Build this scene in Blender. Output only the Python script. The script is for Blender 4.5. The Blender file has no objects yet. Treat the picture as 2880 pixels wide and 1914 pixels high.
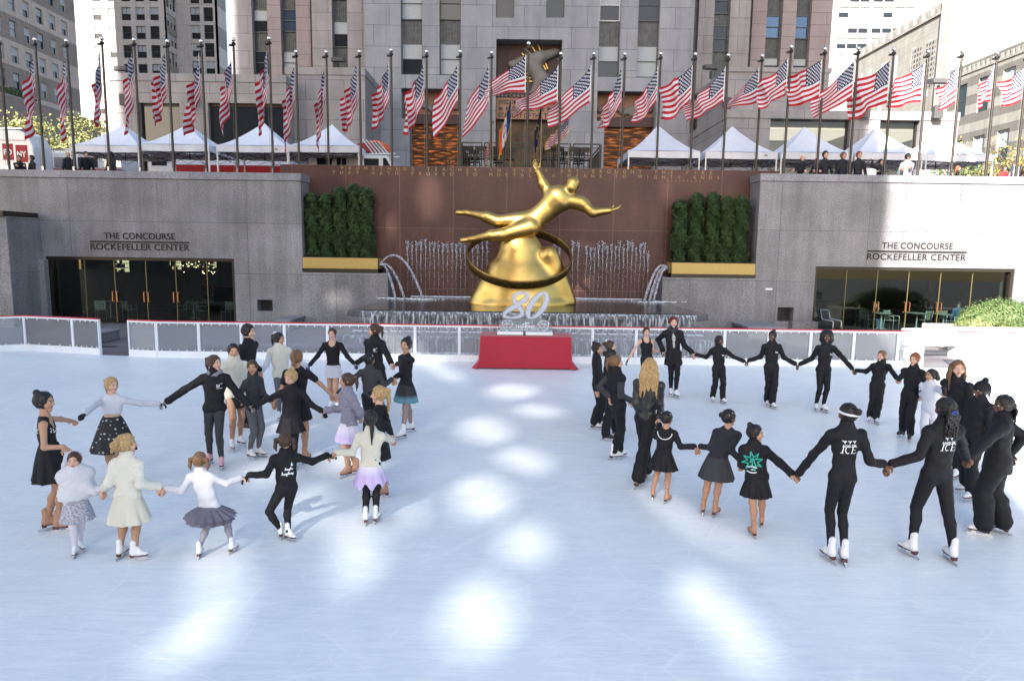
import bpy, math, random
import numpy as np
from mathutils import Vector, Matrix
from mathutils.bvhtree import BVHTree
R = math.radians
sc = bpy.context.scene
C = sc.collection
rnd = random.Random(7)
# ---------------------------------------------------------------- camera, sky, sun, exposure
F = 1952.0; CX = 1440.0; CY = 957.0            # photograph pixels (2880 wide)
CAM = np.array([0.0, 0.0, 3.25])
_p = R(7.55); _r = 0.0135
FW = np.array([0, math.cos(_p), -math.sin(_p)]); _rt = np.array([1.0, 0, 0]); _up = np.cross(_rt, FW)
RT = _rt*math.cos(_r)+_up*math.sin(_r); UP = _up*math.cos(_r)-_rt*math.sin(_r)
cam_d = bpy.data.cameras.new("camera"); cam = bpy.data.objects.new("camera", cam_d); C.objects.link(cam)
cam_d.sensor_width = 36; cam_d.lens = 36*F/2880; cam_d.clip_end = 2000; cam_d.clip_start = 0.05
cam.matrix_world = Matrix(((RT[0], UP[0], -FW[0], CAM[0]), (RT[1], UP[1], -FW[1], CAM[1]), (RT[2], UP[2], -FW[2], CAM[2]), (0, 0, 0, 1)))
sc.camera = cam
SUN_EL = R(30); SAZ = math.atan2(0.386, 0.922)  # direction the light travels: mostly +Y, a little +X
sun_d = bpy.data.lights.new("sun", 'SUN'); sun = bpy.data.objects.new("sun", sun_d); C.objects.link(sun)
sun_d.energy = 5.0; sun_d.angle = R(0.34); sun_d.color = (1.0, 0.965, 0.90)
SDIR = Vector((math.sin(SAZ)*math.cos(SUN_EL), math.cos(SAZ)*math.cos(SUN_EL), -math.sin(SUN_EL)))
sun.rotation_euler = SDIR.to_track_quat('-Z', 'Y').to_euler()
world = bpy.data.worlds.new("World"); sc.world = world; world.use_nodes = True
wn = world.node_tree
sky = wn.nodes.new("ShaderNodeTexSky"); sky.sky_type = 'NISHITA'; sky.sun_disc = False
sky.sun_elevation = SUN_EL; sky.sun_rotation = SAZ+math.pi
sky.air_density = 1.0; sky.dust_density = 1.4
bg = wn.nodes["Background"]; bg.inputs[1].default_value = 0.105
wb = wn.nodes.new("ShaderNodeMix"); wb.data_type = 'RGBA'; wb.blend_type = 'MULTIPLY'; wb.inputs[0].default_value = 1; wb.inputs[7].default_value = (1.10, 1.03, .93, 1)
wn.links.new(sky.outputs[0], wb.inputs[6]); wn.links.new(wb.outputs[2], bg.inputs[0])
sc.view_settings.view_transform = 'Standard'; sc.view_settings.look = 'None'
sc.view_settings.exposure = 1.86; sc.view_settings.gamma = 1.0
sc.cycles.max_bounces = 7; sc.cycles.transparent_max_bounces = 12; sc.cycles.caustics_reflective = False; sc.cycles.caustics_refractive = False

def ray(u, v): return FW+RT*(u-CX)/F-UP*(v-CY)/F
def gz(u, v, z=0.0):
    d = ray(u, v); return CAM+d*(z-CAM[2])/d[2]
def gy(u, v, y):
    d = ray(u, v); return CAM+d*(y-CAM[1])/d[1]
def gx(u, v, x):
    d = ray(u, v); return CAM+d*(x-CAM[0])/d[0]
def PX(u, y, v=700): return gy(u, v, y)[0]
def PZ(u, v, y): return gy(u, v, y)[2]
# ---------------------------------------------------------------- tags
def tag(o, label=None, cat=None, group=None, kind=None):
    if label: o['label'] = label
    if cat: o['category'] = cat
    if group: o['group'] = group
    if kind: o['kind'] = kind
    return o
def empty(name, loc=(0, 0, 0), rz=0, label=None, cat=None, group=None):
    o = bpy.data.objects.new(name, None); o.empty_display_size = .2; C.objects.link(o)
    o.location = loc; o.rotation_euler = (0, 0, rz); tag(o, label, cat, group); return o
def copy_tree(o, parent=None):
    c = o.copy(); C.objects.link(c); c.parent = parent
    for ch in KIDS.get(o.name, []): copy_tree(ch, c)
    return c
KIDS = {}
def link(name, me, parent=None, loc=None):
    o = bpy.data.objects.new(name, me); C.objects.link(o)
    if parent is not None:
        o.parent = parent; KIDS.setdefault(parent.name, []).append(o)
    if loc is not None: o.location = loc
    return o
# ---------------------------------------------------------------- materials
M = {}
def mat(name, col, rough=.6, metal=0, var=0.0, vscale=8, bump=0.0, bscale=60, spec=.5, em=None, emstr=1, col2=None, sheen=0, coat=0):
    m = bpy.data.materials.new(name); m.use_nodes = True; nt = m.node_tree; b = nt.nodes["Principled BSDF"]
    b.inputs["Base Color"].default_value = (*col, 1); b.inputs["Roughness"].default_value = rough
    b.inputs["Metallic"].default_value = metal; b.inputs["Specular IOR Level"].default_value = spec
    if sheen: b.inputs["Sheen Weight"].default_value = sheen
    if coat: b.inputs["Coat Weight"].default_value = coat
    if em: b.inputs["Emission Color"].default_value = (*em, 1); b.inputs["Emission Strength"].default_value = emstr
    if var or bump:
        tc = nt.nodes.new("ShaderNodeTexCoord")
    if var:
        n = nt.nodes.new("ShaderNodeTexNoise"); n.inputs["Scale"].default_value = vscale; n.inputs["Detail"].default_value = 5
        nt.links.new(tc.outputs["Object"], n.inputs["Vector"])
        r = nt.nodes.new("ShaderNodeValToRGB"); r.color_ramp.elements[0].position = .3; r.color_ramp.elements[1].position = .7
        c2 = col2 if col2 else tuple(min(1, c*(1+var)) for c in col); c1 = col if col2 else tuple(c*(1-var) for c in col)
        r.color_ramp.elements[0].color = (*c1, 1); r.color_ramp.elements[1].color = (*c2, 1)
        nt.links.new(n.outputs[0], r.inputs[0]); nt.links.new(r.outputs[0], b.inputs["Base Color"])
    if bump:
        n2 = nt.nodes.new("ShaderNodeTexNoise"); n2.inputs["Scale"].default_value = bscale; n2.inputs["Detail"].default_value = 4
        nt.links.new(tc.outputs["Object"], n2.inputs["Vector"])
        bp = nt.nodes.new("ShaderNodeBump"); bp.inputs["Strength"].default_value = bump; bp.inputs["Distance"].default_value = .02
        nt.links.new(n2.outputs[0], bp.inputs["Height"]); nt.links.new(bp.outputs[0], b.inputs["Normal"])
    M[name] = m; return m
def nodes(m): return m.node_tree, m.node_tree.nodes["Principled BSDF"]
def xz_vec(nt, axes='xz', off=(0, 0)):
    tc = nt.nodes.new("ShaderNodeTexCoord"); s = nt.nodes.new("ShaderNodeSeparateXYZ"); c = nt.nodes.new("ShaderNodeCombineXYZ")
    nt.links.new(tc.outputs["Object"], s.inputs[0])
    nt.links.new(s.outputs['xyz'.index(axes[0])], c.inputs[0]); nt.links.new(s.outputs['xyz'.index(axes[1])], c.inputs[1])
    mp = nt.nodes.new("ShaderNodeMapping"); mp.inputs[1].default_value = (off[0], off[1], 0)
    nt.links.new(c.outputs[0], mp.inputs[0]); return mp.outputs[0]
def stone(name, c1, c2, bw, bh, axes='xz', joint=.012, jcol=None, rough=.75, offset=.5, off=(0, 0), speck=0.0, stain=.25, spec=.3):
    """block masonry with joints, tone differences from block to block, speckles and weathering"""
    m = mat(name, c1, rough, spec=spec); nt, b = nodes(m); L = nt.links
    v = xz_vec(nt, axes, off)
    br = nt.nodes.new("ShaderNodeTexBrick"); br.offset = offset; br.inputs["Scale"].default_value = 1
    br.inputs["Brick Width"].default_value = bw; br.inputs["Row Height"].default_value = bh
    br.inputs["Mortar Size"].default_value = joint; br.inputs["Mortar Smooth"].default_value = .2; br.inputs["Bias"].default_value = 0
    br.inputs["Color1"].default_value = (*c1, 1); br.inputs["Color2"].default_value = (*c2, 1)
    br.inputs["Mortar"].default_value = (*(jcol or tuple(x*.55 for x in c1)), 1)
    L.new(v, br.inputs["Vector"])
    tc = nt.nodes.new("ShaderNodeTexCoord")
    n = nt.nodes.new("ShaderNodeTexNoise"); n.inputs["Scale"].default_value = .55; n.inputs["Detail"].default_value = 8; n.inputs["Roughness"].default_value = .65
    L.new(tc.outputs["Object"], n.inputs["Vector"])
    mr = nt.nodes.new("ShaderNodeMapRange"); mr.inputs[1].default_value = .3; mr.inputs[2].default_value = .7; mr.inputs[3].default_value = 1-stain; mr.inputs[4].default_value = 1+stain*.6
    L.new(n.outputs[0], mr.inputs[0])
    mx = nt.nodes.new("ShaderNodeMix"); mx.data_type = 'RGBA'; mx.blend_type = 'MULTIPLY'; mx.inputs[0].default_value = 1
    L.new(br.outputs[0], mx.inputs[6]); L.new(mr.outputs[0], mx.inputs[7]); out = mx.outputs[2]
    if axes != 'xy':   # rain streaks
        mp = nt.nodes.new("ShaderNodeMapping"); mp.inputs["Scale"].default_value = (1.6, 1.6, .10); L.new(tc.outputs["Object"], mp.inputs[0])
        ns = nt.nodes.new("ShaderNodeTexNoise"); ns.inputs["Scale"].default_value = 1; ns.inputs["Detail"].default_value = 6; ns.inputs["Roughness"].default_value = .7; L.new(mp.outputs[0], ns.inputs[0])
        ms = nt.nodes.new("ShaderNodeMapRange"); ms.inputs[1].default_value = .35; ms.inputs[2].default_value = .62; ms.inputs[3].default_value = 1-stain*.75; ms.inputs[4].default_value = 1.06; L.new(ns.outputs[0], ms.inputs[0])
        m4 = nt.nodes.new("ShaderNodeMix"); m4.data_type = 'RGBA'; m4.blend_type = 'MULTIPLY'; m4.inputs[0].default_value = 1; L.new(out, m4.inputs[6]); L.new(ms.outputs[0], m4.inputs[7]); out = m4.outputs[2]
    if speck:
        vo = nt.nodes.new("ShaderNodeTexNoise"); vo.inputs["Scale"].default_value = 26; vo.inputs["Detail"].default_value = 3
        L.new(tc.outputs["Object"], vo.inputs["Vector"])
        rp = nt.nodes.new("ShaderNodeValToRGB"); rp.color_ramp.elements[0].position = .35; rp.color_ramp.elements[1].position = .74
        rp.color_ramp.elements[0].color = (1-speck, 1-speck, 1-speck, 1); rp.color_ramp.elements[1].color = (1+speck*2.2, 1+speck*2.2, 1+speck*2.1, 1)
        L.new(vo.outputs[0], rp.inputs[0])
        m2 = nt.nodes.new("ShaderNodeMix"); m2.data_type = 'RGBA'; m2.blend_type = 'MULTIPLY'; m2.inputs[0].default_value = 1
        L.new(out, m2.inputs[6]); L.new(rp.outputs[0], m2.inputs[7]); out = m2.outputs[2]
    L.new(out, b.inputs["Base Color"])
    bp = nt.nodes.new("ShaderNodeBump"); bp.inputs["Strength"].default_value = .35; bp.inputs["Distance"].default_value = .03; bp.invert = True
    L.new(br.outputs[1], bp.inputs["Height"]); L.new(bp.outputs[0], b.inputs["Normal"])
    return m
def glass(name, tint=(1, 1, 1), refl=1.0, rough=.02, keep=1.0, ior=1.5, milk=0):
    m = bpy.data.materials.new(name); m.use_nodes = True; nt = m.node_tree; nt.nodes.clear()
    o = nt.nodes.new("ShaderNodeOutputMaterial"); t = nt.nodes.new("ShaderNodeBsdfTransparent"); g = nt.nodes.new("ShaderNodeBsdfGlossy")
    t.inputs[0].default_value = (*(c*keep for c in tint), 1); g.inputs["Roughness"].default_value = rough; g.inputs[0].default_value = (refl, refl, refl, 1)
    f = nt.nodes.new("ShaderNodeFresnel"); f.inputs[0].default_value = ior; mx = nt.nodes.new("ShaderNodeMixShader")
    nt.links.new(f.outputs[0], mx.inputs[0]); nt.links.new(t.outputs[0], mx.inputs[1]); nt.links.new(g.outputs[0], mx.inputs[2]); out = mx.outputs[0]
    if milk:
        d = nt.nodes.new("ShaderNodeBsdfDiffuse"); d.inputs[0].default_value = (.75, .78, .84, 1); m3 = nt.nodes.new("ShaderNodeMixShader"); m3.inputs[0].default_value = milk
        nt.links.new(out, m3.inputs[1]); nt.links.new(d.outputs[0], m3.inputs[2]); out = m3.outputs[0]
    nt.links.new(out, o.inputs[0])
    M[name] = m; return m
# ---------------------------------------------------------------- mesh builder
class MB:
    def __init__(s): s.v = []; s.f = []; s.m = []
    def add(s, vs, fs, mi=0):
        n = len(s.v); s.v += [tuple(map(float, p)) for p in vs]; s.f += [tuple(i+n for i in f) for f in fs]; s.m += [mi]*len(fs); return s
    def box(s, x0, x1, y0, y1, z0, z1, mi=0):
        return s.add([(x0, y0, z0), (x1, y0, z0), (x1, y1, z0), (x0, y1, z0), (x0, y0, z1), (x1, y0, z1), (x1, y1, z1), (x0, y1, z1)],
                     [(0, 3, 2, 1), (4, 5, 6, 7), (0, 1, 5, 4), (1, 2, 6, 5), (2, 3, 7, 6), (3, 0, 4, 7)], mi)
    def bar(s, a, b, w, h=None, mi=0):
        a = Vector(a); b = Vector(b); d = (b-a).normalized(); h = h or w
        u = d.cross(Vector((0, 0, 1))); u = Vector((1, 0, 0)) if u.length < 1e-3 else u.normalized(); t = u.cross(d)
        vs = [p+u*sx*w/2+t*sy*h/2 for p in (a, b) for sx, sy in ((-1, -1), (1, -1), (1, 1), (-1, 1))]
        return s.add(vs, [(0, 1, 2, 3), (7, 6, 5, 4), (0, 4, 5, 1), (1, 5, 6, 2), (2, 6, 7, 3), (3, 7, 4, 0)], mi)
    def tube(s, pts, rad, n=8, mi=0, cap=True):
        pts = [Vector(p) for p in pts]; rad = rad if isinstance(rad, (list, tuple)) else [rad]*len(pts)
        vs = []; prev = None
        for i, p in enumerate(pts):
            d = (pts[min(i+1, len(pts)-1)]-pts[max(i-1, 0)]).normalized()
            u = d.cross(prev if prev is not None else Vector((0.013, 1, 0.02)))
            if u.length < 1e-3: u = d.cross(Vector((1, 0.1, 0)))
            u.normalize(); t = u.cross(d); prev = t if prev is None else (t*1.0)
            prev = t
            for k in range(n):
                a = 2*math.pi*k/n; vs.append(p+(u*math.cos(a)+t*math.sin(a))*rad[i])
            prev = -t if False else t
            prev = (t).copy()
            prev = d.cross(u)*-1
        fs = []
        for i in range(len(pts)-1):
            for k in range(n):
                fs.append((i*n+k, i*n+(k+1) % n, (i+1)*n+(k+1) % n, (i+1)*n+k))
        if cap: fs += [tuple(range(n-1, -1, -1)), tuple(range((len(pts)-1)*n, len(pts)*n))]
        return s.add(vs, fs, mi)
    def lathe(s, prof, c=(0, 0, 0), n=16, mi=0, sx=1, sy=1):
        vs = []; fs = []
        for r, z in prof:
            for k in range(n):
                a = 2*math.pi*k/n; vs.append((c[0]+r*sx*math.cos(a), c[1]+r*sy*math.sin(a), c[2]+z))
        for i in range(len(prof)-1):
            for k in range(n): fs.append((i*n+k, i*n+(k+1) % n, (i+1)*n+(k+1) % n, (i+1)*n+k))
        fs += [tuple(range(n-1, -1, -1)), tuple(range((len(prof)-1)*n, len(prof)*n))]
        return s.add(vs, fs, mi)
    def ball(s, c, r, n=10, mi=0, sc3=(1, 1, 1)):
        prof = [(max(1e-4, math.sin(math.pi*i/n)), -math.cos(math.pi*i/n)) for i in range(n+1)]
        vs = []; fs = []; k2 = n*2
        for a, z in prof:
            for k in range(k2): vs.append((c[0]+r*sc3[0]*a*math.cos(2*math.pi*k/k2), c[1]+r*sc3[1]*a*math.sin(2*math.pi*k/k2), c[2]+r*sc3[2]*z))
        for i in range(n):
            for k in range(k2): fs.append((i*k2+k, i*k2+(k+1) % k2, (i+1)*k2+(k+1) % k2, (i+1)*k2+k))
        return s.add(vs, fs, mi)
    def prism(s, poly, axis, a, b, mi=0):
        """polygon (2D) swept along axis x / y / z from a to b"""
        def P(p, t): return {'x': (t, p[0], p[1]), 'y': (p[0], t, p[1]), 'z': (p[0], p[1], t)}[axis]
        n = len(poly); vs = [P(p, a) for p in poly]+[P(p, b) for p in poly]
        fs = [tuple(range(n)), tuple(range(2*n-1, n-1, -1))]+[(i, i+n, (i+1) % n+n, (i+1) % n) for i in range(n)]
        return s.add(vs, fs, mi)
    def grid(s, fn, nu, nv, mi=0):
        vs = [fn(i/nu, j/nv) for j in range(nv+1) for i in range(nu+1)]
        return s.add(vs, [(j*(nu+1)+i, j*(nu+1)+i+1, (j+1)*(nu+1)+i+1, (j+1)*(nu+1)+i) for j in range(nv) for i in range(nu)], mi)
    def mesh(s, name, mats, smooth=False):
        me = bpy.data.meshes.new(name); me.from_pydata(s.v, [], s.f)
        for m in (mats if isinstance(mats, (list, tuple)) else [mats]): me.materials.append(M[m] if isinstance(m, str) else m)
        me.polygons.foreach_set('material_index', s.m)
        if smooth: me.polygons.foreach_set('use_smooth', [True]*len(s.f))
        me.update(); return me
    def build(s, name, mats, parent=None, smooth=False, loc=None, bevel=0, fix=False):
        me = s.mesh(name, mats, smooth)
        if fix:
            import bmesh
            bm = bmesh.new(); bm.from_mesh(me); bmesh.ops.recalc_face_normals(bm, faces=bm.faces); bm.to_mesh(me); bm.free()
        o = link(name, me, parent, loc)
        if bevel:
            md = o.modifiers.new("bevel", 'BEVEL'); md.width = bevel; md.segments = 2; md.limit_method = 'ANGLE'
        return o
def text_mesh(txt, size=1.0, depth=.01, align='CENTER', space=1.0, name='lettering', bold=0.0, shear=0.0):
    cu = bpy.data.curves.new('t', 'FONT'); cu.body = txt; cu.size = size; cu.extrude = depth; cu.align_x = align; cu.space_character = space; cu.offset = bold; cu.shear = shear
    o = bpy.data.objects.new('t', cu); C.objects.link(o); dg = bpy.context.evaluated_depsgraph_get()
    me = bpy.data.meshes.new_from_object(o.evaluated_get(dg)); bpy.data.objects.remove(o); bpy.data.curves.remove(cu)
    me.name = name; return me
def text_on_wall(name, txt, size, mname, loc, parent=None, width=None, depth=.01, space=1.0, bold=0, shear=0, rx=90, rz=0):
    me = text_mesh(txt, size, depth, 'CENTER', space, name, bold, shear); me.materials.clear(); me.materials.append(M[mname])
    xs = [v.co.x for v in me.vertices]
    if width: 
        s = width/(max(xs)-min(xs)); c = (max(xs)+min(xs))/2
        for v in me.vertices: v.co.x = (v.co.x-c)*s
    o = link(name, me, parent); o.location = loc; o.rotation_euler = (R(rx), 0, R(rz)); return o
# ---------------------------------------------------------------- palette
stone('granite', (.205, .20, .218), (.25, .244, .262), 3.6, 2.05, joint=.01, offset=0, speck=.28, stain=.3, off=(0, -.02), rough=.5)
stone('granite_trim', (.235, .233, .262), (.27, .265, .295), 2.6, 5, joint=.01, offset=0, speck=.2, stain=.2, rough=.5)
stone('red_granite', (.086, .036, .032), (.102, .044, .038), 2.25, 2.55, joint=.012, jcol=(.2, .12, .1), offset=0, speck=.15, stain=.3, rough=.42, off=(.3, 1.05))
stone('limestone', (.255, .262, .30), (.292, .30, .337), 2.35, 1.5, joint=.02, stain=.16)
stone('limestone_side', (.275, .268, .295), (.32, .31, .335), 2.35, 1.5, axes='yz', joint=.02, stain=.16)
stone('wing_stone', (.27, .255, .27), (.305, .29, .30), 2.6, 1.3, joint=.02, stain=.16)
stone('rosy_stone', (.27, .225, .235), (.29, .245, .25), 4.0, .9, joint=.02, stain=.1)
stone('brown_stone', (.45, .37, .335), (.49, .41, .37), 3.3, 3.65, axes='yz', joint=.03, stain=.15)
stone('tower_stone', (.47, .425, .41), (.51, .46, .44), 3.0, 4.1, joint=.03, stain=.12)
stone('tower_stone_side', (.47, .425, .41), (.51, .46, .44), 3.0, 4.1, axes='yz', joint=.03, stain=.12)
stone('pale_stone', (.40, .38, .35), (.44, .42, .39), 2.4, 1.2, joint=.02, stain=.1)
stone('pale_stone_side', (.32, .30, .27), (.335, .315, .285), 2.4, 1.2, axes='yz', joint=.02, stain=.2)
mat('dark_tower', (.05, .04, .045), .5, var=.2, vscale=.5)
stone('paving', (.17, .155, .165), (.19, .175, .185), 1.2, 1.2, axes='xy', joint=.008, stain=.3, speck=.15, rough=.55)
mat('asphalt', (.06, .06, .062), .9, var=.2)
mat('white_plastic', (.78, .80, .84), .35, var=.05, vscale=2)
mat('white_metal', (.75, .76, .78), .35)
mat('red_cap', (.55, .025, .05), .35)
glass('rink_glass', (.93, .95, .98), .7, .08, .95, milk=.16)
glass('window_glass', (.80, .88, .84), .8, .01, .85)
mat('dark_glass', (.015, .018, .022), .08, spec=.5)
mat('sky_glass', (.10, .14, .2), .03, metal=.7)
mat('blind', (.36, .39, .43), .8, var=.06)
mat('window_frame', (.06, .075, .085), .45)
mat('white_frame', (.6, .6, .6), .5)
mat('spandrel', (.07, .07, .08), .45, metal=.3, var=.5, vscale=3)
mat('bronze', (.04, .033, .026), .4, metal=.5)
mat('brass', (.26, .22, .10), .45, metal=.8)
mat('copper', (.6, .28, .14), .35, metal=1)
mat('black', (.012, .012, .014), .5)
mat('black_metal', (.015, .014, .014), .35, metal=.4)
mat('pole_metal', (.055, .045, .038), .35, metal=.6)
mat('silver', (.75, .72, .66), .2, metal=1)
mat('steel', (.6, .62, .65), .25, metal=1)
mat('gold', (.55, .37, .12), .36, metal=1, var=.12, vscale=2.5, bump=.15, bscale=4)
mat('gold_dark', (.30, .19, .06), .38, metal=1, var=.3, vscale=6, bump=.3, bscale=8)
mat('sign_red', (.36, .008, .018), .6)
mat('gilt_letter', (.34, .22, .09), .5, metal=.2)
mat('planter_gold', (.46, .32, .10), .4, metal=.15, var=.05)
mat('white_canvas', (.74, .76, .84), .7, var=.04, vscale=3, bump=.15, bscale=3)
mat('white', (.8, .8, .8), .5)
mat('red_paint', (.45, .02, .02), .3)
mat('orange_hose', (.85, .12, .03), .4)
mat('soil', (.05, .035, .025), .9)
mat('table_cloth', (.36, .010, .03), .75, var=.08, vscale=3, bump=.2, bscale=4, sheen=.2)
mat('ice_block', (.80, .86, .92), .12, spec=.7, bump=.3, bscale=12)
mat('spray_drop', (.42, .43, .52), .4)
mat('snow_fill', (.86, .9, .97), .6)
mat('rubber', (.03, .03, .03), .8)
# ---------------------------------------------------------------- organic surfaces: smooth union of tapered limbs, meshed
EDGES = [((0,0,0),(1,0,0)),((0,1,0),(1,1,0)),((0,0,1),(1,0,1)),((0,1,1),(1,1,1)),((0,0,0),(0,1,0)),((1,0,0),(1,1,0)),((0,0,1),(0,1,1)),((1,0,1),(1,1,1)),((0,0,0),(0,0,1)),((1,0,0),(1,0,1)),((0,1,0),(0,1,1)),((1,1,0),(1,1,1))]
def prim_d(P, q):
    """q = (a, b, ra, rb, flatdir or None, flat factor, tag)"""
    a, b, ra, rb, fd, fs = q[:6]
    a = np.asarray(a, float); b = np.asarray(b, float)
    if fd is not None:
        fd = np.asarray(fd, float); c = (a+b)/2
        P = P+fd*(((P-c)@fd)*(1/fs-1))[..., None]
        a = a+fd*((a-c)@fd)*(1/fs-1); b = b+fd*((b-c)@fd)*(1/fs-1)
    ab = b-a; l2 = ab@ab
    if l2 < 1e-10: return (np.linalg.norm(P-a, axis=-1)-ra)*(min(1, fs) if fd is not None else 1)
    t = np.clip(((P-a)@ab)/l2, 0, 1)
    d = np.linalg.norm(P-(a+t[..., None]*ab), axis=-1)-(ra+t*(rb-ra))
    return d*(min(1, fs) if fd is not None else 1)
def cone(a, b, ra, rb=None, fd=None, fs=1.0, tg=0): return (a, b, ra, ra if rb is None else rb, fd, fs, tg)
def sdf_mesh(groups, vox, k=.02, noise=0, nfreq=30, seed=0):
    """groups: list of prim lists [(op, prims)], op 'add' or 'cut'; returns verts, quads, tags"""
    allp = [q for op, g in groups if op == 'add' for q in g]
    lo = np.min([np.minimum(q[0], q[1])-max(q[2], q[3])*(1.0 if q[4] is None else max(1, q[5])) for q in allp], axis=0)-vox*3-k*.3-noise
    hi = np.max([np.maximum(q[0], q[1])+max(q[2], q[3])*(1.0 if q[4] is None else max(1, q[5])) for q in allp], axis=0)+vox*3+k*.3+noise
    n = np.ceil((hi-lo)/vox).astype(int)+1
    Fd = np.full(n, 1.0, np.float32)
    ax = [lo[i]+np.arange(n[i])*vox for i in range(3)]
    for op, g in groups:
        for q in g:
            r = max(q[2], q[3])*(1.0 if q[4] is None else max(1, q[5])); pad = k+vox*3+r
            l = np.minimum(q[0], q[1])-pad; h = np.maximum(q[0], q[1])+pad
            s = [slice(max(0, int((l[i]-lo[i])/vox)), min(n[i], int((h[i]-lo[i])/vox)+2)) for i in range(3)]
            if any(x.stop <= x.start for x in s): continue
            X, Y, Z = np.meshgrid(ax[0][s[0]], ax[1][s[1]], ax[2][s[2]], indexing='ij')
            d = prim_d(np.stack([X, Y, Z], -1), q).astype(np.float32); f = Fd[tuple(s)]
            if op == 'add':
                hh = np.maximum(k-np.abs(f-d), 0)/k; Fd[tuple(s)] = np.minimum(f, d)-hh*hh*k*.25
            else: Fd[tuple(s)] = np.maximum(f, -d)
    if noise:
        X, Y, Z = np.meshgrid(*ax, indexing='ij'); w = nfreq
        Fd += (noise*(np.sin(X*w+1.7*np.sin(Z*w*.53+seed)+seed)*np.sin(Z*w*1.1+1.3*np.sin(Y*w*.6))+.6*np.sin((X+Y)*w*1.9+seed)*np.sin(Z*w*2.1+1.1*seed))).astype(np.float32)
    Fd[0] = Fd[-1] = 1; Fd[:, 0] = Fd[:, -1] = 1; Fd[:, :, 0] = Fd[:, :, -1] = 1
    S = Fd < 0
    c = S[:-1, :-1, :-1].astype(np.int8)
    for dx, dy, dz in ((1,0,0),(0,1,0),(0,0,1),(1,1,0),(1,0,1),(0,1,1),(1,1,1)):
        c = c+S[dx:n[0]-1+dx, dy:n[1]-1+dy, dz:n[2]-1+dz]
    act = (c > 0) & (c < 8); I = np.argwhere(act); idx = np.full(act.shape, -1, np.int64); idx[act] = np.arange(len(I))
    acc = np.zeros((len(I), 3)); cnt = np.zeros(len(I))
    for e0, e1 in EDGES:
        f0 = Fd[I[:, 0]+e0[0], I[:, 1]+e0[1], I[:, 2]+e0[2]]; f1 = Fd[I[:, 0]+e1[0], I[:, 1]+e1[1], I[:, 2]+e1[2]]
        m = (f0 < 0) != (f1 < 0); t = np.where(m, f0/np.where(m, f0-f1, 1), 0)[:, None]
        p = np.array(e0)+t*(np.array(e1)-np.array(e0)); acc += np.where(m[:, None], p, 0); cnt += m
    V = lo+(I+acc/cnt[:, None])*vox
    Q = []
    for a in range(3):
        b_, c_ = (a+1) % 3, (a+2) % 3
        sl0 = [slice(None)]*3; sl1 = [slice(None)]*3; sl0[a] = slice(0, -1); sl1[a] = slice(1, None)
        A = S[tuple(sl0)]; B = S[tuple(sl1)]
        E = np.argwhere(A != B); E = E[(E[:, b_] > 0) & (E[:, c_] > 0) & (E[:, b_] < n[b_]-1) & (E[:, c_] < n[c_]-1)]
        fl = A[E[:, 0], E[:, 1], E[:, 2]]
        q = []
        for db, dc in ((1, 1), (0, 1), (0, 0), (1, 0)):
            J = E.copy(); J[:, b_] -= db; J[:, c_] -= dc; q.append(idx[J[:, 0], J[:, 1], J[:, 2]])
        q = np.stack(q, 1); q[~fl] = q[~fl][:, ::-1]; Q.append(q)
    Q = np.concatenate(Q); Q = Q[(Q >= 0).all(1)]
    cen = V[Q].mean(1); tags = np.zeros(len(Q), int); best = np.full(len(Q), 9.0)
    if len({q[6] for q in allp}) > 1:
        for q in allp:
            d = prim_d(cen, q); m = d < best; best[m] = d[m]; tags[m] = q[6]
    elif allp: tags[:] = allp[0][6]
    return V, Q, tags
def np_mesh(name, parts, mats, smooth=True):
    """parts: list of (V, Q, tags) joined in one mesh"""
    vs = []; qs = []; ts = []; off = 0
    for V, Q, t in parts: vs.append(V); qs.append(Q+off); ts.append(t); off += len(V)
    V = np.concatenate(vs); Q = np.concatenate(qs); T = np.concatenate(ts)
    me = bpy.data.meshes.new(name); me.vertices.add(len(V)); me.vertices.foreach_set('co', V.astype(np.float32).ravel())
    me.loops.add(len(Q)*4); me.loops.foreach_set('vertex_index', Q.astype(np.int32).ravel())
    me.polygons.add(len(Q)); me.polygons.foreach_set('loop_start', np.arange(0, len(Q)*4, 4, dtype=np.int32)); me.polygons.foreach_set('loop_total', np.full(len(Q), 4, np.int32))
    for m in mats: me.materials.append(M[m] if isinstance(m, str) else m)
    me.polygons.foreach_set('material_index', T.astype(np.int32)); me.polygons.foreach_set('use_smooth', [smooth]*len(Q))
    me.update(calc_edges=True); return me
def smooth_np(V, Q, it=1, w=.5):
    for _ in range(it):
        acc = np.zeros_like(V); cnt = np.zeros(len(V))
        for i in range(4):
            a = Q[:, i]; b = Q[:, (i+1) % 4]
            np.add.at(acc, a, V[b]); np.add.at(cnt, a, 1); np.add.at(acc, b, V[a]); np.add.at(cnt, b, 1)
        V = V*(1-w)+w*acc/np.maximum(cnt, 1)[:, None]
    return V
def nrm(v): v = np.asarray(v, float); return v/max(1e-9, np.linalg.norm(v))
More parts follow.
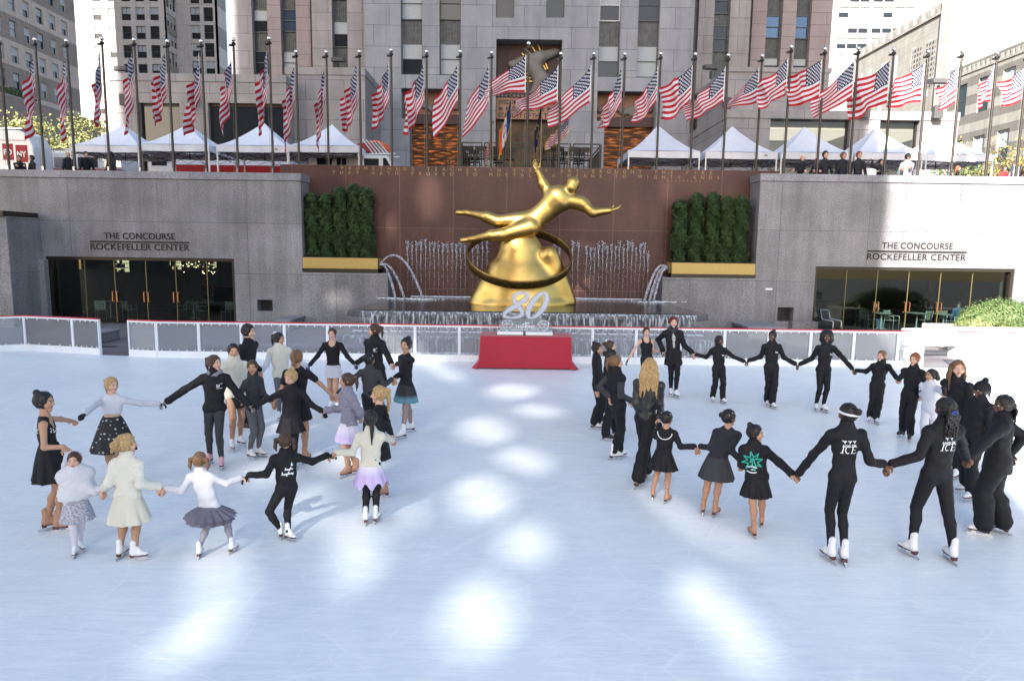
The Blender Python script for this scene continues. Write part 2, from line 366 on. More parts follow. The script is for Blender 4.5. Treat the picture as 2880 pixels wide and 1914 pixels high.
def hand_prims(W, d, pn, s=1.0, curl=.5, side=1, tg=0):
    """W wrist, d pointing direction, pn palm normal (curl side), side: which side the thumb is on"""
    d = nrm(d); pn = nrm(pn-d*(np.dot(pn, d))); x = np.cross(d, pn)*side
    P = []; W = np.asarray(W, float)
    P.append(cone(W-d*.02*s, W+d*.045*s, .023*s, .030*s, pn, .62, tg)); P.append(cone(W+d*.045*s+x*.014*s, W+d*.082*s+x*.018*s, .022*s, .019*s, pn, .62, tg)); P.append(cone(W+d*.045*s-x*.012*s, W+d*.078*s-x*.018*s, .022*s, .018*s, pn, .62, tg))
    for i, (off, ln) in enumerate(((.027, .070), (.010, .078), (-.009, .072), (-.026, .056))):
        p = W+d*.085*s+x*off*s; dd = d; ang = 0
        for j, f in enumerate((.45, .32, .26)):
            ang += curl*(.5+.5*j)*(1+.08*i); dd = d*math.cos(ang)+pn*math.sin(ang)+x*off*1.2*(1-j*.5)
            q = p+dd*ln*f*s; P.append(cone(p, q, (.0098-.001*j)*s, (.0092-.001*j)*s, None, 1, tg)); p = q
    p = W+d*.03*s+x*.028*s; q = p+(d*.6+x*.62+pn*.35)*.036*s; P.append(cone(p, q, .0125*s, .0105*s, None, 1, tg)); P.append(cone(q, q+(d*.85+x*.1+pn*.5)*.03*s, .0105*s, .009*s, None, 1, tg))
    return P
# ================================================================ GROUND, ICE, WATER
ICE = mat('ice', (.78, .84, .90), .3, spec=.5)
nt, b = nodes(ICE); L = nt.links
tc = nt.nodes.new("ShaderNodeTexCoord")
n1 = nt.nodes.new("ShaderNodeTexNoise"); n1.inputs["Scale"].default_value = .35; n1.inputs["Detail"].default_value = 6; L.new(tc.outputs["Object"], n1.inputs[0])
n2 = nt.nodes.new("ShaderNodeTexNoise"); n2.inputs["Scale"].default_value = 2.2; n2.inputs["Detail"].default_value = 10; n2.inputs["Roughness"].default_value = .75; n2.inputs["Distortion"].default_value = .6; L.new(tc.outputs["Object"], n2.inputs[0])
mp = nt.nodes.new("ShaderNodeMapping"); mp.inputs["Scale"].default_value = (1.2, 14, 1); mp.inputs["Rotation"].default_value = (0, 0, .5); L.new(tc.outputs["Object"], mp.inputs[0])
n3 = nt.nodes.new("ShaderNodeTexNoise"); n3.inputs["Scale"].default_value = 1.3; n3.inputs["Detail"].default_value = 6; n3.inputs["Distortion"].default_value = 1.2; L.new(mp.outputs[0], n3.inputs[0])
ad = nt.nodes.new("ShaderNodeMath"); ad.operation = 'ADD'; L.new(n1.outputs[0], ad.inputs[0]); L.new(n2.outputs[0], ad.inputs[1])
ad2 = nt.nodes.new("ShaderNodeMath"); ad2.operation = 'ADD'; L.new(ad.outputs[0], ad2.inputs[0]); L.new(n3.outputs[0], ad2.inputs[1])
rp = nt.nodes.new("ShaderNodeMapRange"); rp.inputs[1].default_value = 1.15; rp.inputs[2].default_value = 1.85; L.new(ad2.outputs[0], rp.inputs[0])
mx = nt.nodes.new("ShaderNodeMix"); mx.data_type = 'RGBA'; mx.inputs[6].default_value = (.68, .735, .785, 1); mx.inputs[7].default_value = (.85, .885, .905, 1); L.new(rp.outputs[0], mx.inputs[0])
# skate scratches: thin bright curved lines (three voronoi edge sets, stretched)
prev = mx.outputs[2]; grooves = None
for k, (sx, sy, rot, dist, th) in enumerate(((.16, 1.3, .5, .8, .010), (.2, 1.7, -.7, 1.0, .008), (.12, .9, 1.35, 1.0, .008), (.25, 2.4, .1, 1.2, .010), (.5, 4.5, .9, .8, .014), (.6, 5.2, -.3, .9, .014))):
    mp = nt.nodes.new("ShaderNodeMapping"); mp.inputs["Scale"].default_value = (sx*3, sy*1.1, 1); mp.inputs["Rotation"].default_value = (0, 0, rot); mp.inputs[1].default_value = (k*7.3, k*3.1, 0); L.new(tc.outputs["Object"], mp.inputs[0])
    dn = nt.nodes.new("ShaderNodeTexNoise"); dn.inputs["Scale"].default_value = .35; dn.inputs["Detail"].default_value = 1; L.new(mp.outputs[0], dn.inputs[0])
    va = nt.nodes.new("ShaderNodeVectorMath"); va.operation = 'MULTIPLY_ADD'; va.inputs[1].default_value = (dist, dist, 0); L.new(dn.outputs[1], va.inputs[0]); L.new(mp.outputs[0], va.inputs[2])
    vo = nt.nodes.new("ShaderNodeTexVoronoi"); vo.feature = 'DISTANCE_TO_EDGE'; vo.inputs["Scale"].default_value = 1.0; L.new(va.outputs[0], vo.inputs[0])
    mr = nt.nodes.new("ShaderNodeMapRange"); mr.inputs[1].default_value = 0; mr.inputs[2].default_value = th; mr.inputs[3].default_value = .45 if k < 4 else .28; mr.inputs[4].default_value = 0; L.new(vo.outputs[0], mr.inputs[0])
    m2 = nt.nodes.new("ShaderNodeMix"); m2.data_type = 'RGBA'; m2.inputs[7].default_value = (.9, .92, .93, 1); L.new(mr.outputs[0], m2.inputs[0]); L.new(prev, m2.inputs[6]); prev = m2.outputs[2]
L.new(prev, b.inputs["Base Color"])
r2 = nt.nodes.new("ShaderNodeMapRange"); r2.inputs[3].default_value = .28; r2.inputs[4].default_value = .5; L.new(n2.outputs[0], r2.inputs[0]); L.new(r2.outputs[0], b.inputs["Roughness"])
bp = nt.nodes.new("ShaderNodeBump"); bp.inputs["Strength"].default_value = .25; bp.inputs["Distance"].default_value = .01; L.new(n3.outputs[0], bp.inputs["Height"]); L.new(bp.outputs[0], b.inputs["Normal"])

o = MB().box(-60, 60, -30, 30, -.6, -.06).build('ground', 'paving'); tag(o, kind='structure')
# ice sheet with rounded far-left corner following the barrier
BAR = [(-18.5, 16.0), (-17.6, 18.2), (-16.2, 19.9), (PX(75, 20.72, 985), 20.72), (PX(210, 20.34, 990), 20.34), (PX(285, 20.06, 995), 20.06), (PX(366, 19.95, 998), 19.95)]
for u in (445, 563, 682, 803, 923, 1046, 1168, 1292, 1410, 1537, 1665, 1787, 1911, 2035, 2158, 2276, 2397, 2521, 2595): BAR.append((PX(u, 19.75, 1005), 19.75))
GATE = [(PX(2688, 19.75, 1010), 19.75), (14.0, 19.7), (15.4, 19.3), (16.8, 18.4), (18.0, 17.0)]
poly = [(-18.5, -1.0)]+BAR+GATE+[(18.4, -1.0)]
o = MB().prism([(x, y) for x, y in poly][::-1], 'z', -.059, 0).build('ice', 'ice', fix=True); tag(o, kind='structure')
o = MB().box(-40, 40, 19.9, 28.7, -.055, -.03).build('terrace', 'paving'); tag(o, kind='structure')
# upper street level behind the sunken plaza walls
o = MB().box(-400, 400, 30.1, 700, 4.9, 5.15).build('street', 'asphalt'); tag(o, kind='structure')
o = MB().box(-60, 60, 30.31, 45, 5.1501, 5.18).build('plaza', 'paving'); tag(o, kind='structure')

# ================================================================ RINK BARRIER
BZ = 1.07
def barrier(a, b, major0, major1, idx):
    a = Vector((*a, 0)); b = Vector((*b, 0)); d = (b-a); ln = d.length; rz = math.atan2(d.y, d.x)
    t = empty('barrier_panel', a, rz)
    tag(t, None, 'barrier', 'white barrier panels around the ice')
    MB().box(.0, ln-.004, -.05, .05, 0, .20).build('kickboard', 'white_plastic', t, bevel=.01)
    MB().box(.0, ln-.004, -.045, .045, BZ-.075, BZ-.03).build('rail', 'white_plastic', t)
    MB().box(.0, ln-.004, -.05, .05, BZ-.028, BZ).build('cap', 'red_cap', t, bevel=.006)
    for q0, q1 in ((0, .035), (ln-.04, ln-.005)): MB().box(q0, q1, -.04, .04, .202, BZ-.077).build('frame_post', 'white_plastic', t)
    MB().box(.036, ln-.041, -.004, .004, .202, BZ-.077).build('glass_pane', 'rink_glass', t)
    c = MB()
    for k in range(5):
        x = .12+k*(ln-.24)/4
        c.box(x, x+.014, -.046, -.012, BZ-.125, BZ-.077); c.box(x, x+.014, -.046, -.012, .202, .25)
    tag(c.build('clips', 'white_metal', t))
    return t
seq = [(BAR[i], BAR[i+1]) for i in range(len(BAR)-1) if i != 5]+[(GATE[i], GATE[i+1]) for i in range(len(GATE)-1)]
barriers = [barrier(a, b, 1, 1, i) for i, (a, b) in enumerate(seq)]
blab = {0: 'white barrier panel on the rounded left corner, outermost', 1: 'white barrier panel on the rounded left corner, second', 2: 'leftmost barrier panel in view, cut by the photo edge',
        3: 'barrier panel seen before the low dark bench on the left', 4: 'narrow barrier panel ending at the left gate opening', 5: 'narrow barrier panel just right of the left gate opening'}
nearby = ['second panel right of the left gate opening', 'third panel right of the left gate opening', 'panel behind the man in black', 'panel behind the girl in the cream vest', 'panel left of the smiling girl in white skirt',
          'panel right of the smiling girl in white skirt', 'panel behind the ponytailed coach', 'first panel left of the red table', 'panel touching the left end of the red table', 'panel behind the 80 ice carving',
          'panel touching the right end of the red table', 'panel behind the tank top girl', 'panel behind the redhead in cardigan', 'panel behind the first girl in black tracksuit', 'panel between the two tracksuit girls',
          'panel left of the woman with the afro', 'panel right of the woman with the afro', 'panel behind the girl with the braid', 'last panel before the right gate opening',
          'first sunlit panel right of the right gate opening', 'second sunlit panel right of the right gate opening', 'third sunlit panel at the curved right corner', 'outermost sunlit panel at the curved right corner']
for i, t in enumerate(barriers): t['label'] = blab.get(i, 'red-capped rink barrier, '+nearby[min(len(nearby)-1, i-6)] if i >= 6 else 'x')

# ================================================================ SUNKEN PLAZA WALLS
def wall_holes(x0, x1, z0, z1, yf, th, holes, name, mname, parent=None, trim=None):
    """slab in the x-z plane facing -y, with rectangular holes (x0,x1,z0,z1)"""
    xs = sorted({x0, x1, *[h[0] for h in holes], *[h[1] for h in holes]}); zs = sorted({z0, z1, *[h[2] for h in holes], *[h[3] for h in holes]})
    xs = [x for x in xs if x0 <= x <= x1]; zs = [z for z in zs if z0 <= z <= z1]
    b = MB(); hole = lambda x, z: any(h[0] < x < h[1] and h[2] < z < h[3] for h in holes)
    for i in range(len(xs)-1):
        for j in range(len(zs)-1):
            if hole((xs[i]+xs[i+1])/2, (zs[j]+zs[j+1])/2): continue
            for y, s in ((yf, 1), (yf+th, -1)):
                q = [(xs[i], y, zs[j]), (xs[i+1], y, zs[j]), (xs[i+1], y, zs[j+1]), (xs[i], y, zs[j+1])]
                b.add(q[::s], [(0, 1, 2, 3)])
    def ring(a0, a1, c0, c1, inward):
        q = [(a0, c0), (a1, c0), (a1, c1), (a0, c1)]
        for k in range(4):
            (xa, za), (xb, zb) = q[k], q[(k+1) % 4]
            f = [(xa, yf, za), (xb, yf, zb), (xb, yf+th, zb), (xa, yf+th, za)]
            b.add(f if inward else f[::-1], [(0, 1, 2, 3)])
    ring(x0, x1, z0, z1, False)
    for h in holes: ring(*h, True)
    return b.build(name, mname, parent)
LX0, LX1 = -40.0, -8.59; WT = 6.12; WTR = 6.36
LO = (-19.1, -11.39, -.03, 2.68); RO = (12.36, 20.5, -.03, 2.69)
wl = empty('plaza_wall', (0, 0, 0), label='grey granite wall of the sunken plaza on the left, with dark glazed opening', cat='wall')
vl = (PX(724, 28.5, 865), PX(767, 28.5, 865), .55, 1.02)
wall_holes(LX0, LX1, -.05, WT-.30, 28.5, .8, [LO, vl], 'wall', 'granite', wl)
MB().box(LX0, LX1+.04, 28.44, 29.7, WT-.297, WT).build('coping', 'granite_trim', wl, bevel=.02)
MB().box(LX1-.8, LX1, 29.303, 29.69, -.05, WT-.30).build('return_wall', 'granite', wl)
MB().box(vl[0], vl[1], 28.95, 29.0, vl[2], vl[3]).build('vent', 'black', wl)
MB().box(-40, PX(95, 28, 700), 26.6, 28.497, -.05, 4.2).build('side_block', 'granite', wl, bevel=.02)
MB().box(-40.02, PX(92, 28, 700), 26.5, 28.45, 4.203, 4.4).build('ledge', 'bronze', wl)
MB().box(PX(50, 28, 700), PX(120, 28.2, 700), 28.2, 28.496, -.05, 2.55).build('pilaster', 'granite', wl, bevel=.02)
wr = empty('plaza_wall', (0, 0, 0), label='granite wall of the sunken plaza on the right, half in sunlight', cat='wall')
vr = (PX(2186, 28.5, 890), PX(2231, 28.5, 890), .42, 1.0); RX0 = 9.9
wall_holes(RX0, 40, -.05, WTR-.30, 28.5, .8, [RO, vr], 'wall', 'granite', wr)
MB().box(RX0-.04, 40, 28.44, 29.7, WTR-.297, WTR).build('coping', 'granite_trim', wr, bevel=.02)
MB().box(RX0, RX0+.8, 29.303, 29.69, -.05, WTR-.30).build('return_wall', 'granite', wr)
MB().box(vr[0], vr[1], 28.95, 29.0, vr[2], vr[3]).build('vent', 'black', wr)
MB().box(PX(2231, 28, 920), PX(2300, 28.2, 900), 28.1, 28.496, -.05, .45).build('plinth', 'granite', wr, bevel=.02)
MB().box(PX(2150, 28.4, 900), PX(2152, 28.4, 900)+.25, 28.485, 28.499, 1.7, 1.78).build('notice', 'white', wr)
for nm, (a, c, lab) in {'l': (LX1, PX(1092, 28.3, 800), 'low granite block under the left evergreens'), 'r': (PX(1862, 28.3, 800), RX0, 'low granite block under the right evergreens')}.items():
    o = MB().box(a+.002, c-.002, 28.3, 29.695, -.05, 2.17).build('granite_block', 'granite', bevel=.02); tag(o, lab, 'wall')
for a, c, y0, lab in ((PX(790, 27, 890), PX(850, 28, 890), 26.4, 'low granite ledge beside the left vent'), (PX(2090, 27, 900), PX(2190, 27, 900), 26.3, 'low granite ledge beside the right vent')):
    t = empty('stone_ledge', (a, 27, 0), label=lab, cat='ledge')
    MB().box(0, c-a, y0-27, 1.29, -.03, .33).build('base', 'granite', t, bevel=.015); MB().box(-.05, c-a+.05, y0-27.05, 1.28, .333, .42).build('top', 'granite_trim', t, bevel=.01)
rw = empty('red_granite_wall', (0, 0, 0), label='polished red granite wall behind the golden statue, carved with two gilt lines', cat='wall')
MB().box(LX1-1.2, RX0+1.2, 29.7, 30.3, -.05, 5.95).build('wall', 'red_granite', rw)
MB().box(LX1-1.2, RX0+1.2, 29.698, 30.32, 5.9505, 6.60).build('coping', 'red_granite', rw)
def spaced(txt, u0, u1, v, size):
    x0 = PX(u0, 29.68, v); x1 = PX(u1, 29.68, v); n = len(txt)-1
    for i, ch in enumerate(txt):
        if ch == ' ': continue
        x = x0+(x1-x0)*i/n; z = PZ(u0, v, 29.68)
        me = LET.get((ch, size))
        if me is None:
            me = text_mesh(ch, size, .006, 'CENTER', name='letter'); me.materials.clear(); me.materials.append(M['gilt_letter']); LET[(ch, size)] = me
        o = link('letter', me, rw); o.location = (x, 29.689, z); o.rotation_euler = (R(90), 0, 0)
LET = {}
spaced('PROMETHEUS TEACHER IN EVERY ART BROUGHT THE FIRE', 962, 2000, 477, .20)
spaced('THAT HATH PROVED TO MORTALS A MEANS TO MIGHTY ENDS', 939, 2021, 490, .20)
spaced('AESCHYLUS', 1878, 1968, 511, .11)
mat('sign_black', (.012, .011, .011), .6)
# concourse signs
for wallp, xc, z1, z2, zb, zw, lab in ((wl, PX(391, 28.45, 670), 3.42, 3.0, 3.28, 1, ''), (wr, PX(2581, 28.45, 700), 3.45, 3.02, 3.31, 1, '')):
    w = PX(531, 28.45, 670)-PX(253, 28.45, 670)
    t = empty('wall_sign', (xc, 28.48, zb), label='dark metal letters and bar over the '+('left' if wallp is wl else 'right')+' glazed opening of the plaza', cat='sign', group='lettered signs over the glazed openings')
    text_on_wall('lettering', 'THE CONCOURSE', .36, 'sign_black', (0, 0, z1-zb), t, width=w*.715, depth=.01, bold=.002, space=1.08)
    text_on_wall('lettering', 'ROCKEFELLER CENTER', .36, 'sign_black', (0, 0, z2-zb-.02), t, width=w, depth=.01, bold=.002, space=1.08)
    MB().box(-w/2, w/2, -.03, .0, -.02+.02, .055).build('bar', 'sign_black', t)
# ================================================================ GLAZED CONCOURSE FRONTS AND ROOMS
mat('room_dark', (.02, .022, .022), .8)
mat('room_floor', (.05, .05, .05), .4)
mat('room_mid', (.10, .095, .085), .7, var=.3, vscale=2)
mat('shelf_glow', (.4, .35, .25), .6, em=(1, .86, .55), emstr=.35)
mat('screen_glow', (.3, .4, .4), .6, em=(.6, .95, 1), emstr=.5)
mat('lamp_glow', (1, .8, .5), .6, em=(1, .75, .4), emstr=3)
mat('seat_metal', (.55, .6, .6), .35, metal=.5)
def concourse(o, us, lab, side):
    x0, x1, z0, z1 = o
    t = empty('glass_front', (0, 0, 0), label=lab, cat='shop front')
    f = MB(); f.box(x0, x0+.12, 28.55, 28.85, z0, z1-.13); f.box(x1-.12, x1, 28.55, 28.85, z0, z1-.13); f.box(x0, x1, 28.55, 28.9, z1-.127, z1)
    f.build('frame', 'bronze', t)
    xs = [x0+.12]+[PX(u, 28.75, 820) for u in us]+[x1-.12]
    for x in xs[1:-1]: MB().box(x-.012, x+.012, 28.70, 28.76, z0+.02, z1-.129).build('mullion', 'brass', t)
    for a, c in zip(xs[:-1], xs[1:]): MB().box(a+.02, c-.02, 28.722, 28.734, z0+.03, z1-.13).build('glass_pane', 'window_glass', t)
    for x in xs[2:-2]:
        for s in (-.09, .09):
            h = MB().tube([(x+s, 28.71, .85), (x+s, 28.62, .87), (x+s, 28.62, 1.25), (x+s, 28.71, 1.27)], .02, 6).build('door_handle', 'copper', t)
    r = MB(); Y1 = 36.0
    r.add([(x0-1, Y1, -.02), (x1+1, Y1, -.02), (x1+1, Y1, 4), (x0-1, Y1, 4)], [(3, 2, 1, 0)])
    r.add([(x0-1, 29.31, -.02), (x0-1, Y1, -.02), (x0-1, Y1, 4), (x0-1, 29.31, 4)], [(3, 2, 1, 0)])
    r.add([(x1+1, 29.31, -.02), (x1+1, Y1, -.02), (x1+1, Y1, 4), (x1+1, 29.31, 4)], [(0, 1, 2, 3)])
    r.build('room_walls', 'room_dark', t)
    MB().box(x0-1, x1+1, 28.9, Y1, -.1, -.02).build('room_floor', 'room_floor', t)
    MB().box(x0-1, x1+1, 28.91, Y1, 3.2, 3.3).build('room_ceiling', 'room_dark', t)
    return t
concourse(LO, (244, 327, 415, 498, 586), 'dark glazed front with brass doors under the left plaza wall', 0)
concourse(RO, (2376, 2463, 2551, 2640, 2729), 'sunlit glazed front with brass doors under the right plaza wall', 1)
def lab1(o, l, c, g=None): return tag(o, l, c, g)
# lit shelves and counter far inside the left room
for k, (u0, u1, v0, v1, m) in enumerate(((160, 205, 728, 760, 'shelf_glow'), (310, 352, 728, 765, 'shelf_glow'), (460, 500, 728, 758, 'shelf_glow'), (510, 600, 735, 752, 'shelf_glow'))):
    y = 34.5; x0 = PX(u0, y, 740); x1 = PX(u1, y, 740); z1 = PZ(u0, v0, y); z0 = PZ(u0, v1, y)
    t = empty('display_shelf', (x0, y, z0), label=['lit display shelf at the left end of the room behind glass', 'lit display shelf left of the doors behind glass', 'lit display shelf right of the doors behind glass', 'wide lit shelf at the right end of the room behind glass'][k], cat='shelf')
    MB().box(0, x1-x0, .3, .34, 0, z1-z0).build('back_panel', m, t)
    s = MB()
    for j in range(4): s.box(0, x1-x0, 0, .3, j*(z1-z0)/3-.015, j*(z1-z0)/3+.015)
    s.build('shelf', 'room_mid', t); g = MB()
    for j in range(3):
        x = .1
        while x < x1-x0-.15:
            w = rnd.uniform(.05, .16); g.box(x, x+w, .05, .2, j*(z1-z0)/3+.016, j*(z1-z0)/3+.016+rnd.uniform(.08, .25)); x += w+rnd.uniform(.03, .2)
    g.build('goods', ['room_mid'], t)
y = 33; t = empty('wall_screen', (PX(198, y, 780), y, 0), label='pale blue lit poster screen inside the left room', cat='screen')
MB().box(-.26, .2, 0, .05, PZ(198, 818, y), PZ(198, 738, y)).build('panel', 'screen_glow', t, bevel=.02)
MB().box(-.3, .24, .052, .1, PZ(198, 822, y), PZ(198, 734, y)).build('frame', 'black', t)
lamps = []
for k in range(22):
    u = 505+rnd.random()*100; v = 735+rnd.random()*35
    p = gy(u, v, 34.2+rnd.random()*.2); o = MB().ball((0, 0, 0), .022, 4).build('fairy_light', 'lamp_glow'); o.location = p; tag(o, 'tiny warm light on the back wall of the left room', 'light', 'tiny warm lights inside the left room'); lamps.append(o)
def chair_mesh():
    b = MB()
    for sx in (-.2, .2):
        b.tube([(sx, -.2, 0), (sx, -.2, .44), (sx, -.19, .62), (sx, .05, .64), (sx, .2, .62)], .013, 6); b.tube([(sx, .22, 0), (sx, .2, .44), (sx, .27, .86)], .013, 6)
    back = MB(); 
    for k in range(5): back.box(-.19, .19, .21+k*.014, .225+k*.014, .50+k*.075, .54+k*.075)
    for k in range(4): back.box(-.17+k*.105, -.14+k*.105, .2, .215, .5, .84)
    seat = MB()
    for k in range(6): seat.box(-.2, .2, -.2+k*.07, -.15+k*.07, .435, .45)
    return b, back, seat
def cafe_chair(loc, rz, label, m='seat_metal', group='metal cafe chairs'):
    t = empty('cafe_chair', loc, R(rz), label, 'chair', group); a, b_, s = chair_mesh()
    a.build('frame', m, t, smooth=True); b_.build('backrest', m, t); s.build('seat', m, t); return t
def cafe_table(loc, label, m='seat_metal'):
    t = empty('cafe_table', loc, 0, label, 'table', 'metal cafe tables')
    MB().lathe([(.36, .72), (.38, .735), (.36, .75)], n=20).build('tabletop', m, t); MB().lathe([(.03, .02), (.03, .719)], n=8).build('column', m, t)
    for k in range(4): MB().tube([(0, 0, .12), (.16*math.cos(k*1.57), .16*math.sin(k*1.57), .08), (.28*math.cos(k*1.57), .28*math.sin(k*1.57), .01)], .016, 6).build('leg', m, t)
    return t
YI = 29.6
for k, (u, dy, rz, s) in enumerate(((285, 0, 200, 'leftmost cafe chair inside the left room, near the first door'), (365, .1, 150, 'cafe chair left of the middle doors, behind the glass'), (570, .2, 100, 'cafe chair second from the right behind the left glass'), (640, -.2, 0, 'cafe chair at the right end behind the left glass, back turned'), (520, .6, 260, 'cafe chair beside the seated guests in the left room'))):
    cafe_chair((PX(u, YI+dy, 860), YI+dy, -.02), rz, s)
cafe_table((PX(310, YI+.4, 860), YI+.4, -.02), 'round cafe table near the first door of the left room')
cafe_table((PX(545, YI+.5, 860), YI+.5, -.02), 'round cafe table at the right of the left room')
for k, (u, dy, rz, s) in enumerate(((2510, .0, 30, 'pale cafe chair facing the doors behind the right glass'), (2600, .4, 200, 'cafe chair between the doors and the blue-capped man'), (2440, .3, 120, 'cafe chair beside the woman shading her eyes'), (2665, .1, 10, 'cafe chair in front of the blue-capped man'))):
    cafe_chair((PX(u, YI+dy, 880), YI+dy, -.02), rz, s)
for u, dy, s in ((2480, .1, 'round cafe table of the woman shading her eyes'), (2580, .3, 'round cafe table behind the right door handles'), (2655, -.1, 'round cafe table before the blue-capped man')):
    cafe_table((PX(u, YI+dy, 880), YI+dy, -.02), s)
# fold-up chair on the terrace, right
t = empty('terrace_chair', (PX(2335, 27.4, 915), 27.4, -.03), R(30), 'black backed metal armchair on the terrace before the right glass', 'chair')
MB().tube([(-.25, -.3, 0), (-.25, -.3, .62), (-.25, .2, .66), (-.25, .3, 1.0), (.25, .3, 1.0), (.25, .2, .66), (.25, -.3, .62), (.25, -.3, 0)], .018, 6).build('frame', 'steel', t, smooth=True)
MB().box(-.23, .23, .25, .29, .5, .98).build('backrest', 'black', t, bevel=.02); MB().box(-.24, .24, -.25, .25, .42, .46).build('seat', 'black', t, bevel=.01)
# white slatted bench at the right gate, and the low stone bench on the left terrace
def slat_bench(a, ln, rz, lab, hh=.85):
    t = empty('slatted_bench', a, R(rz), lab, 'bench', 'white slatted benches'); b = MB(); n = int(ln/.11)
    for k in range(n): b.box(k*.11, k*.11+.07, .42, .45, .5, hh)
    b.build('back_slats', 'white_plastic', t); MB().box(0, ln, .4, .47, hh+.002, hh+.07).build('top_rail', 'white_plastic', t)
    s = MB()
    for k in range(5): s.box(0, ln, k*.085, k*.085+.07, .42, .45)
    s.build('seat', 'white_plastic', t)
    for x in (.1, ln/2, ln-.15): MB().box(x, x+.08, .02, .40, .0, .418).build('leg', 'white_plastic', t)
p = gz(2620, 1010); slat_bench((p[0]-.6, 21.6, -.03), 3.2, 125-180+60, 'white slatted bench seen through the right gate opening')
slat_bench((p[0]+1.3, 22.3, -.03), 6.5, 0, 'long white slatted bench behind the sunlit barrier on the right')
p0 = gz(122, 968); p1 = gz(262, 968)
t = empty('stone_bench', (p0[0], p0[1], -.03), 0, 'low dark granite bench on the left terrace behind the barrier', 'bench')
MB().box(0, p1[0]-p0[0], 0, 1.7, 0, .30).build('base', 'granite', t, bevel=.02); MB().box(-.03, p1[0]-p0[0]+.03, -.03, 1.73, .303, .36).build('top', 'granite_trim', t, bevel=.015)
p0 = gz(555, 985)
t = empty('stone_bench', (p0[0], 20.6, -.03), 0, 'long low stone step behind the barrier left of the fountain', 'step')
MB().box(0, 5.6, 0, .9, 0, .28).build('base', 'granite', t, bevel=.02)
p = gz(303, 972); o = MB().box(-.22, .22, -.12, .12, 0, .012).build('drain_grate', 'bronze'); o.location = (p[0], p[1], -.03); tag(o, 'small dark drain grate in the paving inside the left gate', 'drain')
# ================================================================ FOUNTAIN
WZ = 1.18
w = mat('water', (.012, .016, .016), .05, spec=.8); nt, b = nodes(w)
tc = nt.nodes.new("ShaderNodeTexCoord"); mp = nt.nodes.new("ShaderNodeMapping"); mp.inputs["Scale"].default_value = (1.2, 5, 1); nt.links.new(tc.outputs["Object"], mp.inputs[0])
n = nt.nodes.new("ShaderNodeTexNoise"); n.inputs["Scale"].default_value = 3; n.inputs["Detail"].default_value = 4; nt.links.new(mp.outputs[0], n.inputs[0])
bp = nt.nodes.new("ShaderNodeBump"); bp.inputs["Strength"].default_value = .25; bp.inputs["Distance"].default_value = .05; nt.links.new(n.outputs[0], bp.inputs["Height"]); nt.links.new(bp.outputs[0], b.inputs["Normal"])
def water_sheet(name, dens, sx=9, col=(.75, .8, .88), lo=.42, hi=.62, sz=.9):
    m = bpy.data.materials.new(name); m.use_nodes = True; nt = m.node_tree; nt.nodes.clear(); L = nt.links
    o = nt.nodes.new("ShaderNodeOutputMaterial"); t = nt.nodes.new("ShaderNodeBsdfTransparent"); p = nt.nodes.new("ShaderNodeBsdfPrincipled")
    p.inputs["Base Color"].default_value = (*col, 1); p.inputs["Roughness"].default_value = .25; t.inputs[0].default_value = (.93, .95, .97, 1)
    tc = nt.nodes.new("ShaderNodeTexCoord"); mp = nt.nodes.new("ShaderNodeMapping"); mp.inputs["Scale"].default_value = (sx, sx, sz); L.new(tc.outputs["Object"], mp.inputs[0])
    n = nt.nodes.new("ShaderNodeTexNoise"); n.inputs["Scale"].default_value = 1; n.inputs["Detail"].default_value = 5; L.new(mp.outputs[0], n.inputs[0])
    r = nt.nodes.new("ShaderNodeMapRange"); r.inputs[1].default_value = lo; r.inputs[2].default_value = hi; r.inputs[3].default_value = .04; r.inputs[4].default_value = dens; L.new(n.outputs[0], r.inputs[0])
    mx = nt.nodes.new("ShaderNodeMixShader"); L.new(r.outputs[0], mx.inputs[0]); L.new(t.outputs[0], mx.inputs[1]); L.new(p.outputs[0], mx.inputs[2]); L.new(mx.outputs[0], o.inputs[0]); M[name] = m
water_sheet('water_fall', .55, 14, lo=.44, hi=.66); water_sheet('water_jet', .6, 22, (.72, .74, .85), .35, .7, 9); water_sheet('foam', .8, 6, (.85, .88, .95), .42, .6, 6)
mat('wet_stone', (.10, .095, .10), .22, var=.3, vscale=3, spec=.7)
BX0, BX1 = -5.5, 6.55; BY = 22.75
fb = empty('fountain_basin', (0, 0, 0), label='wide stepped granite fountain basin under the golden statue', cat='fountain')
# upper slab: flared in front, with rounded lip
MB().prism([(BX0, BY+.35), (BX0+.45, BY), (BX1-.45, BY), (BX1, BY+.35), (BX1-.52, 28.29), (6.08, 28.29), (6.08, 29.69), (-5.04, 29.69), (-5.04, 28.29), (BX0+.5, 28.29)], 'z', .95, WZ-.03).build('slab', 'wet_stone', fb, fix=True, bevel=.05)
MB().box(BX0+.8, BX1-.8, BY+.55, 27.8, -.03, .949).build('plinth', 'wet_stone', fb)
MB().prism([(BX0-.3, 21.9), (BX0+.2, 21.5), (BX1-.2, 21.5), (BX1+.3, 21.9), (BX1+.3, 26), (BX0-.3, 26)], 'z', -.03, .50).build('lower_step', 'wet_stone', fb, fix=True, bevel=.06)
o = MB().box(BX0+.52, BX1-.52, BY+.12, 29.68, WZ-.026, WZ-.001).build('water_surface', 'water'); tag(o, kind='structure')
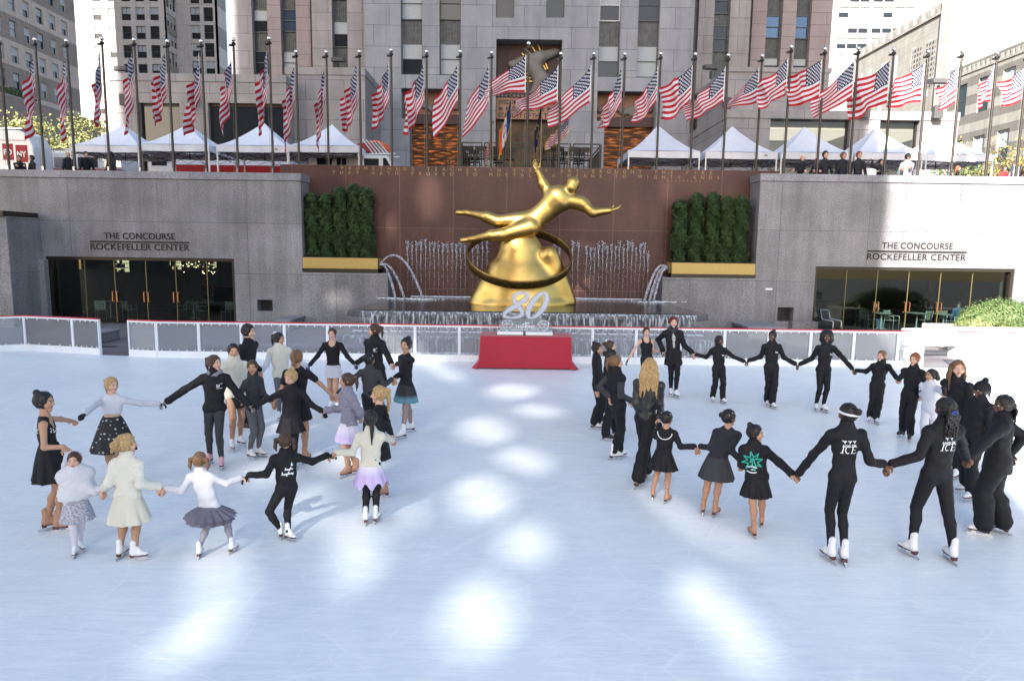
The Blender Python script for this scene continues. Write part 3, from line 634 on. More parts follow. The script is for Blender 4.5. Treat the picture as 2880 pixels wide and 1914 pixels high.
# water falling over the lips
def sheet(x0, x1, y0, z0, y1, z1, n=60, amp=.03):
    b = MB()
    def fn(u, v):
        x = x0+(x1-x0)*u; t = v; return (x, y0+(y1-y0)*math.sin(t*1.57)**.7+amp*math.sin(x*9+3*math.sin(x*2.3))*t, z0+(z1-z0)*t*t if t < 1 else z1)
    return b.grid(fn, n*4, 10)
o = sheet(BX0+.5, BX1-.5, BY-.005, WZ-.02, BY-.16, .505).build('waterfall', 'water_fall', smooth=True); tag(o, 'thin sheet of water falling from the upper basin lip', 'waterfall')
o = sheet(BX0+.25, BX1-.25, 21.49, .52, 21.33, -.02).build('waterfall', 'water_fall', smooth=True); tag(o, 'lower sheet of water falling behind the rink barrier', 'waterfall')
o = MB().box(BX0-.2, BX1+.2, 20.75, 21.5, -.028, -.01).build('pool_surface', 'water'); tag(o, kind='structure')
fo = MB()
for k in range(900):
    zc = rnd.choice((0, 1)); x = rnd.uniform(BX0+.3, BX1-.3)
    if zc: y = BY-.14+rnd.gauss(0, .05); z = .51
    else: y = 21.3+rnd.gauss(0, .07); z = 0
    r = rnd.uniform(.01, .035); fo.ball((x, y, z), r, 3, 0, (1.6, 1, .7))
tag(fo.build('splash_foam', 'snow_fill'), 'white splashing foam at the foot of the two water sheets', 'foam', kind='stuff')
fo = MB()
for k in range(1300):
    x = rnd.uniform(-4.3, 5.5); y = 29.58-abs(rnd.gauss(0, .12)); r = rnd.uniform(.01, .035); fo.ball((x, y, WZ), r, 3, 0, (1.8, 1, .6))
for cx, cy in ((-5.0, 28.2), (-4.2, 28.0), (-3.6, 27.9), (5.6, 28.0), (6.2, 28.3)):
    for k in range(120):
        a = rnd.uniform(0, 6.28); q = abs(rnd.gauss(0, .25)); fo.ball((cx+q*math.cos(a)*1.5, cy+q*math.sin(a)*.8, WZ), rnd.uniform(.01, .03), 3, 0, (1.8, 1, .5))
tag(fo.build('pool_foam', 'snow_fill'), 'white foam on the upper pool under the jets', 'foam', kind='stuff')
# jets against the red wall
jets = []
def jet_mesh(h, seed):
    r_ = random.Random(seed); b = MB(); pts = []; rad = []
    n = 22
    for i in range(n+1):
        t = i/n; pts.append((.012*math.sin(t*9+seed)+.02*r_.uniform(-1, 1)*t, .012*r_.uniform(-1, 1), h*t)); rad.append(.005+(.034*((t-.55)/.45)**1.2 if t > .55 else 0)*(1 if t < .97 else .6)+(.008*r_.random() if t > .5 else 0))
    b.tube(pts, rad, 6)
    for k in range(60):
        t = r_.random()**.45; b.ball((r_.gauss(0, .016+.04*t), r_.gauss(0, .03), h*(t*1.0)-.02), r_.uniform(.004, .010)+.004*t, 3, 0, (1, 1, .45))
    for k in range(10): b.ball((r_.gauss(0, .04), r_.gauss(0, .03), h+r_.gauss(0, .02)), r_.uniform(.014, .026), 3, 0, (1, 1, .5))
    return b.mesh('jet', ['water_jet', 'spray_drop'], True)
jm = []
for k in range(6):
    me = jet_mesh(1, k+3); me.polygons.foreach_set('material_index', [0 if i < 138 else 1 for i in range(len(me.polygons))]); jm.append(me)
us = [1147+12.4*i for i in range(14)]+[1330+13*i for i in range(4)]+[1560, 1573]+[1610, 1625]+[1648+11.6*i for i in range(16)]
for i, u in enumerate(us):
    top = 683+rnd.uniform(-7, 9) if u < 1400 else 689+rnd.uniform(-7, 12)
    if u > 1815: top += 28
    x = PX(u, 29.45, 760); z = PZ(u, top, 29.45); o = link('water_jet', jm[i % 6]); o.location = (x, 29.45+rnd.uniform(-.03, .03), WZ); o.scale = (rnd.uniform(.85, 1.2), 1, z-WZ)
    tag(o, 'thin upright jet of foaming water before the red wall', 'water jet', 'upright water jets before the red wall')
def arc(p0, p1, h, lab, n=16):
    b = MB(); pts = []; 
    for i in range(n+1):
        t = i/n; pts.append((p0[0]+(p1[0]-p0[0])*t, p0[1]+(p1[1]-p0[1])*t, p0[2]+(p1[2]-p0[2])*t*t+h*4*t*(1-t)))
    b.tube(pts, [.024+.02*math.sin(i*2.1)**2+.03*i/n for i in range(n+1)], 6)
    for k in range(60):
        t = rnd.random()**.6; i = min(n-1, int(t*n)); p = Vector(pts[i]).lerp(Vector(pts[i+1]), t*n-i); b.ball((p.x+rnd.gauss(0, .03), p.y+rnd.gauss(0, .03), p.z+rnd.gauss(0, .03)), rnd.uniform(.006, .016), 3)
    me = b.mesh('arc', ['water_jet', 'spray_drop'], True); me.polygons.foreach_set('material_index', [0 if i < n*6 else 1 for i in range(len(me.polygons))])
    o = link('water_arc', me); tag(o, lab, 'water jet', 'water arcs from the planter spouts'); return o
s0 = gy(1068, 745, 28.25); s1 = gy(1878, 755, 28.25)
arc(s0, (PX(1112, 28, 830), 28.0, WZ), .10, 'inner falling arc of water from the left spout'); arc(s0, (PX(1138, 27.9, 830), 27.9, WZ), .16, 'middle arc of water from the left spout'); arc(s0, (PX(1190, 27.8, 830), 27.8, WZ), .62, 'highest and farthest arc of water from the left spout')
arc(s1, (PX(1838, 28, 840), 28.0, WZ), .10, 'inner falling arc of water from the right spout'); arc(s1, (PX(1826, 27.9, 840), 27.9, WZ), .18, 'middle arc of water from the right spout'); arc(s1, (PX(1812, 27.8, 840), 27.8, WZ), .3, 'farthest arc of water from the right spout')
# ================================================================ PLANTERS WITH CLIPPED EVERGREENS
fm = mat('evergreen', (.022, .045, .012), .65, var=.6, vscale=6); mat('evergreen_light', (.052, .105, .022), .65, var=.4, vscale=6); mat('twig', (.09, .06, .04), .8)
def leaf_cloud(fn, n, sz, mats, name, parent, seed=0, flat=.5):
    """many small leaf faces; fn(r) -> (position, outward normal, material index)"""
    r = np.random.RandomState(seed); P, N, MI = fn(r, n)
    a = r.uniform(0, 6.283, n); t = np.cross(N, np.stack([np.cos(a), np.sin(a), r.uniform(-.6, .6, n)], 1)); t /= np.linalg.norm(t, axis=1)[:, None]+1e-9
    N2 = N+r.normal(0, flat, (n, 3)); b2 = np.cross(t, N2); b2 /= np.linalg.norm(b2, axis=1)[:, None]+1e-9
    s = sz*r.uniform(.6, 1.4, n)[:, None]
    V = np.stack([P-t*s*.5, P-b2*s*.35, P+t*s*.5, P+b2*s*.35], 1).reshape(-1, 3); Q = np.arange(n*4).reshape(-1, 4)
    return link(name, np_mesh(name, [(V, Q, MI)], mats, False), parent)
def cypress(x, y, z0, h, w, seed, lab):
    t = empty('evergreen_tree', (x, y, z0), 0, lab, 'evergreen', 'clipped columnar evergreens in the gilt planters')
    MB().tube([(0, 0, 0), (0, 0, h*.8)], [.05, .015], 6).build('trunk', 'twig', t)
    def fn(r, n):
        zz = r.uniform(0, 1, n)**.9; prof = np.where(zz < .86, .88+.12*np.sin(zz*9+seed), np.sqrt(np.clip(1-((zz-.86)/.14)**2, 0, 1))*.97)*(1-.10*zz)
        a = r.uniform(0, 6.283, n); lump = 1+.13*np.sin(a*3+zz*17+seed)+.10*np.sin(a*5-zz*31+seed*2)+.06*np.sin(zz*70+a*2)
        q = np.clip(1-np.abs(r.normal(0, .18, n)), .2, 1)*lump*prof*w/2
        P = np.stack([q*np.cos(a), q*np.sin(a)*.85, .03+zz*h+r.normal(0, .02, n)], 1); N = np.stack([np.cos(a), np.sin(a), np.full(n, .9)], 1)
        return P, N, (r.uniform(0, 1, n)+.25*np.sin(a*3+zz*17+seed) > .72).astype(int)
    leaf_cloud(fn, 13000, .05, ['evergreen', 'evergreen_light'], 'crown', t, seed)
YP = 28.95
for side, (u0, u1, v0, v1, trees) in {'l': (852, 1063, 722, 754, ((877, 543), (917, 546), (958, 527), (998, 520), (1030, 528))), 'r': (1889, 2107, 737, 770, ((1912, 562), (1957, 545), (2003, 543), (2045, 555), (2083, 553)))}.items():
    x0 = PX(u0, 28.5, 740); x1 = PX(u1, 28.5, 740); z1 = PZ(u0, v0, 28.5); z0 = PZ(u0, v1, 28.5)
    if side == 'r': x1 = 9.88
    else: x0 = -8.57
    t = empty('planter_box', (x0, 28.45, z0), 0, 'long gilt planter box on the '+('left' if side == 'l' else 'right')+' granite block', 'planter')
    MB().box(0, x1-x0, 0, 1.0, 0, z1-z0-.02).build('box', 'planter_gold', t, bevel=.015); MB().box(.05, x1-x0-.05, .05, .95, z1-z0-.018, z1-z0+.01).build('soil', 'soil', t)
    bs = MB(); bs.box(0-.02, x1-x0+.02, -.05, 1.04, -.1, -.003); bs.box(0, x1-x0, -.02, 1.02, 2.172-z0, -.103); bs.build('base', 'bronze', t)
    sp = MB()
    if side == 'l': sp.tube([(x1-x0, .3, -.06), (x1-x0+.28, .0, -.02), (s0[0]-x0, s0[1]-28.45, s0[2]-z0)], [.09, .07, .05], 8)
    else: sp.tube([(0, .3, -.06), (-.2, .0, -.02), (s1[0]-x0, s1[1]-28.45, s1[2]-z0)], [.09, .07, .05], 8)
    sp.build('spout', 'bronze', t, smooth=True)
    for k, (u, v) in enumerate(trees):
        xx = min(max(PX(u, YP, 640), x0+.28), x1-.28); zt = PZ(u, v, YP)
        cypress(xx, YP, z1, zt-z1, .80, k*7+(3 if side == 'l' else 11), ('leftmost', 'second', 'middle', 'tallest fourth', 'rightmost')[k]+' clipped evergreen in the '+('left' if side == 'l' else 'right')+' gilt planter')
# ================================================================ GILDED STATUE (plain stand-in: smooth athletic figure over a plain ring and mound)
SY = 26.2; sx0, sz0 = PX(1465, SY, 853), WZ
def S(u, v, dy=0): return gy(u, v, SY+dy)
st = empty('gilded_statue', (sx0, SY, WZ), 0, 'large gilded statue of a figure with outstretched arms over a plain ring and mound', 'statue')
def rel(V): return V-np.array([sx0, SY, WZ])
mound = [cone(S(1469, 845), S(1462, 700), 1.55, .68, (0, 1, 0), .62), cone(S(1465, 850), S(1465, 835), 1.78, 1.6, (0, 1, 0), .62), cone(S(1462, 700), S(1448, 655), .66, .4, (0, 1, 0), .7), cone(S(1600, 845, -.1), S(1548, 715, -.35), .25, .3, None, 1), cone(S(1345, 848, -.2), S(1400, 760, -.2), .3, .3, None, 1)]
V, Q, t_ = sdf_mesh([('add', mound), ('cut', [((sx0, SY, WZ-3.0), (sx0, SY, WZ-3.0001), 3.0, 3.0, None, 1, 0)])], .06, .35)
V[:, 2] = np.maximum(V[:, 2], WZ-.02); link('mound', np_mesh('mound', [(rel(smooth_np(V, Q, 2)), Q, t_)], ['gold']), st)
# plain ring, tilted towards the viewer
rc = S(1460, 722, -.1); rr = 1.95
def ring_fn(u, v):
    a = 2*math.pi*u; q = 2*math.pi*v; prof = (.05*math.cos(q), .19*math.sin(q))
    r_ = rr+prof[0]; x = r_*math.cos(a); y = r_*math.sin(a)*.86; z = prof[1]; ti = .62; rl = .04
    yy = y*math.cos(ti)-z*math.sin(ti); zz = y*math.sin(ti)+z*math.cos(ti)
    return (x+zz*rl, yy, zz-x*rl)
g = MB().grid(ring_fn, 96, 14).build('ring', 'gold_dark', st, smooth=True); g.location = (rc[0]-sx0, rc[1]-SY, rc[2]-WZ)
sd = [S(1408, 676, 0), S(1540, 690, 0)]
def fp(*pts): return pts
hipc = S(1500, 622, -.15); chest = S(1570, 560, -.25); neck = S(1595, 545, -.28); head = S(1608, 525, -.35)
shL = S(1550, 552, -.15); shR = S(1636, 572, -.35)
P = [cone(head-np.array([.02, .05, .02]), head+np.array([.04, 0, .12]), .23, .25), cone(hipc, S(1535, 592, -.2), .33, .29, (0, 1, 0), .8), cone(S(1535, 592, -.2), chest, .29, .40, (0, 1, 0), .75), cone(shL, shR, .21, .21), cone(chest, neck, .26, .15), cone(neck, head, .13, .13),
     cone(shL, S(1528, 518, -.1), .18, .14), cone(S(1528, 518, -.1), S(1512, 482, -.15), .135, .085),
     cone(shR, S(1668, 598, -.5), .17, .13), cone(S(1668, 598, -.5), S(1715, 592, -.6), .13, .085),
     cone(S(1487, 618, -.05), S(1400, 622, 0), .27, .17), cone(S(1400, 622, 0), S(1370, 610, .05), .17, .16), cone(S(1370, 610, .05), S(1312, 598, .1), .14, .075), cone(S(1312, 598, .1), S(1288, 598, .1), .07, .08),
     cone(S(1492, 638, -.3), S(1412, 660, -.45), .27, .17), cone(S(1412, 660, -.45), S(1380, 662, -.45), .17, .15), cone(S(1380, 662, -.45), S(1325, 672, -.4), .14, .075), cone(S(1325, 672, -.4), S(1300, 676, -.4), .07, .08)]
H1 = hand_prims(S(1512, 482, -.15), S(1505, 465, -.15)-S(1512, 482, -.15), np.array([.6, -1, 0]), 2.9, .45, 1)
H2 = hand_prims(S(1715, 592, -.6), S(1740, 583, -.6)-S(1715, 592, -.6), np.array([0, -.3, 1]), 2.7, .12, -1)
P = [P[0]]+[(q[0], q[1], q[2]*1.32, q[3]*1.32, *q[4:]) for q in P[1:]]
V, Q, t_ = sdf_mesh([('add', P)], .035, .09); hs_ = [sdf_mesh([('add', h_)], .02, .02) for h_ in (H1, H2)]
link('figure', np_mesh('figure', [(rel(smooth_np(V, Q, 1)), Q, t_)]+[(rel(a), b, c) for a, b, c in hs_], ['gold']), st)
STATUE_HEAD = (head, sx0, SY)
# ================================================================ RED TABLE AND ICE CARVING
p0 = gz(1350, 1037); TW = 2.46; TD = .95; TH = .9; tx = p0[0]; ty = p0[1]
t = empty('cloth_covered_table', (tx+TW/2, ty+TD/2, 0), 0, 'long table under a red cloth on the ice before the fountain', 'table')
b = MB(); b.box(-TW/2+.05, TW/2-.05, -TD/2+.05, TD/2-.05, TH-.05, TH-.012)
b.build('tabletop', 'rubber', t)
for sx in (-1, 1):
    for sy in (-1, 1): MB().box(sx*(TW/2-.12)-.02, sx*(TW/2-.12)+.02, sy*(TD/2-.12)-.02, sy*(TD/2-.12)+.02, 0, TH-.051).build('leg', 'black_metal', t)
def drape():
    b = MB(); per = []
    n = 40
    for i in range(n): per.append((-TW/2+TW*i/n, -TD/2, 0, -1))
    per += [(TW/2+.002, -TD/2, .7, -.7)]
    for i in range(1, 14): per.append((TW/2, -TD/2+TD*i/14, 1, 0))
    per += [(TW/2, TD/2, .7, .7)]
    for i in range(1, n): per.append((TW/2-TW*i/n, TD/2, 0, 1))
    per += [(-TW/2, TD/2, -.7, .7)]
    for i in range(1, 14): per.append((-TW/2, TD/2-TD*i/14, -1, 0))
    per += [(-TW/2-.002, -TD/2, -.7, -.7)]
    m = len(per); rows = 9; vs = []
    for r in range(rows):
        q = r/(rows-1)
        for k, (x, y, nx, ny) in enumerate(per):
            side = abs(nx); corner = math.exp(-min(abs(x-s*TW/2) for s in (-1, 1))*9)*(1 if y < 0 else .6)
            o = .006*q*math.sin(x*2.1+y*7)+(side*(.04*q**1.4+.03*q*math.sin(y*13)+.16*max(0, q-.75)*4*q*(1 if y < 0 else .4)))
            zz = TH-(TH-(.035 if not side else .012))*q
            vs.append((x+nx*o, y+ny*o*.8, zz))
    fs = [(r*m+k, r*m+(k+1) % m, (r+1)*m+(k+1) % m, (r+1)*m+k) for r in range(rows-1) for k in range(m)]
    vs += [(x, y, TH+.001) for x, y, _, _ in per]; fs.append(tuple(range(rows*m, rows*m+m)))
    b.add(vs, fs); return b
tag(drape().build('cloth', 'table_cloth', t))
MB().box(-TW/2+.01, TW/2-.03, -TD/2+.02, TD/2-.02, .0, .03).build('skirt_board', 'black', t)
IY = ty+.42; zc = TH+.004
iz = lambda v: PZ(1480, v, IY)
tr = empty('ice_carving', (PX(1477, IY, 930), IY, zc), 0, 'clear ice carving of the number 80 on two trays on the red table', 'ice sculpture')
xl = lambda u: PX(u, IY, 930)-PX(1477, IY, 930)
for a, c in ((1399, 1471), (1478, 1553)):
    bb = MB(); x0, x1 = xl(a), xl(c); bb.box(x0, x1, -.22, .22, 0, .012); bb.box(x0, x1, -.22, -.208, .0, .10); bb.box(x0, x1, .208, .22, .0, .10); bb.box(x0, x0+.012, -.208, .208, .0, .10); bb.box(x1-.012, x1, -.208, .208, .0, .10)
    bb.build('tray', 'ice_block', tr); MB().box(x0+.02, x1-.02, -.2, .2, .013, .06).build('packed_snow', 'snow_fill', tr)
mat('frosted_ice', (.44, .47, .58), .35, var=.1, vscale=20)
ig = glass('clear_ice', (.86, .92, .96), .9, .08, .9, 1.6, milk=.14)
zb0 = .062; zb1 = iz(900)-zc
MB().prism([(xl(1408), zb0), (xl(1545), zb0), (xl(1552), zb0+(zb1-zb0)*.35), (xl(1546), zb1), (xl(1407), zb1), (xl(1402), zb0+(zb1-zb0)*.35)], 'y', -.1, .1).build('block', 'clear_ice', tr, bevel=.015, fix=True)
def gem(cx, s, r=.16):
    b = MB(); pts = [(-.5, .9), (.45, 1.0), (1, .5), (.95, .1), (.2, -1), (-.95, .35)]; P = [(cx+s*p[0]*r, zb0+.02+(zb1-zb0)*.5+p[1]*r*.95) for p in pts]; c = (cx+s*.15*r, zb0+.02+(zb1-zb0)*.5+.3*r)
    for i in range(6):
        a, d = P[i], P[(i+1) % 6]; b.bar((a[0], -.105, a[1]), (d[0], -.105, d[1]), .008); b.bar((a[0], -.105, a[1]), (c[0], -.105, c[1]), .006)
    return b
gg = gem(xl(1428), -1); g2 = gem(xl(1527), 1); gg.add(g2.v, g2.f); gg.build('facet_lines', 'snow_fill', tr)
e = MB(); e.bar((-.08, -.105, zb1-.10), (.11, -.105, zb1-.06), .014); e.tube([(-.06, -.105, zb1-.12), (-.02, -.105, zb1-.17), (.03, -.105, zb1-.17), (.06, -.105, zb1-.12)], .006, 5); e.bar((.0, -.105, zb1-.03), (.01, -.105, zb1-.12), .016); e.build('emblem', 'snow_fill', tr)
text_on_wall('lettering', 'THE RINK', .12, 'snow_fill', (0.0, -.104, zb0+.125), tr, width=.55, depth=.003)
text_on_wall('lettering', 'ROCKEFELLER CENTER', .05, 'snow_fill', (0.0, -.104, zb0+.07), tr, width=.78, depth=.003)
zt = iz(822)-zc; nh = zt-zb1-.03
def digit(pts, ws, nm, y0, y1, m, grow=0):
    """swept ribbon with varying width = brush script numeral"""
    b = MB(); n = len(pts); L_ = []; R_ = []
    for i in range(n):
        p = Vector(pts[i]); d = (Vector(pts[(i+1) % n])-Vector(pts[i-1])).normalized(); q = Vector((-d.y, d.x)); w_ = ws[i]/2+grow
        L_.append(p+q*w_); R_.append(p-q*w_)
    sh = lambda i: -.012*abs(i/n-.5)*2
    vs = [(p.x, y0+sh(i), p.y) for i, p in enumerate(L_)]+[(p.x, y0+sh(i), p.y) for i, p in enumerate(R_)]+[(p.x, y1, p.y) for p in L_]+[(p.x, y1, p.y) for p in R_]
    fs = []
    for i in range(n):
        j = (i+1) % n; fs += [(i, j, n+j, n+i), (2*n+i, 3*n+i, 3*n+j, 2*n+j), (i, 2*n+i, 2*n+j, j), (n+i, n+j, 3*n+j, 3*n+i)]
    b.add(vs, fs); return b.build(nm, m, tr, smooth=False)
def eight(N=64):
    P_ = []; W_ = []
    for i in range(N):
        a = 2*math.pi*i/N; s_ = math.sin(a); y = .5+.47*math.cos(a)*1.0; x = .30*math.sin(2*a)*(.82 if y > .5 else 1.12); P_.append((x+(y-.5)*.42, y)); W_.append(.05+.085*abs(math.sin(a))**1*(1 if math.sin(a) > 0 and y > .3 or y < .5 and s_ < 0 else .6))
    return P_, W_
def zero(N=64):
    P_ = []; W_ = []
    for i in range(N):
        a = 2*math.pi*i/N; x = .26*math.cos(a); y = .5+.47*math.sin(a); P_.append((x+(y-.5)*.5, y)); W_.append(.045+.11*abs(math.cos(a)))
    return P_, W_
for fn, cx, nm in ((eight, xl(1453), 'digit_eight'), (zero, xl(1510), 'digit_zero')):
    P_, W_ = fn(); P_ = [(cx+p[0]*nh, zb1+.04+p[1]*nh) for p in P_]; W_ = [w_*nh*1.05 for w_ in W_]
    o = digit(P_, W_, nm, -.05, .03, 'frosted_ice'); digit(P_, W_, 'ice_edge', -.045, .055, 'clear_ice', .035)
MB().box(xl(1425), xl(1530), -.07, .07, zb1+.001, zb1+.05).build('ice_foot', 'clear_ice', tr)
# ================================================================ BUILDINGS
mat('cabinet_grey', (.07, .068, .07), .7)
WM = {}
def win_mesh(w, h, style):
    k = (round(w, 2), round(h, 2), style)
    if k in WM: return WM[k]
    b = MB(); fr = .07 if style != 'far' else .12
    b.box(-w/2, -w/2+fr, -.06, .06, 0, h, 0); b.box(w/2-fr, w/2, -.06, .06, 0, h, 0); b.box(-w/2+fr, w/2-fr, -.06, .06, h-fr, h, 0); b.box(-w/2+fr, w/2-fr, -.06, .06, 0, fr, 0)
    b.box(-w/2+fr, w/2-fr, -.05, .05, h*.5-fr*.4, h*.5+fr*.4, 0)
    up = {'blind': 2, 'dark': 1, 'half': 2, 'sky': 3, 'open': 1, 'far': 2, 'farl': 1, 'bt': 2}[style]; lo = {'blind': 2, 'dark': 1, 'half': 1, 'sky': 3, 'open': 1, 'far': 1, 'farl': 1, 'bt': 1}[style]
    b.add([(-w/2+fr, .02, fr), (w/2-fr, .02, fr), (w/2-fr, .02, h*.5), (-w/2+fr, .02, h*.5)], [(0, 1, 2, 3)], lo)
    b.add([(-w/2+fr, -.01, h*.5), (w/2-fr, -.01, h*.5), (w/2-fr, -.01, h-fr), (-w/2+fr, -.01, h-fr)], [(0, 1, 2, 3)], up)
    if style in ('half', 'bt', 'blind') and w > 1.7: b.box(-.03, .03, -.05, .0, h*.5, h-fr, 0)
    me = b.mesh('window', ['window_frame' if style not in ('bt',) else 'white_frame', 'dark_glass', 'blind', 'sky_glass']); WM[k] = me; return me
def window(parent, p, w, h, rz=0, style='half'):
    o = link('window', win_mesh(w, h, style), parent); o.location = p; o.rotation_euler = (0, 0, R(rz)); return o
def facade(parent, org, rz, ln, z0, z1, holes, mname, style=None, inset=.28, name='wall'):
    """holes in local (x0,x1,z0,z1); the wall faces local -y"""
    o = wall_holes(0, ln, z0, z1, 0, inset+.1, holes, name, mname, parent); o.location = (org[0], org[1], 0); o.rotation_euler = (0, 0, R(rz))
    c, s = math.cos(R(rz)), math.sin(R(rz)); st_ = random.Random(len(holes)+int(ln*7))
    for h in holes:
        x = (h[0]+h[1])/2; y = inset
        sy = style if isinstance(style, str) else (st_.choice(style) if style else None)
        if sy: window(parent, (org[0]+x*c-y*s, org[1]+x*s+y*c, h[2]+.002), h[1]-h[0]-.004, h[3]-h[2]-.004, rz, sy)
    return o
def bld(lab, p=(0, 0, 0)): return empty('office_building', p, 0, lab, 'building')
for nm in ('roof',): mat(nm, (.12, .11, .11), .9)
# --- B1: brown block on the left, facade parallel to the view axis (faces +x)
t = bld('brown stone office block on the left, seen edge on with rows of sash windows')
X1 = -75.0; holes = []
ys = [54.6+1.65*i for i in range(-14, 7)]; kx = 75/40
zrow = [14.9+3.75*i for i in range(0, 16)]
for yy in ys:
    Yw = yy*kx-60
    for z in zrow[:11]: holes.append((Yw-.75, Yw+.75, z+3.6, z+5.9))
holes = [h for h in holes if h[0] > .3 and h[1] < 63.5]
facade(t, (X1, 60, 0), 90, 64, 5.1, 62, holes, 'brown_stone', ['bt', 'bt', 'blind', 'bt', 'half'])
MB().box(-104, X1-.4, 60.01, 123.99, 5.1, 110).build('core', 'brown_stone', t); MB().box(-104, X1, 60.02, 123.98, 62.002, 110).build('upper_storeys', 'brown_stone', t)
hl = []
for yy in (60, 66, 72, 79, 86, 93, 100, 107): hl.append((yy-58, yy-58+2.6, 12.8, 15.8))
facade(t, (-66, 58, 0), 90, 56, 5.1, 22.0, hl, 'brown_stone', 'dark', name='podium_wall')
MB().box(-74.9, -66.4, 58.01, 113.99, 5.1, 21.7).build('podium', 'brown_stone', t)
MB().box(-67.2, -65.9, 58, 114.05, 22.003, 22.25).build('coping', 'wing_stone', t)
def bush(x, y, z, w, h, d, seed, name, lab, cat='shrub', mats=('evergreen', 'evergreen_light'), n=2500, sz=.12, thr=.6, group=None):
    t = empty(name, (x, y, z), 0, lab, cat, group)
    def fn(r, n):
        th = r.uniform(0, 6.283, n); ph = np.arccos(r.uniform(-.3, 1, n)); N = np.stack([np.sin(ph)*np.cos(th), np.sin(ph)*np.sin(th), np.cos(ph)], 1)
        q = (1-np.abs(r.normal(0, .13, n)))*(1+.12*np.sin(th*4+seed+ph*5)+.08*np.sin(th*9+ph*11))
        return N*q[:, None]*np.array([w/2, d/2, h*.75])+np.array([0, 0, h*.25]), N, (r.uniform(0, 1, n)+.2*np.sin(th*4+seed) > thr).astype(int)
    leaf_cloud(fn, n, sz, list(mats), 'foliage', t, seed)
    MB().tube([(0, 0, 0), (.02, 0, h*.5)], [.04, .02], 5).build('stem', 'twig', t); return t
for k, yy in enumerate((64, 74, 84, 96)): bush(-66.6, yy, 22.3, 1.5, 1.1, 7, k, 'roof_hedge', ('nearest', 'second', 'third', 'farthest')[k]+' low hedge along the brown block terrace', 'hedge', n=900, sz=.3)
# --- B2: pale sunlit block far behind
t = bld('brightly sunlit pale tower far behind, between the brown block and the stepped tower'); X0, X2, YB = -134, -112, 210
holes = []
for cx in (675, 780):
    for r_ in range(-4, 12):
        u = cx/2.458; x = PX(u, YB, 60); z = PZ(u, 20/2.458+15+r_*53, YB)
        if z > 8 and z < 90: holes.append((x-X0-1.2, x-X0+1.2, z-3.3, z))
facade(t, (X0, YB, 0), 0, X2-X0, 5, 95, holes, 'pale_stone', ['bt', 'blind', 'bt']); MB().box(X0, X2, YB+.4, YB+20, 5, 94.9).build('core', 'pale_stone', t)
# --- B3: stepped tower, two frontal masses with receding sides
t = bld('stepped grey brown tower in shade with many small sash windows')
YA = 150; xa0, xa1 = PX(325, YA, 100), PX(470, YA, 100); holes = []
for cu in (358, 397, 436, ):
    for r_ in range(-2, 9):
        x = PX(cu, YA, 100); z = PZ(cu, 194+21-53*r_, YA)
        holes.append((x-xa0-.95, x-xa0+.95, z-.1, z+2.45))
facade(t, (xa0, YA, 0), 0, xa1-xa0, 5, 78, [h for h in holes if h[3] < 77], 'tower_stone', ['dark', 'bt', 'half', 'dark', 'open'])
yb = YA*(1440-470)/(1440-530)   # receding side reaches u=530
sd = abs(xa1)*1952/(1440-530); holes = []
ln = sd-YA
for f_ in (.25, .55, .84):
    for r_ in range(-2, 9):
        z = PZ(436, 194+21-53*r_, YA)-1.0; holes.append((ln*f_-.75, ln*f_+.75, z, z+2.5))
facade(t, (xa1, YA, 0), 90, ln, 5, 78, [h for h in holes if h[3] < 77], 'tower_stone_side', ['dark', 'bt', 'half'])
xb1 = PX(612, sd, 100); holes = []
for cu in (551, 588):
    for r_ in range(-2, 9):
        x = PX(cu, sd, 100); z = PZ(cu, 188+21-50*r_, sd); holes.append((x-xa1-1.0, x-xa1+1.0, z-.1, z+2.7))
facade(t, (xa1, sd, 0), 0, xb1-xa1, 5, 78, [h for h in holes if h[3] < 77 and h[0] > .2], 'tower_stone', ['dark', 'bt', 'half', 'open'])
ln2 = abs(xb1)*1952/(1440-664)-sd; holes = []
for f_ in (.3, .75):
    pass
facade(t, (xb1, sd, 0), 90, ln2, 5, 78, [h for h in holes if h[3] < 77], 'tower_stone_side', ['dark', 'bt', 'half'])
MB().box(xa0, xa1-.4, YA+.4, sd+ln2, 5, 77.9).build('core', 'tower_stone', t); MB().box(xa1-.39, xb1-.4, sd+.4, sd+ln2, 5, 77.9).build('core', 'tower_stone', t)
# --- B4: central skyscraper: piers, recessed window strips, three entrance bays
t = empty('skyscraper', (0, 0, 0), label='tall grey limestone skyscraper behind the flags, with three entrance bays', cat='building'); YC = 54.0; TOP = 27.0
def px(u, y=YC): return PX(u, y, 200)
def pz(u, v, y=YC): return PZ(u, v, y)
def strip(u0, u1, y, vs, style, zl=10):
    """recessed vertical strip: windows and dark fluted spandrels"""
    x0, x1 = px(u0, y), px(u1, y); s_ = MB(); zs = []
    um = (u0+u1)/2
    MB().box(x0-.1, x1+.1, y+.5, y+.6, zl, TOP).build('spandrel', 'spandrel', t)
    for n_, (v0, v1) in enumerate(vs):
        z1 = pz(um, v0, y); z0 = pz(um, v1, y); window(t, ((x0+x1)/2, y+.42, z0), x1-x0-.02, z1-z0, 0, style[n_ % len(style)])
    for k in range(7): s_.box(x0+.1+k*(x1-x0-.25)/6, x0+.16+k*(x1-x0-.25)/6, y+.46, y+.499, zl, TOP)
    s_.build('fluting', 'window_frame', t)
def pier(u0, u1, y, v1=None, mname='limestone', z0=5.1, depth=1.6, name='pier'):
    MB().box(px(u0, y), px(u1, y), y, y+depth, z0, TOP).build(name, mname, t)
zc0 = pz(1200, 248)
vsC = [(118, 208), (-42, 52), (-200, -105)]
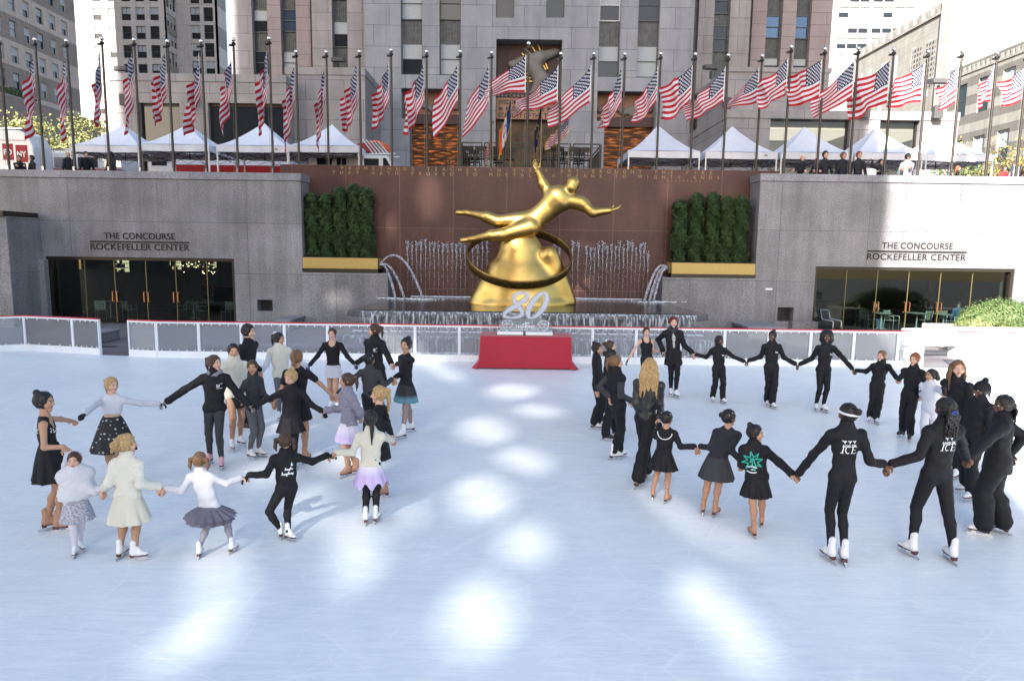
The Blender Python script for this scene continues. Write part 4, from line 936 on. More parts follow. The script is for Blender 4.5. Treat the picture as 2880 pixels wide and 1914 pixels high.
# centre mass
zr = pz(1210, 210); zr2 = pz(1760, 217)
pier(1027, 1128, YC); strip(1128, 1188, YC, vsC, ['half', 'blind', 'half'], zr); pier(1188, 1236, YC, z0=zr); strip(1236, 1295, YC, vsC, ['blind', 'dark', 'half'], zr)
x0, x1 = px(1295), px(1682); hs = []
for u0, u1 in ((1393, 1444), (1533, 1584)): hs.append((px(u0)-x0, px(u1)-x0, pz(u0, 50), pz(u0, 50)+3.6))
hs.append((px(1395)-x0, px(1580)-x0, 5.2, pz(1480, 111)))
facade(t, (x0, YC, 0), 0, x1-x0, 5.1, TOP, hs[:2]+hs[2:], 'limestone', None, inset=1.5)
for h in hs[:2]: window(t, (x0+(h[0]+h[1])/2, YC+.3, h[2]), h[1]-h[0]-.01, h[3]-h[2]-.01, 0, 'half')
vsR = [(124, 215), (-36, 56), (-195, -100)]
strip(1682, 1741, YC, vsR, ['half', 'bt', 'blind'], zr2); pier(1741, 1790, YC, z0=pz(1760, 217)); strip(1790, 1850, YC, vsR, ['blind', 'dark', 'half'], zr2); pier(1850, 1946, YC)
for u0, u1, vt in ((1128, 1295, 210), (1682, 1850, 217)):  # lintels above side entrances
    zt = pz(u0, vt); zb = pz(u0, 248 if u0 < 1500 else 256)
    MB().box(px(u0)-.002, px(u1)+.002, YC+.002, YC+1.5, zb, zt).build('lintel', 'limestone', t)
MB().box(px(1027), px(1946), YC+1.62, YC+30, 5.1, TOP-.1).build('core', 'limestone', t)
# side entrance bays: carved stone relief above amber glass
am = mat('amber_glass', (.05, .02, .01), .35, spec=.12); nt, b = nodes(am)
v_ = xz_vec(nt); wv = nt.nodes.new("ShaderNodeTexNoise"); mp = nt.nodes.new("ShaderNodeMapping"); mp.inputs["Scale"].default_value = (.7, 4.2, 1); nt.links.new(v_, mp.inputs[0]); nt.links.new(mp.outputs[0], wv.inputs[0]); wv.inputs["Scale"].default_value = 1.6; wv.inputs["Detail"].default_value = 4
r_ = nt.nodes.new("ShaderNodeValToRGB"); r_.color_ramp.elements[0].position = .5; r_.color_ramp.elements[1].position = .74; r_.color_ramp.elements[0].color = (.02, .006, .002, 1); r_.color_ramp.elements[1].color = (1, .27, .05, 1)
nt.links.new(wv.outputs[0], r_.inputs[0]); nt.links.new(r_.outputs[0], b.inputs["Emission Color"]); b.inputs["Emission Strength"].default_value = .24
mat('terracotta', (.27, .14, .09), .6, var=.15, vscale=1); mat('relief_stone', (.17, .16, .15), .7, var=.1, vscale=2); mat('maroon', (.05, .022, .025), .6, var=.3)
mat('bay_glass', (.03, .02, .018), .3, spec=.12, var=.9, vscale=1.6, col2=(.13, .08, .05))
for (u0, u1, vt) in ((1128, 1295, 248), (1682, 1850, 256)):
    e = empty('entrance_bay', (0, 0, 0), label='side entrance with plain stone relief and amber glowing glass, '+('left' if u0 < 1500 else 'right')+' of the main one', cat='entrance')
    xa, xb = px(u0), px(u1); zt = pz(u0, vt); zm = pz(u0, vt+66); zg = pz(u0, vt+92)
    MB().box(xa+.02, xb-.02, YC+1.35, YC+1.45, zg, zt).build('back_panel', 'terracotta', e)
    MB().box(xa+.02, xb-.02, YC+.9, YC+1.4, zg-.05, zm).build('lintel', 'maroon', e)
    pr = []; rr_ = random.Random(u0)   # generic flowing relief: plain rounded swags
    for k in range(7):
        xx = xa+.35+(xb-xa-.7)*k/6; pr.append(cone((xx, YC+1.25, zm+.55+.3*math.sin(k*1.3)), (xx+.75*(1 if k < 6 else -1), YC+1.2, zm+.75+.35*math.cos(k*1.7)), .26, .15))
    V, Q, tt = sdf_mesh([('add', pr)], .07, .2); link('relief', np_mesh('relief', [(smooth_np(V, Q, 1), Q, tt)], ['relief_stone']), e)
    MB().box(xa+.6, xb-.02, YC+1.3, YC+1.4, 5.15, zg-.06).build('amber_glass', 'amber_glass', e)
    MB().box(xa+.003, xa+.6, YC+.02, YC+1.5, 5.15, zg+.2).build('reveal', 'limestone', e)
    g = MB()
    for k in range(1, 12):
        z = 5.15+k*(zg-5.2)/12; g.box(xa+.62, xb-.03, YC+1.24, YC+1.298, z-.02, z+.02)
    for k in range(4): x = xa+.7+k*(xb-xa-.9)/3; g.box(x-.02, x+.02, YC+1.2, YC+1.238, 5.15, zg-.06)
    g.build('glazing_bars', 'bronze', e)
# main entrance bay
e = empty('entrance_bay', (0, 0, 0), label='tall main entrance bay with lettered stone band and plain gilt rays', cat='entrance')
xa, xb = px(1396), px(1579); zt = pz(1480, 112); zr_ = pz(1480, 272); zl = pz(1480, 332)
MB().box(xa, xb, YC+1.3, YC+1.4, zr_, zt-.02).build('back_panel', 'maroon', e)
MB().box(xa, xb, YC+.5, YC+1.42, zl, zr_-.005).build('inscription_band', 'terracotta', e)
for k, (tx_, fy) in enumerate((("WISDOM AND KNOWLEDGE", .80), ("SHALL BE THE", .49), ("STABILITY OF THY TIMES", .17))):
    text_on_wall('lettering', tx_, .46, 'black', ((xa+xb)/2, YC+.49, zl+(zr_-zl)*(fy-.10)), e, width=(xb-xa)*(.93 if k != 1 else .5), depth=.01, bold=.01)
for sx in (-1, 1):
    for k in (0, 1): 
        s_ = MB(); cx = (xa+xb)/2+sx*((xb-xa)*(.32+.11*k)); cz = zl+(zr_-zl)*.49
        for q in range(4): a = q*math.pi/4; s_.bar((cx-.17*math.cos(a), YC+.48-.001*q, cz-.17*math.sin(a)), (cx+.17*math.cos(a), YC+.48-.001*q, cz+.17*math.sin(a)), .02, .05)
        s_.build('star', 'black', e)
tri = MB()
for k in range(16):
    x = xa+.14+k*(xb-xa-.28)/15
    for j in range(2): z = zr_+.25+j*.28; tri.prism([(x-.12, z), (x+.12, z), (x, z+.22)], 'y', YC+1.22, YC+1.299)
tri.build('triangle_frieze', 'relief_stone', e)
mat('gilt_dark', (.45, .30, .10), .4, metal=1)
ry = MB()
for k in range(9):
    a = R(112+k*8.5); c = (xb-.6, zr_+1.4); ry.bar((c[0]+1.0*math.cos(a), YC+1.24, c[1]+1.0*math.sin(a)), (c[0]+(3.2)*math.cos(a), YC+1.24, c[1]+3.0*math.sin(a)), .05, .09)
ry.build('gilt_rays', 'gilt_dark', e)
pr = [cone((xa+1.2, YC+1.2, zt-1.5), (xb-1.6, YC+1.0, zt-1.0), .35, .5), cone((xb-1.6, YC+1.0, zt-1.0), (xb-.3, YC+1.2, zt-.5), .4, .3), cone((xb-2.4, YC+1.0, zt-1.4), (xb-1.0, YC+1.0, zt-2.9), .6, .5), cone((xb-1.5, YC+1.0, zt-2.6), (xb-2.2, YC+1.1, zt-4.2), .5, .25)]
V, Q, tt = sdf_mesh([('add', pr)], .09, .3, noise=.03, nfreq=5); link('relief', np_mesh('relief', [(smooth_np(V, Q, 2), Q, tt)], ['relief_stone']), e)
MB().box(xa, xb, YC+1.2, YC+1.3, 5.15, zl-.01).build('glass', 'bay_glass', e)
g = MB()
for k in range(6): x = xa+.1+k*(xb-xa-.2)/5; g.box(x-.03, x+.03, YC+1.12, YC+1.19, 5.15, zl-.01)
for k in range(7): z = 5.4+k*(zl-5.5)/7; g.box(xa, xb, YC+1.14, YC+1.18, z-.025, z+.025)
g.build('glazing_bars', 'bronze', e)
# wings of the skyscraper
YL = 56.5
def strip2(u0, u1, y, vs, style): strip(u0, u1, y, vs, style)
pier(647, 713, YL, mname='wing_stone'); strip(713, 756, YL, [(22, 88), (140, 206), (-96, -30)], ['half', 'open', 'dark'])
pier(756, 793, YL, mname='rosy_stone'); strip(793, 836, YL, [(22, 86), (140, 206), (-96, -30)], ['sky', 'blind', 'dark'])
pier(836, 876, YL, mname='rosy_stone'); pier(880, 936, YL-1, mname='wing_stone'); strip(936, 979, YL-1, [(55, 130), (185, 250), (-80, -5)], ['half', 'dark', 'open']); pier(979, 1020, YL-1, mname='wing_stone'); MB().box(px(1018, YL-1), px(1030), YL-.5, YL-.3, 8, TOP).build('slit', 'spandrel', t)
MB().box(px(876, YL), px(882, YL), YL+.3, YL+.5, 8, TOP).build('slit', 'spandrel', t)
pier(1958, 2001, YL-1, mname='wing_stone'); strip(2001, 2046, YL-1, [(68, 142), (-40, 35), (-150, -75)], ['dark', 'open', 'dark']); pier(2046, 2102, YL-1, mname='wing_stone')
MB().box(px(1944), px(1960, YL-1), YL-.5, YL-.3, 8, TOP).build('slit', 'spandrel', t); MB().box(px(2100, YL-1), px(2110, YL), YL+.3, YL+.5, 8, TOP).build('slit', 'spandrel', t)
pier(2108, 2148, YL, mname='rosy_stone'); strip(2148, 2192, YL, [(40, 104), (158, 205), (-76, -12)], ['sky', 'half', 'dark']); pier(2192, 2230, YL, mname='rosy_stone'); strip(2230, 2272, YL, [(40, 106), (160, 205), (-76, -10)], ['sky', 'half', 'dark']); pier(2272, 2330, YL, mname='rosy_stone')
for u0, u1, y in ((1020, 1027, YL-1),): MB().box(px(u0, y), px(u1, y), y+.02, y+1.5, 8, TOP).build('pier', 'wing_stone', t)
MB().box(px(647, YL), px(876, YL), YL+1.62, YL+40, 5.1, TOP-.1).build('core', 'rosy_stone', t); MB().box(px(880, YL), px(1020, YL), YL+1.4, YL+38, 5.1, TOP-.2).build('core', 'wing_stone', t)
MB().box(px(1958, YL), px(2102, YL), YL+1.4, YL+38, 5.1, TOP-.2).build('core', 'wing_stone', t); MB().box(px(2108, YL), px(2330, YL), YL+1.62, YL+40, 5.1, TOP-.1).build('core', 'rosy_stone', t)
# --- low wings with shop windows
mat('lit_room', (.5, .46, .38), .8, em=(1, .92, .75), emstr=.22)  # back wall and ceiling glow themselves, standing in for the room's light
glass('clear_shop', (.95, .96, .95), .5, .03, 1)
def low_wing(lab, y, u0, u1, vtop, opens, mname='wing_stone', lit=False, depth=6):
    t = empty('low_wing', (0, 0, 0), label=lab, cat='building'); x0, x1 = PX(u0, y, 300), PX(u1, y, 300); zt = PZ((u0+u1)/2, vtop, y); hs = []
    for a, c, v in opens: hs.append((PX(a, y, 330)-x0, PX(c, y, 330)-x0, 5.2, PZ(a, v, y)))
    facade(t, (x0, y, 0), 0, x1-x0, 5.1, zt-.5, hs, mname, None, inset=.6); MB().box(x0-.05, x1+.05, y-.06, y+depth, zt-.497, zt).build('parapet', mname, t, bevel=.03)
    MB().box(x0, x0+.4, y+.71, y+depth-.01, 5.1, zt-.5).build('side_wall', mname, t); MB().box(x1-.4, x1, y+.71, y+depth-.01, 5.1, zt-.5).build('side_wall', mname, t); MB().box(x0+.4, x1-.4, y+.71, y+depth, zt-.8, zt-.51).build('roof', 'roof', t)
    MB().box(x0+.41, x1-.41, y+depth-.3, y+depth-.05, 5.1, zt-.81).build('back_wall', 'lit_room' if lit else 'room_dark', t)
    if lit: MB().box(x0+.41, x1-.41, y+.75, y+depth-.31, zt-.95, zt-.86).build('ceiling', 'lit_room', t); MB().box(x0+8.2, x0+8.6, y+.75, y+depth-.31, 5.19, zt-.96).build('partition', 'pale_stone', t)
    for h in hs:
        a, c = x0+h[0], x0+h[1]
        g = MB(); g.box(a, c, y+.3, y+.42, h[3]-.16, h[3]-.003); g.box(a, a+.1, y+.3, y+.42, 5.2, h[3]-.17); g.box(c-.1, c, y+.3, y+.42, 5.2, h[3]-.17); n_ = max(1, int((c-a)/3.2))
        for k in range(1, n_): g.box(a+(c-a)*k/n_-.03, a+(c-a)*k/n_+.03, y+.32, y+.4, 5.2, h[3]-.17)
        g.build('window_frame', 'bronze', t); MB().box(a+.1, c-.1, y+.35, y+.362, 5.2, h[3]-.17).build('shop_window', 'clear_shop' if lit else 'dark_glass', t)
    return t
low_wing('long low stone wing with dark shop windows behind the left tents', 47.0, 312, 806, 208, ((392, 506, 289), (586, 800, 289)), depth=8)
low_wing('taller plain stone wing block left of the skyscraper entrance', 48.5, 806, 1027, 190, (), depth=7)
for k, (u, v, y) in enumerate(((345, 278, 46.6), (537, 280, 46.6), (2046, 288, 46.5), (2437, 310, 41.5), (2642, 312, 41.5))):
    t_ = empty('wall_speaker', gy(u, v, y), 0, ('dark wall speaker on the left corner of the low wing', 'dark wall speaker between the shop windows', 'dark wall speaker right of the amber entrance', 'grey wall speaker between the bright openings', 'grey wall speaker beyond the last bright opening')[k], 'speaker')
    MB().prism([(0, -.42), (.35, -.36), (.28, .28), (0, .34)], 'x', -.25, .25).build('cabinet', 'cabinet_grey', t_, bevel=.03); MB().box(-.05, .05, .35, .8, -.05, .05).build('bracket', 'black_metal', t_)
    t_.rotation_euler = (0, 0, R(180)) if False else (0, 0, 0)
for k, (u, v, y) in enumerate(((340, 190, 47), (950, 165, 48.8), (2000, 186, 47), (2560, 225, 42), (2642, 225, 42))):
    t_ = empty('floodlight', gy(u, v, y), 0, ('floodlight on the roof corner of the left low wing', 'floodlight on the roof beside the skyscraper, left', 'floodlight on the roof beside the skyscraper, right', 'small floodlight on the bright right roof, left one', 'floodlight on a bracket against the bright right wall')[k], 'floodlight')
    MB().prism([(-.15, .06), (.6, .16), (.6, -.1), (0, -.24), (-.2, -.2)], 'x', -.42, .42).build('hood', 'cabinet_grey', t_, bevel=.03); MB().box(-.06, .06, -.02, .1, -.8, -.3).build('bracket', 'black_metal', t_)
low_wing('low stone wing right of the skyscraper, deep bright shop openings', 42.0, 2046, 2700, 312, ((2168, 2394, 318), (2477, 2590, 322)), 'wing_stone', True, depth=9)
t = bld('stone upper storey block over the right low wing'); MB().box(PX(2046, 47, 250), PX(2330, 47, 250), 47.0, 56, 5.1, PZ(2100, 203, 47)).build('wall', 'wing_stone', t); MB().box(PX(2046, 47, 250)-.1, PX(2330, 47, 250)+.1, 46.9, 56.1, PZ(2100, 203, 47)+.003, PZ(2100, 203, 47)+.3).build('coping', 'wing_stone', t)
# --- right: sunlit white buildings
t = bld('sunlit white stone block with stepped roofline on the right'); XR = 60.0
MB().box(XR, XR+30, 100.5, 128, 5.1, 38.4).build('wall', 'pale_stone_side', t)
g = MB()
for yy in (105, 109, 114, 118, 122, 125): g.box(XR-.02, XR, yy, yy+1.0, 26, 34); 
g.build('slit_window', 'blind', t)
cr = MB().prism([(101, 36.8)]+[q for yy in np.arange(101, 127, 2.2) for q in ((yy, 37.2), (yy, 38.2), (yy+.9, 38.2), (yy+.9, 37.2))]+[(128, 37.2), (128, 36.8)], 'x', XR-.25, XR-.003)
cr.build('cresting', 'pale_stone_side', t)
stone('pierced', (.10, .09, .08), (.10, .09, .08), .75, .75, axes='yz', joint=.16, jcol=(.34, .32, .29), offset=0)
for yy in (104.0, 107.6): MB().box(XR-.03, XR-.004, yy, yy+2.25, 27, 33.75).build('pierced_screen', 'pierced', t)
t = bld('tall plain sunlit white tower block on the right'); MB().box(XR-.5, PX(2766, 100, 50), 100.0, 102.5, 5.1, 75).build('wall', 'pale_stone', t)
t = bld('dark brown tower in the top right corner'); MB().box(PX(2762, 200, 50), PX(2762, 200, 50)+70, 200, 240, 5.1, 130).build('wall', 'dark_tower', t)
t = bld('sunlit white wing receding on the far right with tall windows'); hs = []
YS = 100; L2 = 62
for yy in (97, 92.5, 88, 83, 78, 73, 68, 63, 58, 53, 48, 43):
    for z0_, z1_ in ((21.5, 25.8), (14.5, 18.5), (8.2, 12.2)): hs.append((YS-yy-1.1, YS-yy+1.1, z0_, z1_))
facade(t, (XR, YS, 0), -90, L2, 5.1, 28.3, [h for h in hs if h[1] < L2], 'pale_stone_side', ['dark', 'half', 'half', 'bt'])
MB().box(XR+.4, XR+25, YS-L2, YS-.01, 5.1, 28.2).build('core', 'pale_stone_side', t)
def crenel(y0, y1, st, w, z0, z1, z2):
    p = [(y0, z0)]; y = y0
    while y+st < y1: p += [(y, z1), (y, z2), (y+w, z2), (y+w, z1)]; y += st
    return p+[(y1, z1), (y1, z0)]
cr = MB().prism(crenel(YS-L2, YS, .9, .45, 27.0, 27.3, 27.9), 'x', XR-.12, XR-.003)
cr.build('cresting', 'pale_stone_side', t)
t = bld('distant white tower with a grid of small windows, right of the skyscraper'); YF = 190; xf = PX(2300, YF, 100); hs = []
for cu in (1110, 1182, 1253, 1345, 1418, 1490, 1562):
    for r__ in range(-3, 5):
        u = cu/2.458+1920; x = PX(u, YF, 60); z = PZ(u, 20+44*r__, YF)
        hs.append((x-xf-1.3, x-xf+1.3, z-2.6, z))
facade(t, (xf, YF, 0), 0, 40, 5, 78, [h for h in hs if h[3] < 77 and h[2] > 6], 'pale_stone', ['bt', 'blind', 'half']); MB().box(xf, xf+40, YF+.4, YF+20, 5, 77.9).build('core', 'pale_stone', t)
# ================================================================ ADDED SUN BLOCKER BEHIND THE CAMERA, holes shaped to cast light patches on the rink
tan = math.tan(SUN_EL)/math.cos(0)
YO = -50.0; sl = .386/.922; tz = tan*math.hypot(1, sl)
def occ(x, y, z=0): return (x-sl*(y-YO), z+(y-YO)*tz)
def outline(us, z=0): return [occ(*(gz(u, v, z)[:2]), z) for u, v in us]
def blob(u, v, ru, rv, tilt=0, n=14):
    t_ = R(tilt); return outline([(u+ru*math.cos(a)*math.cos(t_)-rv*math.sin(a)*math.sin(t_), v+ru*math.cos(a)*math.sin(t_)+rv*math.sin(a)*math.cos(t_)) for a in [2*math.pi*k/n for k in range(n)]])
OX1 = 15.1-sl*(28.5-YO); OX0 = OX1-48.6
blobs = []
for (u, v, ru, rv, ti) in ((1440, 1103, 82, 27, 0), (1515, 1160, 76, 22, 8), (1365, 1218, 86, 48, 8), (1475, 1303, 96, 42, 14), (1345, 1415, 102, 84, 5), (1480, 1545, 92, 80, 30), (1345, 1770, 125, 150, 0),
        (1240, 1045, 70, 14, 28), (990, 1570, 68, 130, -4), (850, 1450, 55, 75, 10), (585, 1680, 72, 180, 10), (470, 1860, 100, 70, 0), (280, 1620, 30, 60, 0), (740, 1340, 60, 38, 0), (980, 1300, 90, 42, 0), (800, 1210, 60, 30, 0), (1010, 1160, 45, 20, 0),
        (1895, 1445, 110, 24, 42), (2070, 1545, 100, 20, 24), (1985, 1705, 95, 62, 50), (2085, 1810, 105, 68, 50), (2165, 1895, 90, 50, 50), (395, 1560, 34, 60, 0), (1150, 1460, 34, 60, 0), (690, 1120, 30, 15, 0), (1160, 1010, 50, 12, 0)):
    blobs.append(blob(u, v, *((ru*.95, rv*.93) if 1280 < u < 1560 else (ru*1.08+5, rv*1.1+5)), ti))
def wblob(u, v, y, ru, rv, n=12):   # a patch on a vertical surface at depth y
    r_ = []
    for k in range(n):
        a = 2*math.pi*k/n; p = gy(u+ru*math.cos(a), v+rv*math.sin(a), y); r_.append(occ(p[0], p[1], p[2]))
    return r_
blobs += [wblob(1215, 560, 29.7, 40, 70), wblob(1100, 640, 29.7, 16, 45), wblob(960, 850, 28.4, 40, 30), wblob(1880, 545, 29.7, 16, 50), wblob(1480, 640, 26, 120, 70), wblob(1370, 820, 25.8, 40, 30), wblob(1560, 560, 26, 60, 50)]
def inpoly(X, Z, poly):
    r = np.zeros(X.shape, bool)
    for i in range(len(poly)):
        (x0, z0), (x1, z1) = poly[i-1], poly[i]; m = ((z0 > Z) != (z1 > Z)); r ^= m & (X < (x1-x0)*(Z-z0)/((z1-z0) if z1 != z0 else 1e-9)+x0)
    return r
cs_ = .11; bx = np.concatenate([np.array(b_) for b_ in blobs]); gx0, gx1 = max(OX0, bx[:, 0].min()-.6), min(OX1, bx[:, 0].max()+.6); gz0, gz1 = bx[:, 1].min()-.6, bx[:, 1].max()+.6
nx_, nz_ = int((gx1-gx0)/cs_)+1, int((gz1-gz0)/cs_)+1; XX, ZZ = np.meshgrid(gx0+(np.arange(nx_)+.5)*cs_, gz0+(np.arange(nz_)+.5)*cs_, indexing='ij'); hole_ = np.zeros(XX.shape, bool)
for bl in blobs: hole_ |= inpoly(XX, ZZ, bl)
gx1 = gx0+nx_*cs_; gz1 = gz0+nz_*cs_; wall_, pane_ = MB(), MB()
for j in range(nz_):
    i = 0
    while i < nx_:
        k = i
        while k < nx_ and hole_[k, j] == hole_[i, j]: k += 1
        a_, b_, c_, d_ = gx0+i*cs_, gx0+k*cs_, gz0+j*cs_, gz0+(j+1)*cs_
        if hole_[i, j]: pane_.add([(a_, .15, c_), (b_, .15, c_), (b_, .15, d_), (a_, .15, d_)], [(0, 1, 2, 3)])
        else: wall_.box(a_, b_, 0, .3, c_, d_)
        i = k
for q in ((OX0, OX1, -5, gz0), (OX0, OX1, gz1, 130), (OX0, gx0, gz0, gz1), (gx1, OX1, gz0, gz1)):
    if q[1] > q[0]: wall_.box(q[0], q[1], 0, .3, q[2], q[3])
ot = empty('sun_blocker', (0, YO, 0), 0, 'added sun blocker behind the viewer, with holes shaped to cast light patches', 'building'); wall_.build('wall', 'limestone', ot)
tg_ = glass('patch_dimmer', (1, .97, .93), .3, .05, .30)  # panes added in the holes to dim the sun patches
pane_.build('patch_pane', 'patch_dimmer', ot)
# ================================================================ FLAGPOLES AND FLAGS
mat('rope_grey', (.2, .2, .2), .8)
def flag_mat(name, kind):
    m = bpy.data.materials.new(name); m.use_nodes = True; nt = m.node_tree; b = nt.nodes["Principled BSDF"]; L = nt.links; b.inputs["Roughness"].default_value = .7
    uv = nt.nodes.new("ShaderNodeUVMap"); s = nt.nodes.new("ShaderNodeSeparateXYZ"); L.new(uv.outputs[0], s.inputs[0])
    def mt(op, a, c=None, d=None):
        n = nt.nodes.new("ShaderNodeMath"); n.operation = op
        for i, x in enumerate((a, c, d)):
            if x is None: continue
            if isinstance(x, (int, float)): n.inputs[i].default_value = x
            else: L.new(x, n.inputs[i])
        return n.outputs[0]
    def mixc(f, a, c):
        n = nt.nodes.new("ShaderNodeMix"); n.data_type = 'RGBA'; L.new(f, n.inputs[0])
        for i, x in ((6, a), (7, c)):
            if isinstance(x, tuple): n.inputs[i].default_value = (*x, 1)
            else: L.new(x, n.inputs[i])
        return n.outputs[2]
    U, V = s.outputs[0], s.outputs[1]     # v = 0 at the top edge
    W_, RD, BL = (.62, .62, .68), (.42, .004, .016), (.004, .008, .055)
    if kind == 'us' or kind == 'us_fringe':
        st_ = mt('MODULO', mt('FLOOR', mt('MULTIPLY', V, 13)), 2)
        col = mixc(st_, RD, W_)
        can = mt('MULTIPLY', mt('LESS_THAN', U, .4), mt('LESS_THAN', V, 7/13))
        gx_ = mt('MULTIPLY', U, 12/.4); gy_ = mt('MULTIPLY', V, 10/(7/13))
        rx, ry = mt('ROUND', gx_), mt('ROUND', gy_); dx, dy = mt('SUBTRACT', gx_, rx), mt('SUBTRACT', gy_, ry)
        d2 = mt('ADD', mt('MULTIPLY', dx, dx), mt('MULTIPLY', dy, dy)); dot = mt('LESS_THAN', d2, .2)
        par = mt('COMPARE', mt('MODULO', mt('ADD', rx, ry), 2), 0, .1)
        inn = mt('MULTIPLY', mt('MULTIPLY', mt('GREATER_THAN', rx, .5), mt('LESS_THAN', rx, 11.5)), mt('MULTIPLY', mt('GREATER_THAN', ry, .5), mt('LESS_THAN', ry, 9.5)))
        star = mt('MULTIPLY', mt('MULTIPLY', dot, par), inn)
        col = mixc(can, col, mixc(star, BL, W_))
        col = mixc(mt('LESS_THAN', U, .02), col, (.8, .8, .8))
    elif kind == 'city':
        col = mixc(mt('GREATER_THAN', U, .333), (.012, .03, .16), W_); col = mixc(mt('GREATER_THAN', U, .667), col, (.80, .16, .03))
        cxx, cyy = mt('SUBTRACT', U, .5), mt('MULTIPLY', mt('SUBTRACT', V, .5), .62); d2 = mt('ADD', mt('MULTIPLY', cxx, cxx), mt('MULTIPLY', cyy, cyy))
        col = mixc(mt('MULTIPLY', mt('LESS_THAN', d2, .016), mt('GREATER_THAN', d2, .009)), col, (.05, .1, .35))
    else:
        col = mixc(mt('LESS_THAN', U, -1), (.01, .018, .085), W_)
        cxx, cyy = mt('SUBTRACT', U, .5), mt('MULTIPLY', mt('SUBTRACT', V, .5), .62); d2 = mt('ADD', mt('MULTIPLY', cxx, cxx), mt('MULTIPLY', cyy, cyy)); col = mixc(mt('MULTIPLY', mt('LESS_THAN', d2, .02), mt('GREATER_THAN', d2, .012)), col, (.5, .32, .08))
    if kind != 'us': 
        ed = mt('MAXIMUM', mt('GREATER_THAN', U, .965), mt('MAXIMUM', mt('GREATER_THAN', V, .95), mt('LESS_THAN', V, .05))); col = mixc(ed, col, (.55, .33, .06))
    L.new(col, b.inputs["Base Color"])
    tr = nt.nodes.new("ShaderNodeBsdfTranslucent"); L.new(col, tr.inputs[0]); mx = nt.nodes.new("ShaderNodeMixShader"); mx.inputs[0].default_value = .15
    L.new(b.outputs[0], mx.inputs[1]); L.new(tr.outputs[0], mx.inputs[2]); L.new(mx.outputs[0], nt.nodes["Material Output"].inputs[0]); M[name] = m
for k in ('us', 'us_fringe', 'city', 'state'): flag_mat('flag_'+k, k)
def cloth(p0, hoist, W, Dt, Db, sgn, seed, folds=3, amp=.16, mname='flag_us', name='flag', lean=(0, 0)):
    """flag as cloth: hoist runs down from p0; fly end at horizontal reach W, top edge dropping Dt, bottom edge dropping Db"""
    nu, nv = 44, 26; b = MB(); r_ = random.Random(seed); ph = r_.uniform(0, 6); ph2 = r_.uniform(0, 6); k2 = r_.uniform(.8, 1.3)
    def fn(u, v):
        e = u**.92; drop = (Dt*(1-v)+Db*v); cur = e*drop+(.10*math.sin(u*3.1)*drop)
        wv = math.sin(2*math.pi*folds*u*k2+ph+v*2.6); w2 = math.sin(2*math.pi*(folds*.55)*u+ph2-v*3.5)
        y = amp*(u**.6)*(wv*.7+w2*.6); x = W*(u*(1+.06*math.sin(v*3+ph)))-.10*W*math.sin(2*math.pi*folds*u*k2+ph+v*2.6+1.3)*u*.7
        z = -hoist*v*(1-.10*u*math.sin(ph+u*4))-cur+.05*hoist*u*w2
        return (sgn*x, y+lean[1]*u, z)
    b.grid(fn, nu, nv); me = b.mesh(name, [mname], True); uvl = me.uv_layers.new(name='UVMap'); uv = []
    for p in me.polygons:
        for vi in p.vertices: uv += [(vi % (nu+1))/nu, (vi//(nu+1))/nv]
    uvl.data.foreach_set('uv', uv); o = link(name, me); o.location = p0; return o
YPO, YPI = 29.05, 30.6
#       ball u, v, depth, W, Dt, Db (px), hoist px
FL = [(-3, 110, YPO, 32, 70, 120, 100), (98, 110, YPO, 30, 100, 130, 95), (187, 114, YPO, 24, 110, 140, 95), (286, 107, YPO, 26, 105, 120, 95), (377, 111, YPO, 32, 95, 120, 95), (471, 115, YPO, 40, 85, 95, 95),
      (566, 115, YPO, 40, 105, 135, 95), (656, 110, YPO, 33, 105, 130, 95), (757, 107, YPO, 32, 95, 125, 100), (833, 144, YPI, 34, 110, 130, 95), (918, 145, YPI, 26, 115, 135, 95), (1011, 144, YPI, 44, 90, 95, 98), (1100, 140, YPI, 46, 88, 95, 98),
      (1200, 144, YPI, 58, 90, 95, 98), (1295, 144, YPI, 62, 90, 95, 98), (1383, 147, YPI, 66, 100, 100, 98), (1487, 121, YPI, 104, 72, 8, 98), (1578, 150, YPI, 118, 96, 38, 96), (1671, 150, YPI, 108, 105, 60, 96), (1758, 151, YPI, 58, 118, 82, 96),
      (1859, 150, YPI, 66, 105, 65, 92), (1956, 151, YPI, 86, 58, 60, 90), (2049, 154, YPI, 100, 98, 52, 90), (2144, 156, YPI, 84, 84, 22, 92), (2226, 130, YPO, 76, 68, 26, 98), (2321, 136, YPO, 92, 44, 24, 96), (2415, 135, YPO, 104, 90, 50, 98),
      (2515, 137, YPO, 100, 62, 34, 110), (2611, 144, YPO, 88, 52, 4, 104), (2707, 144, YPO, 52, 70, 22, 102), (2806, 149, YPO, 34, 60, 8, 96), (2893, 152, YPO, 62, 45, 20, 90)]
ordn = ['1st', '2nd', '3rd']+['%dth' % i for i in range(4, 21)]+['21st', '22nd', '23rd']+['%dth' % i for i in range(24, 31)]+['31st', '32nd']
pole_cache = None
def pole_proto(h):
    t = empty('flagpole', (0, 0, 0))
    MB().lathe([(.062, 0), (.056, .3), (.044, h-.35), (.038, h-.2)], n=12).build('pole', 'pole_metal', t, smooth=True)
    MB().ball((0, 0, h-.02), .085, 10).build('ball_finial', 'silver', t, smooth=True)
    c = MB(); c.lathe([(.07, h-.24), (.085, h-.22), (.085, h-.16), (.05, h-.12)], n=10); c.box(-.18, -.05, -.03, .03, h-.28, h-.2); c.build('truck_cap', 'black_metal', t)
    MB().tube([(-.10, -.02, h-.3), (-.10, -.03, 1.0)], .005, 5).build('halyard', 'rope_grey', t); MB().box(-.03, .03, -.11, -.07, .95, 1.15).build('cleat', 'steel', t); return t
H0 = PZ(620, 110, YPO)-5.18
P0 = pole_proto(H0)
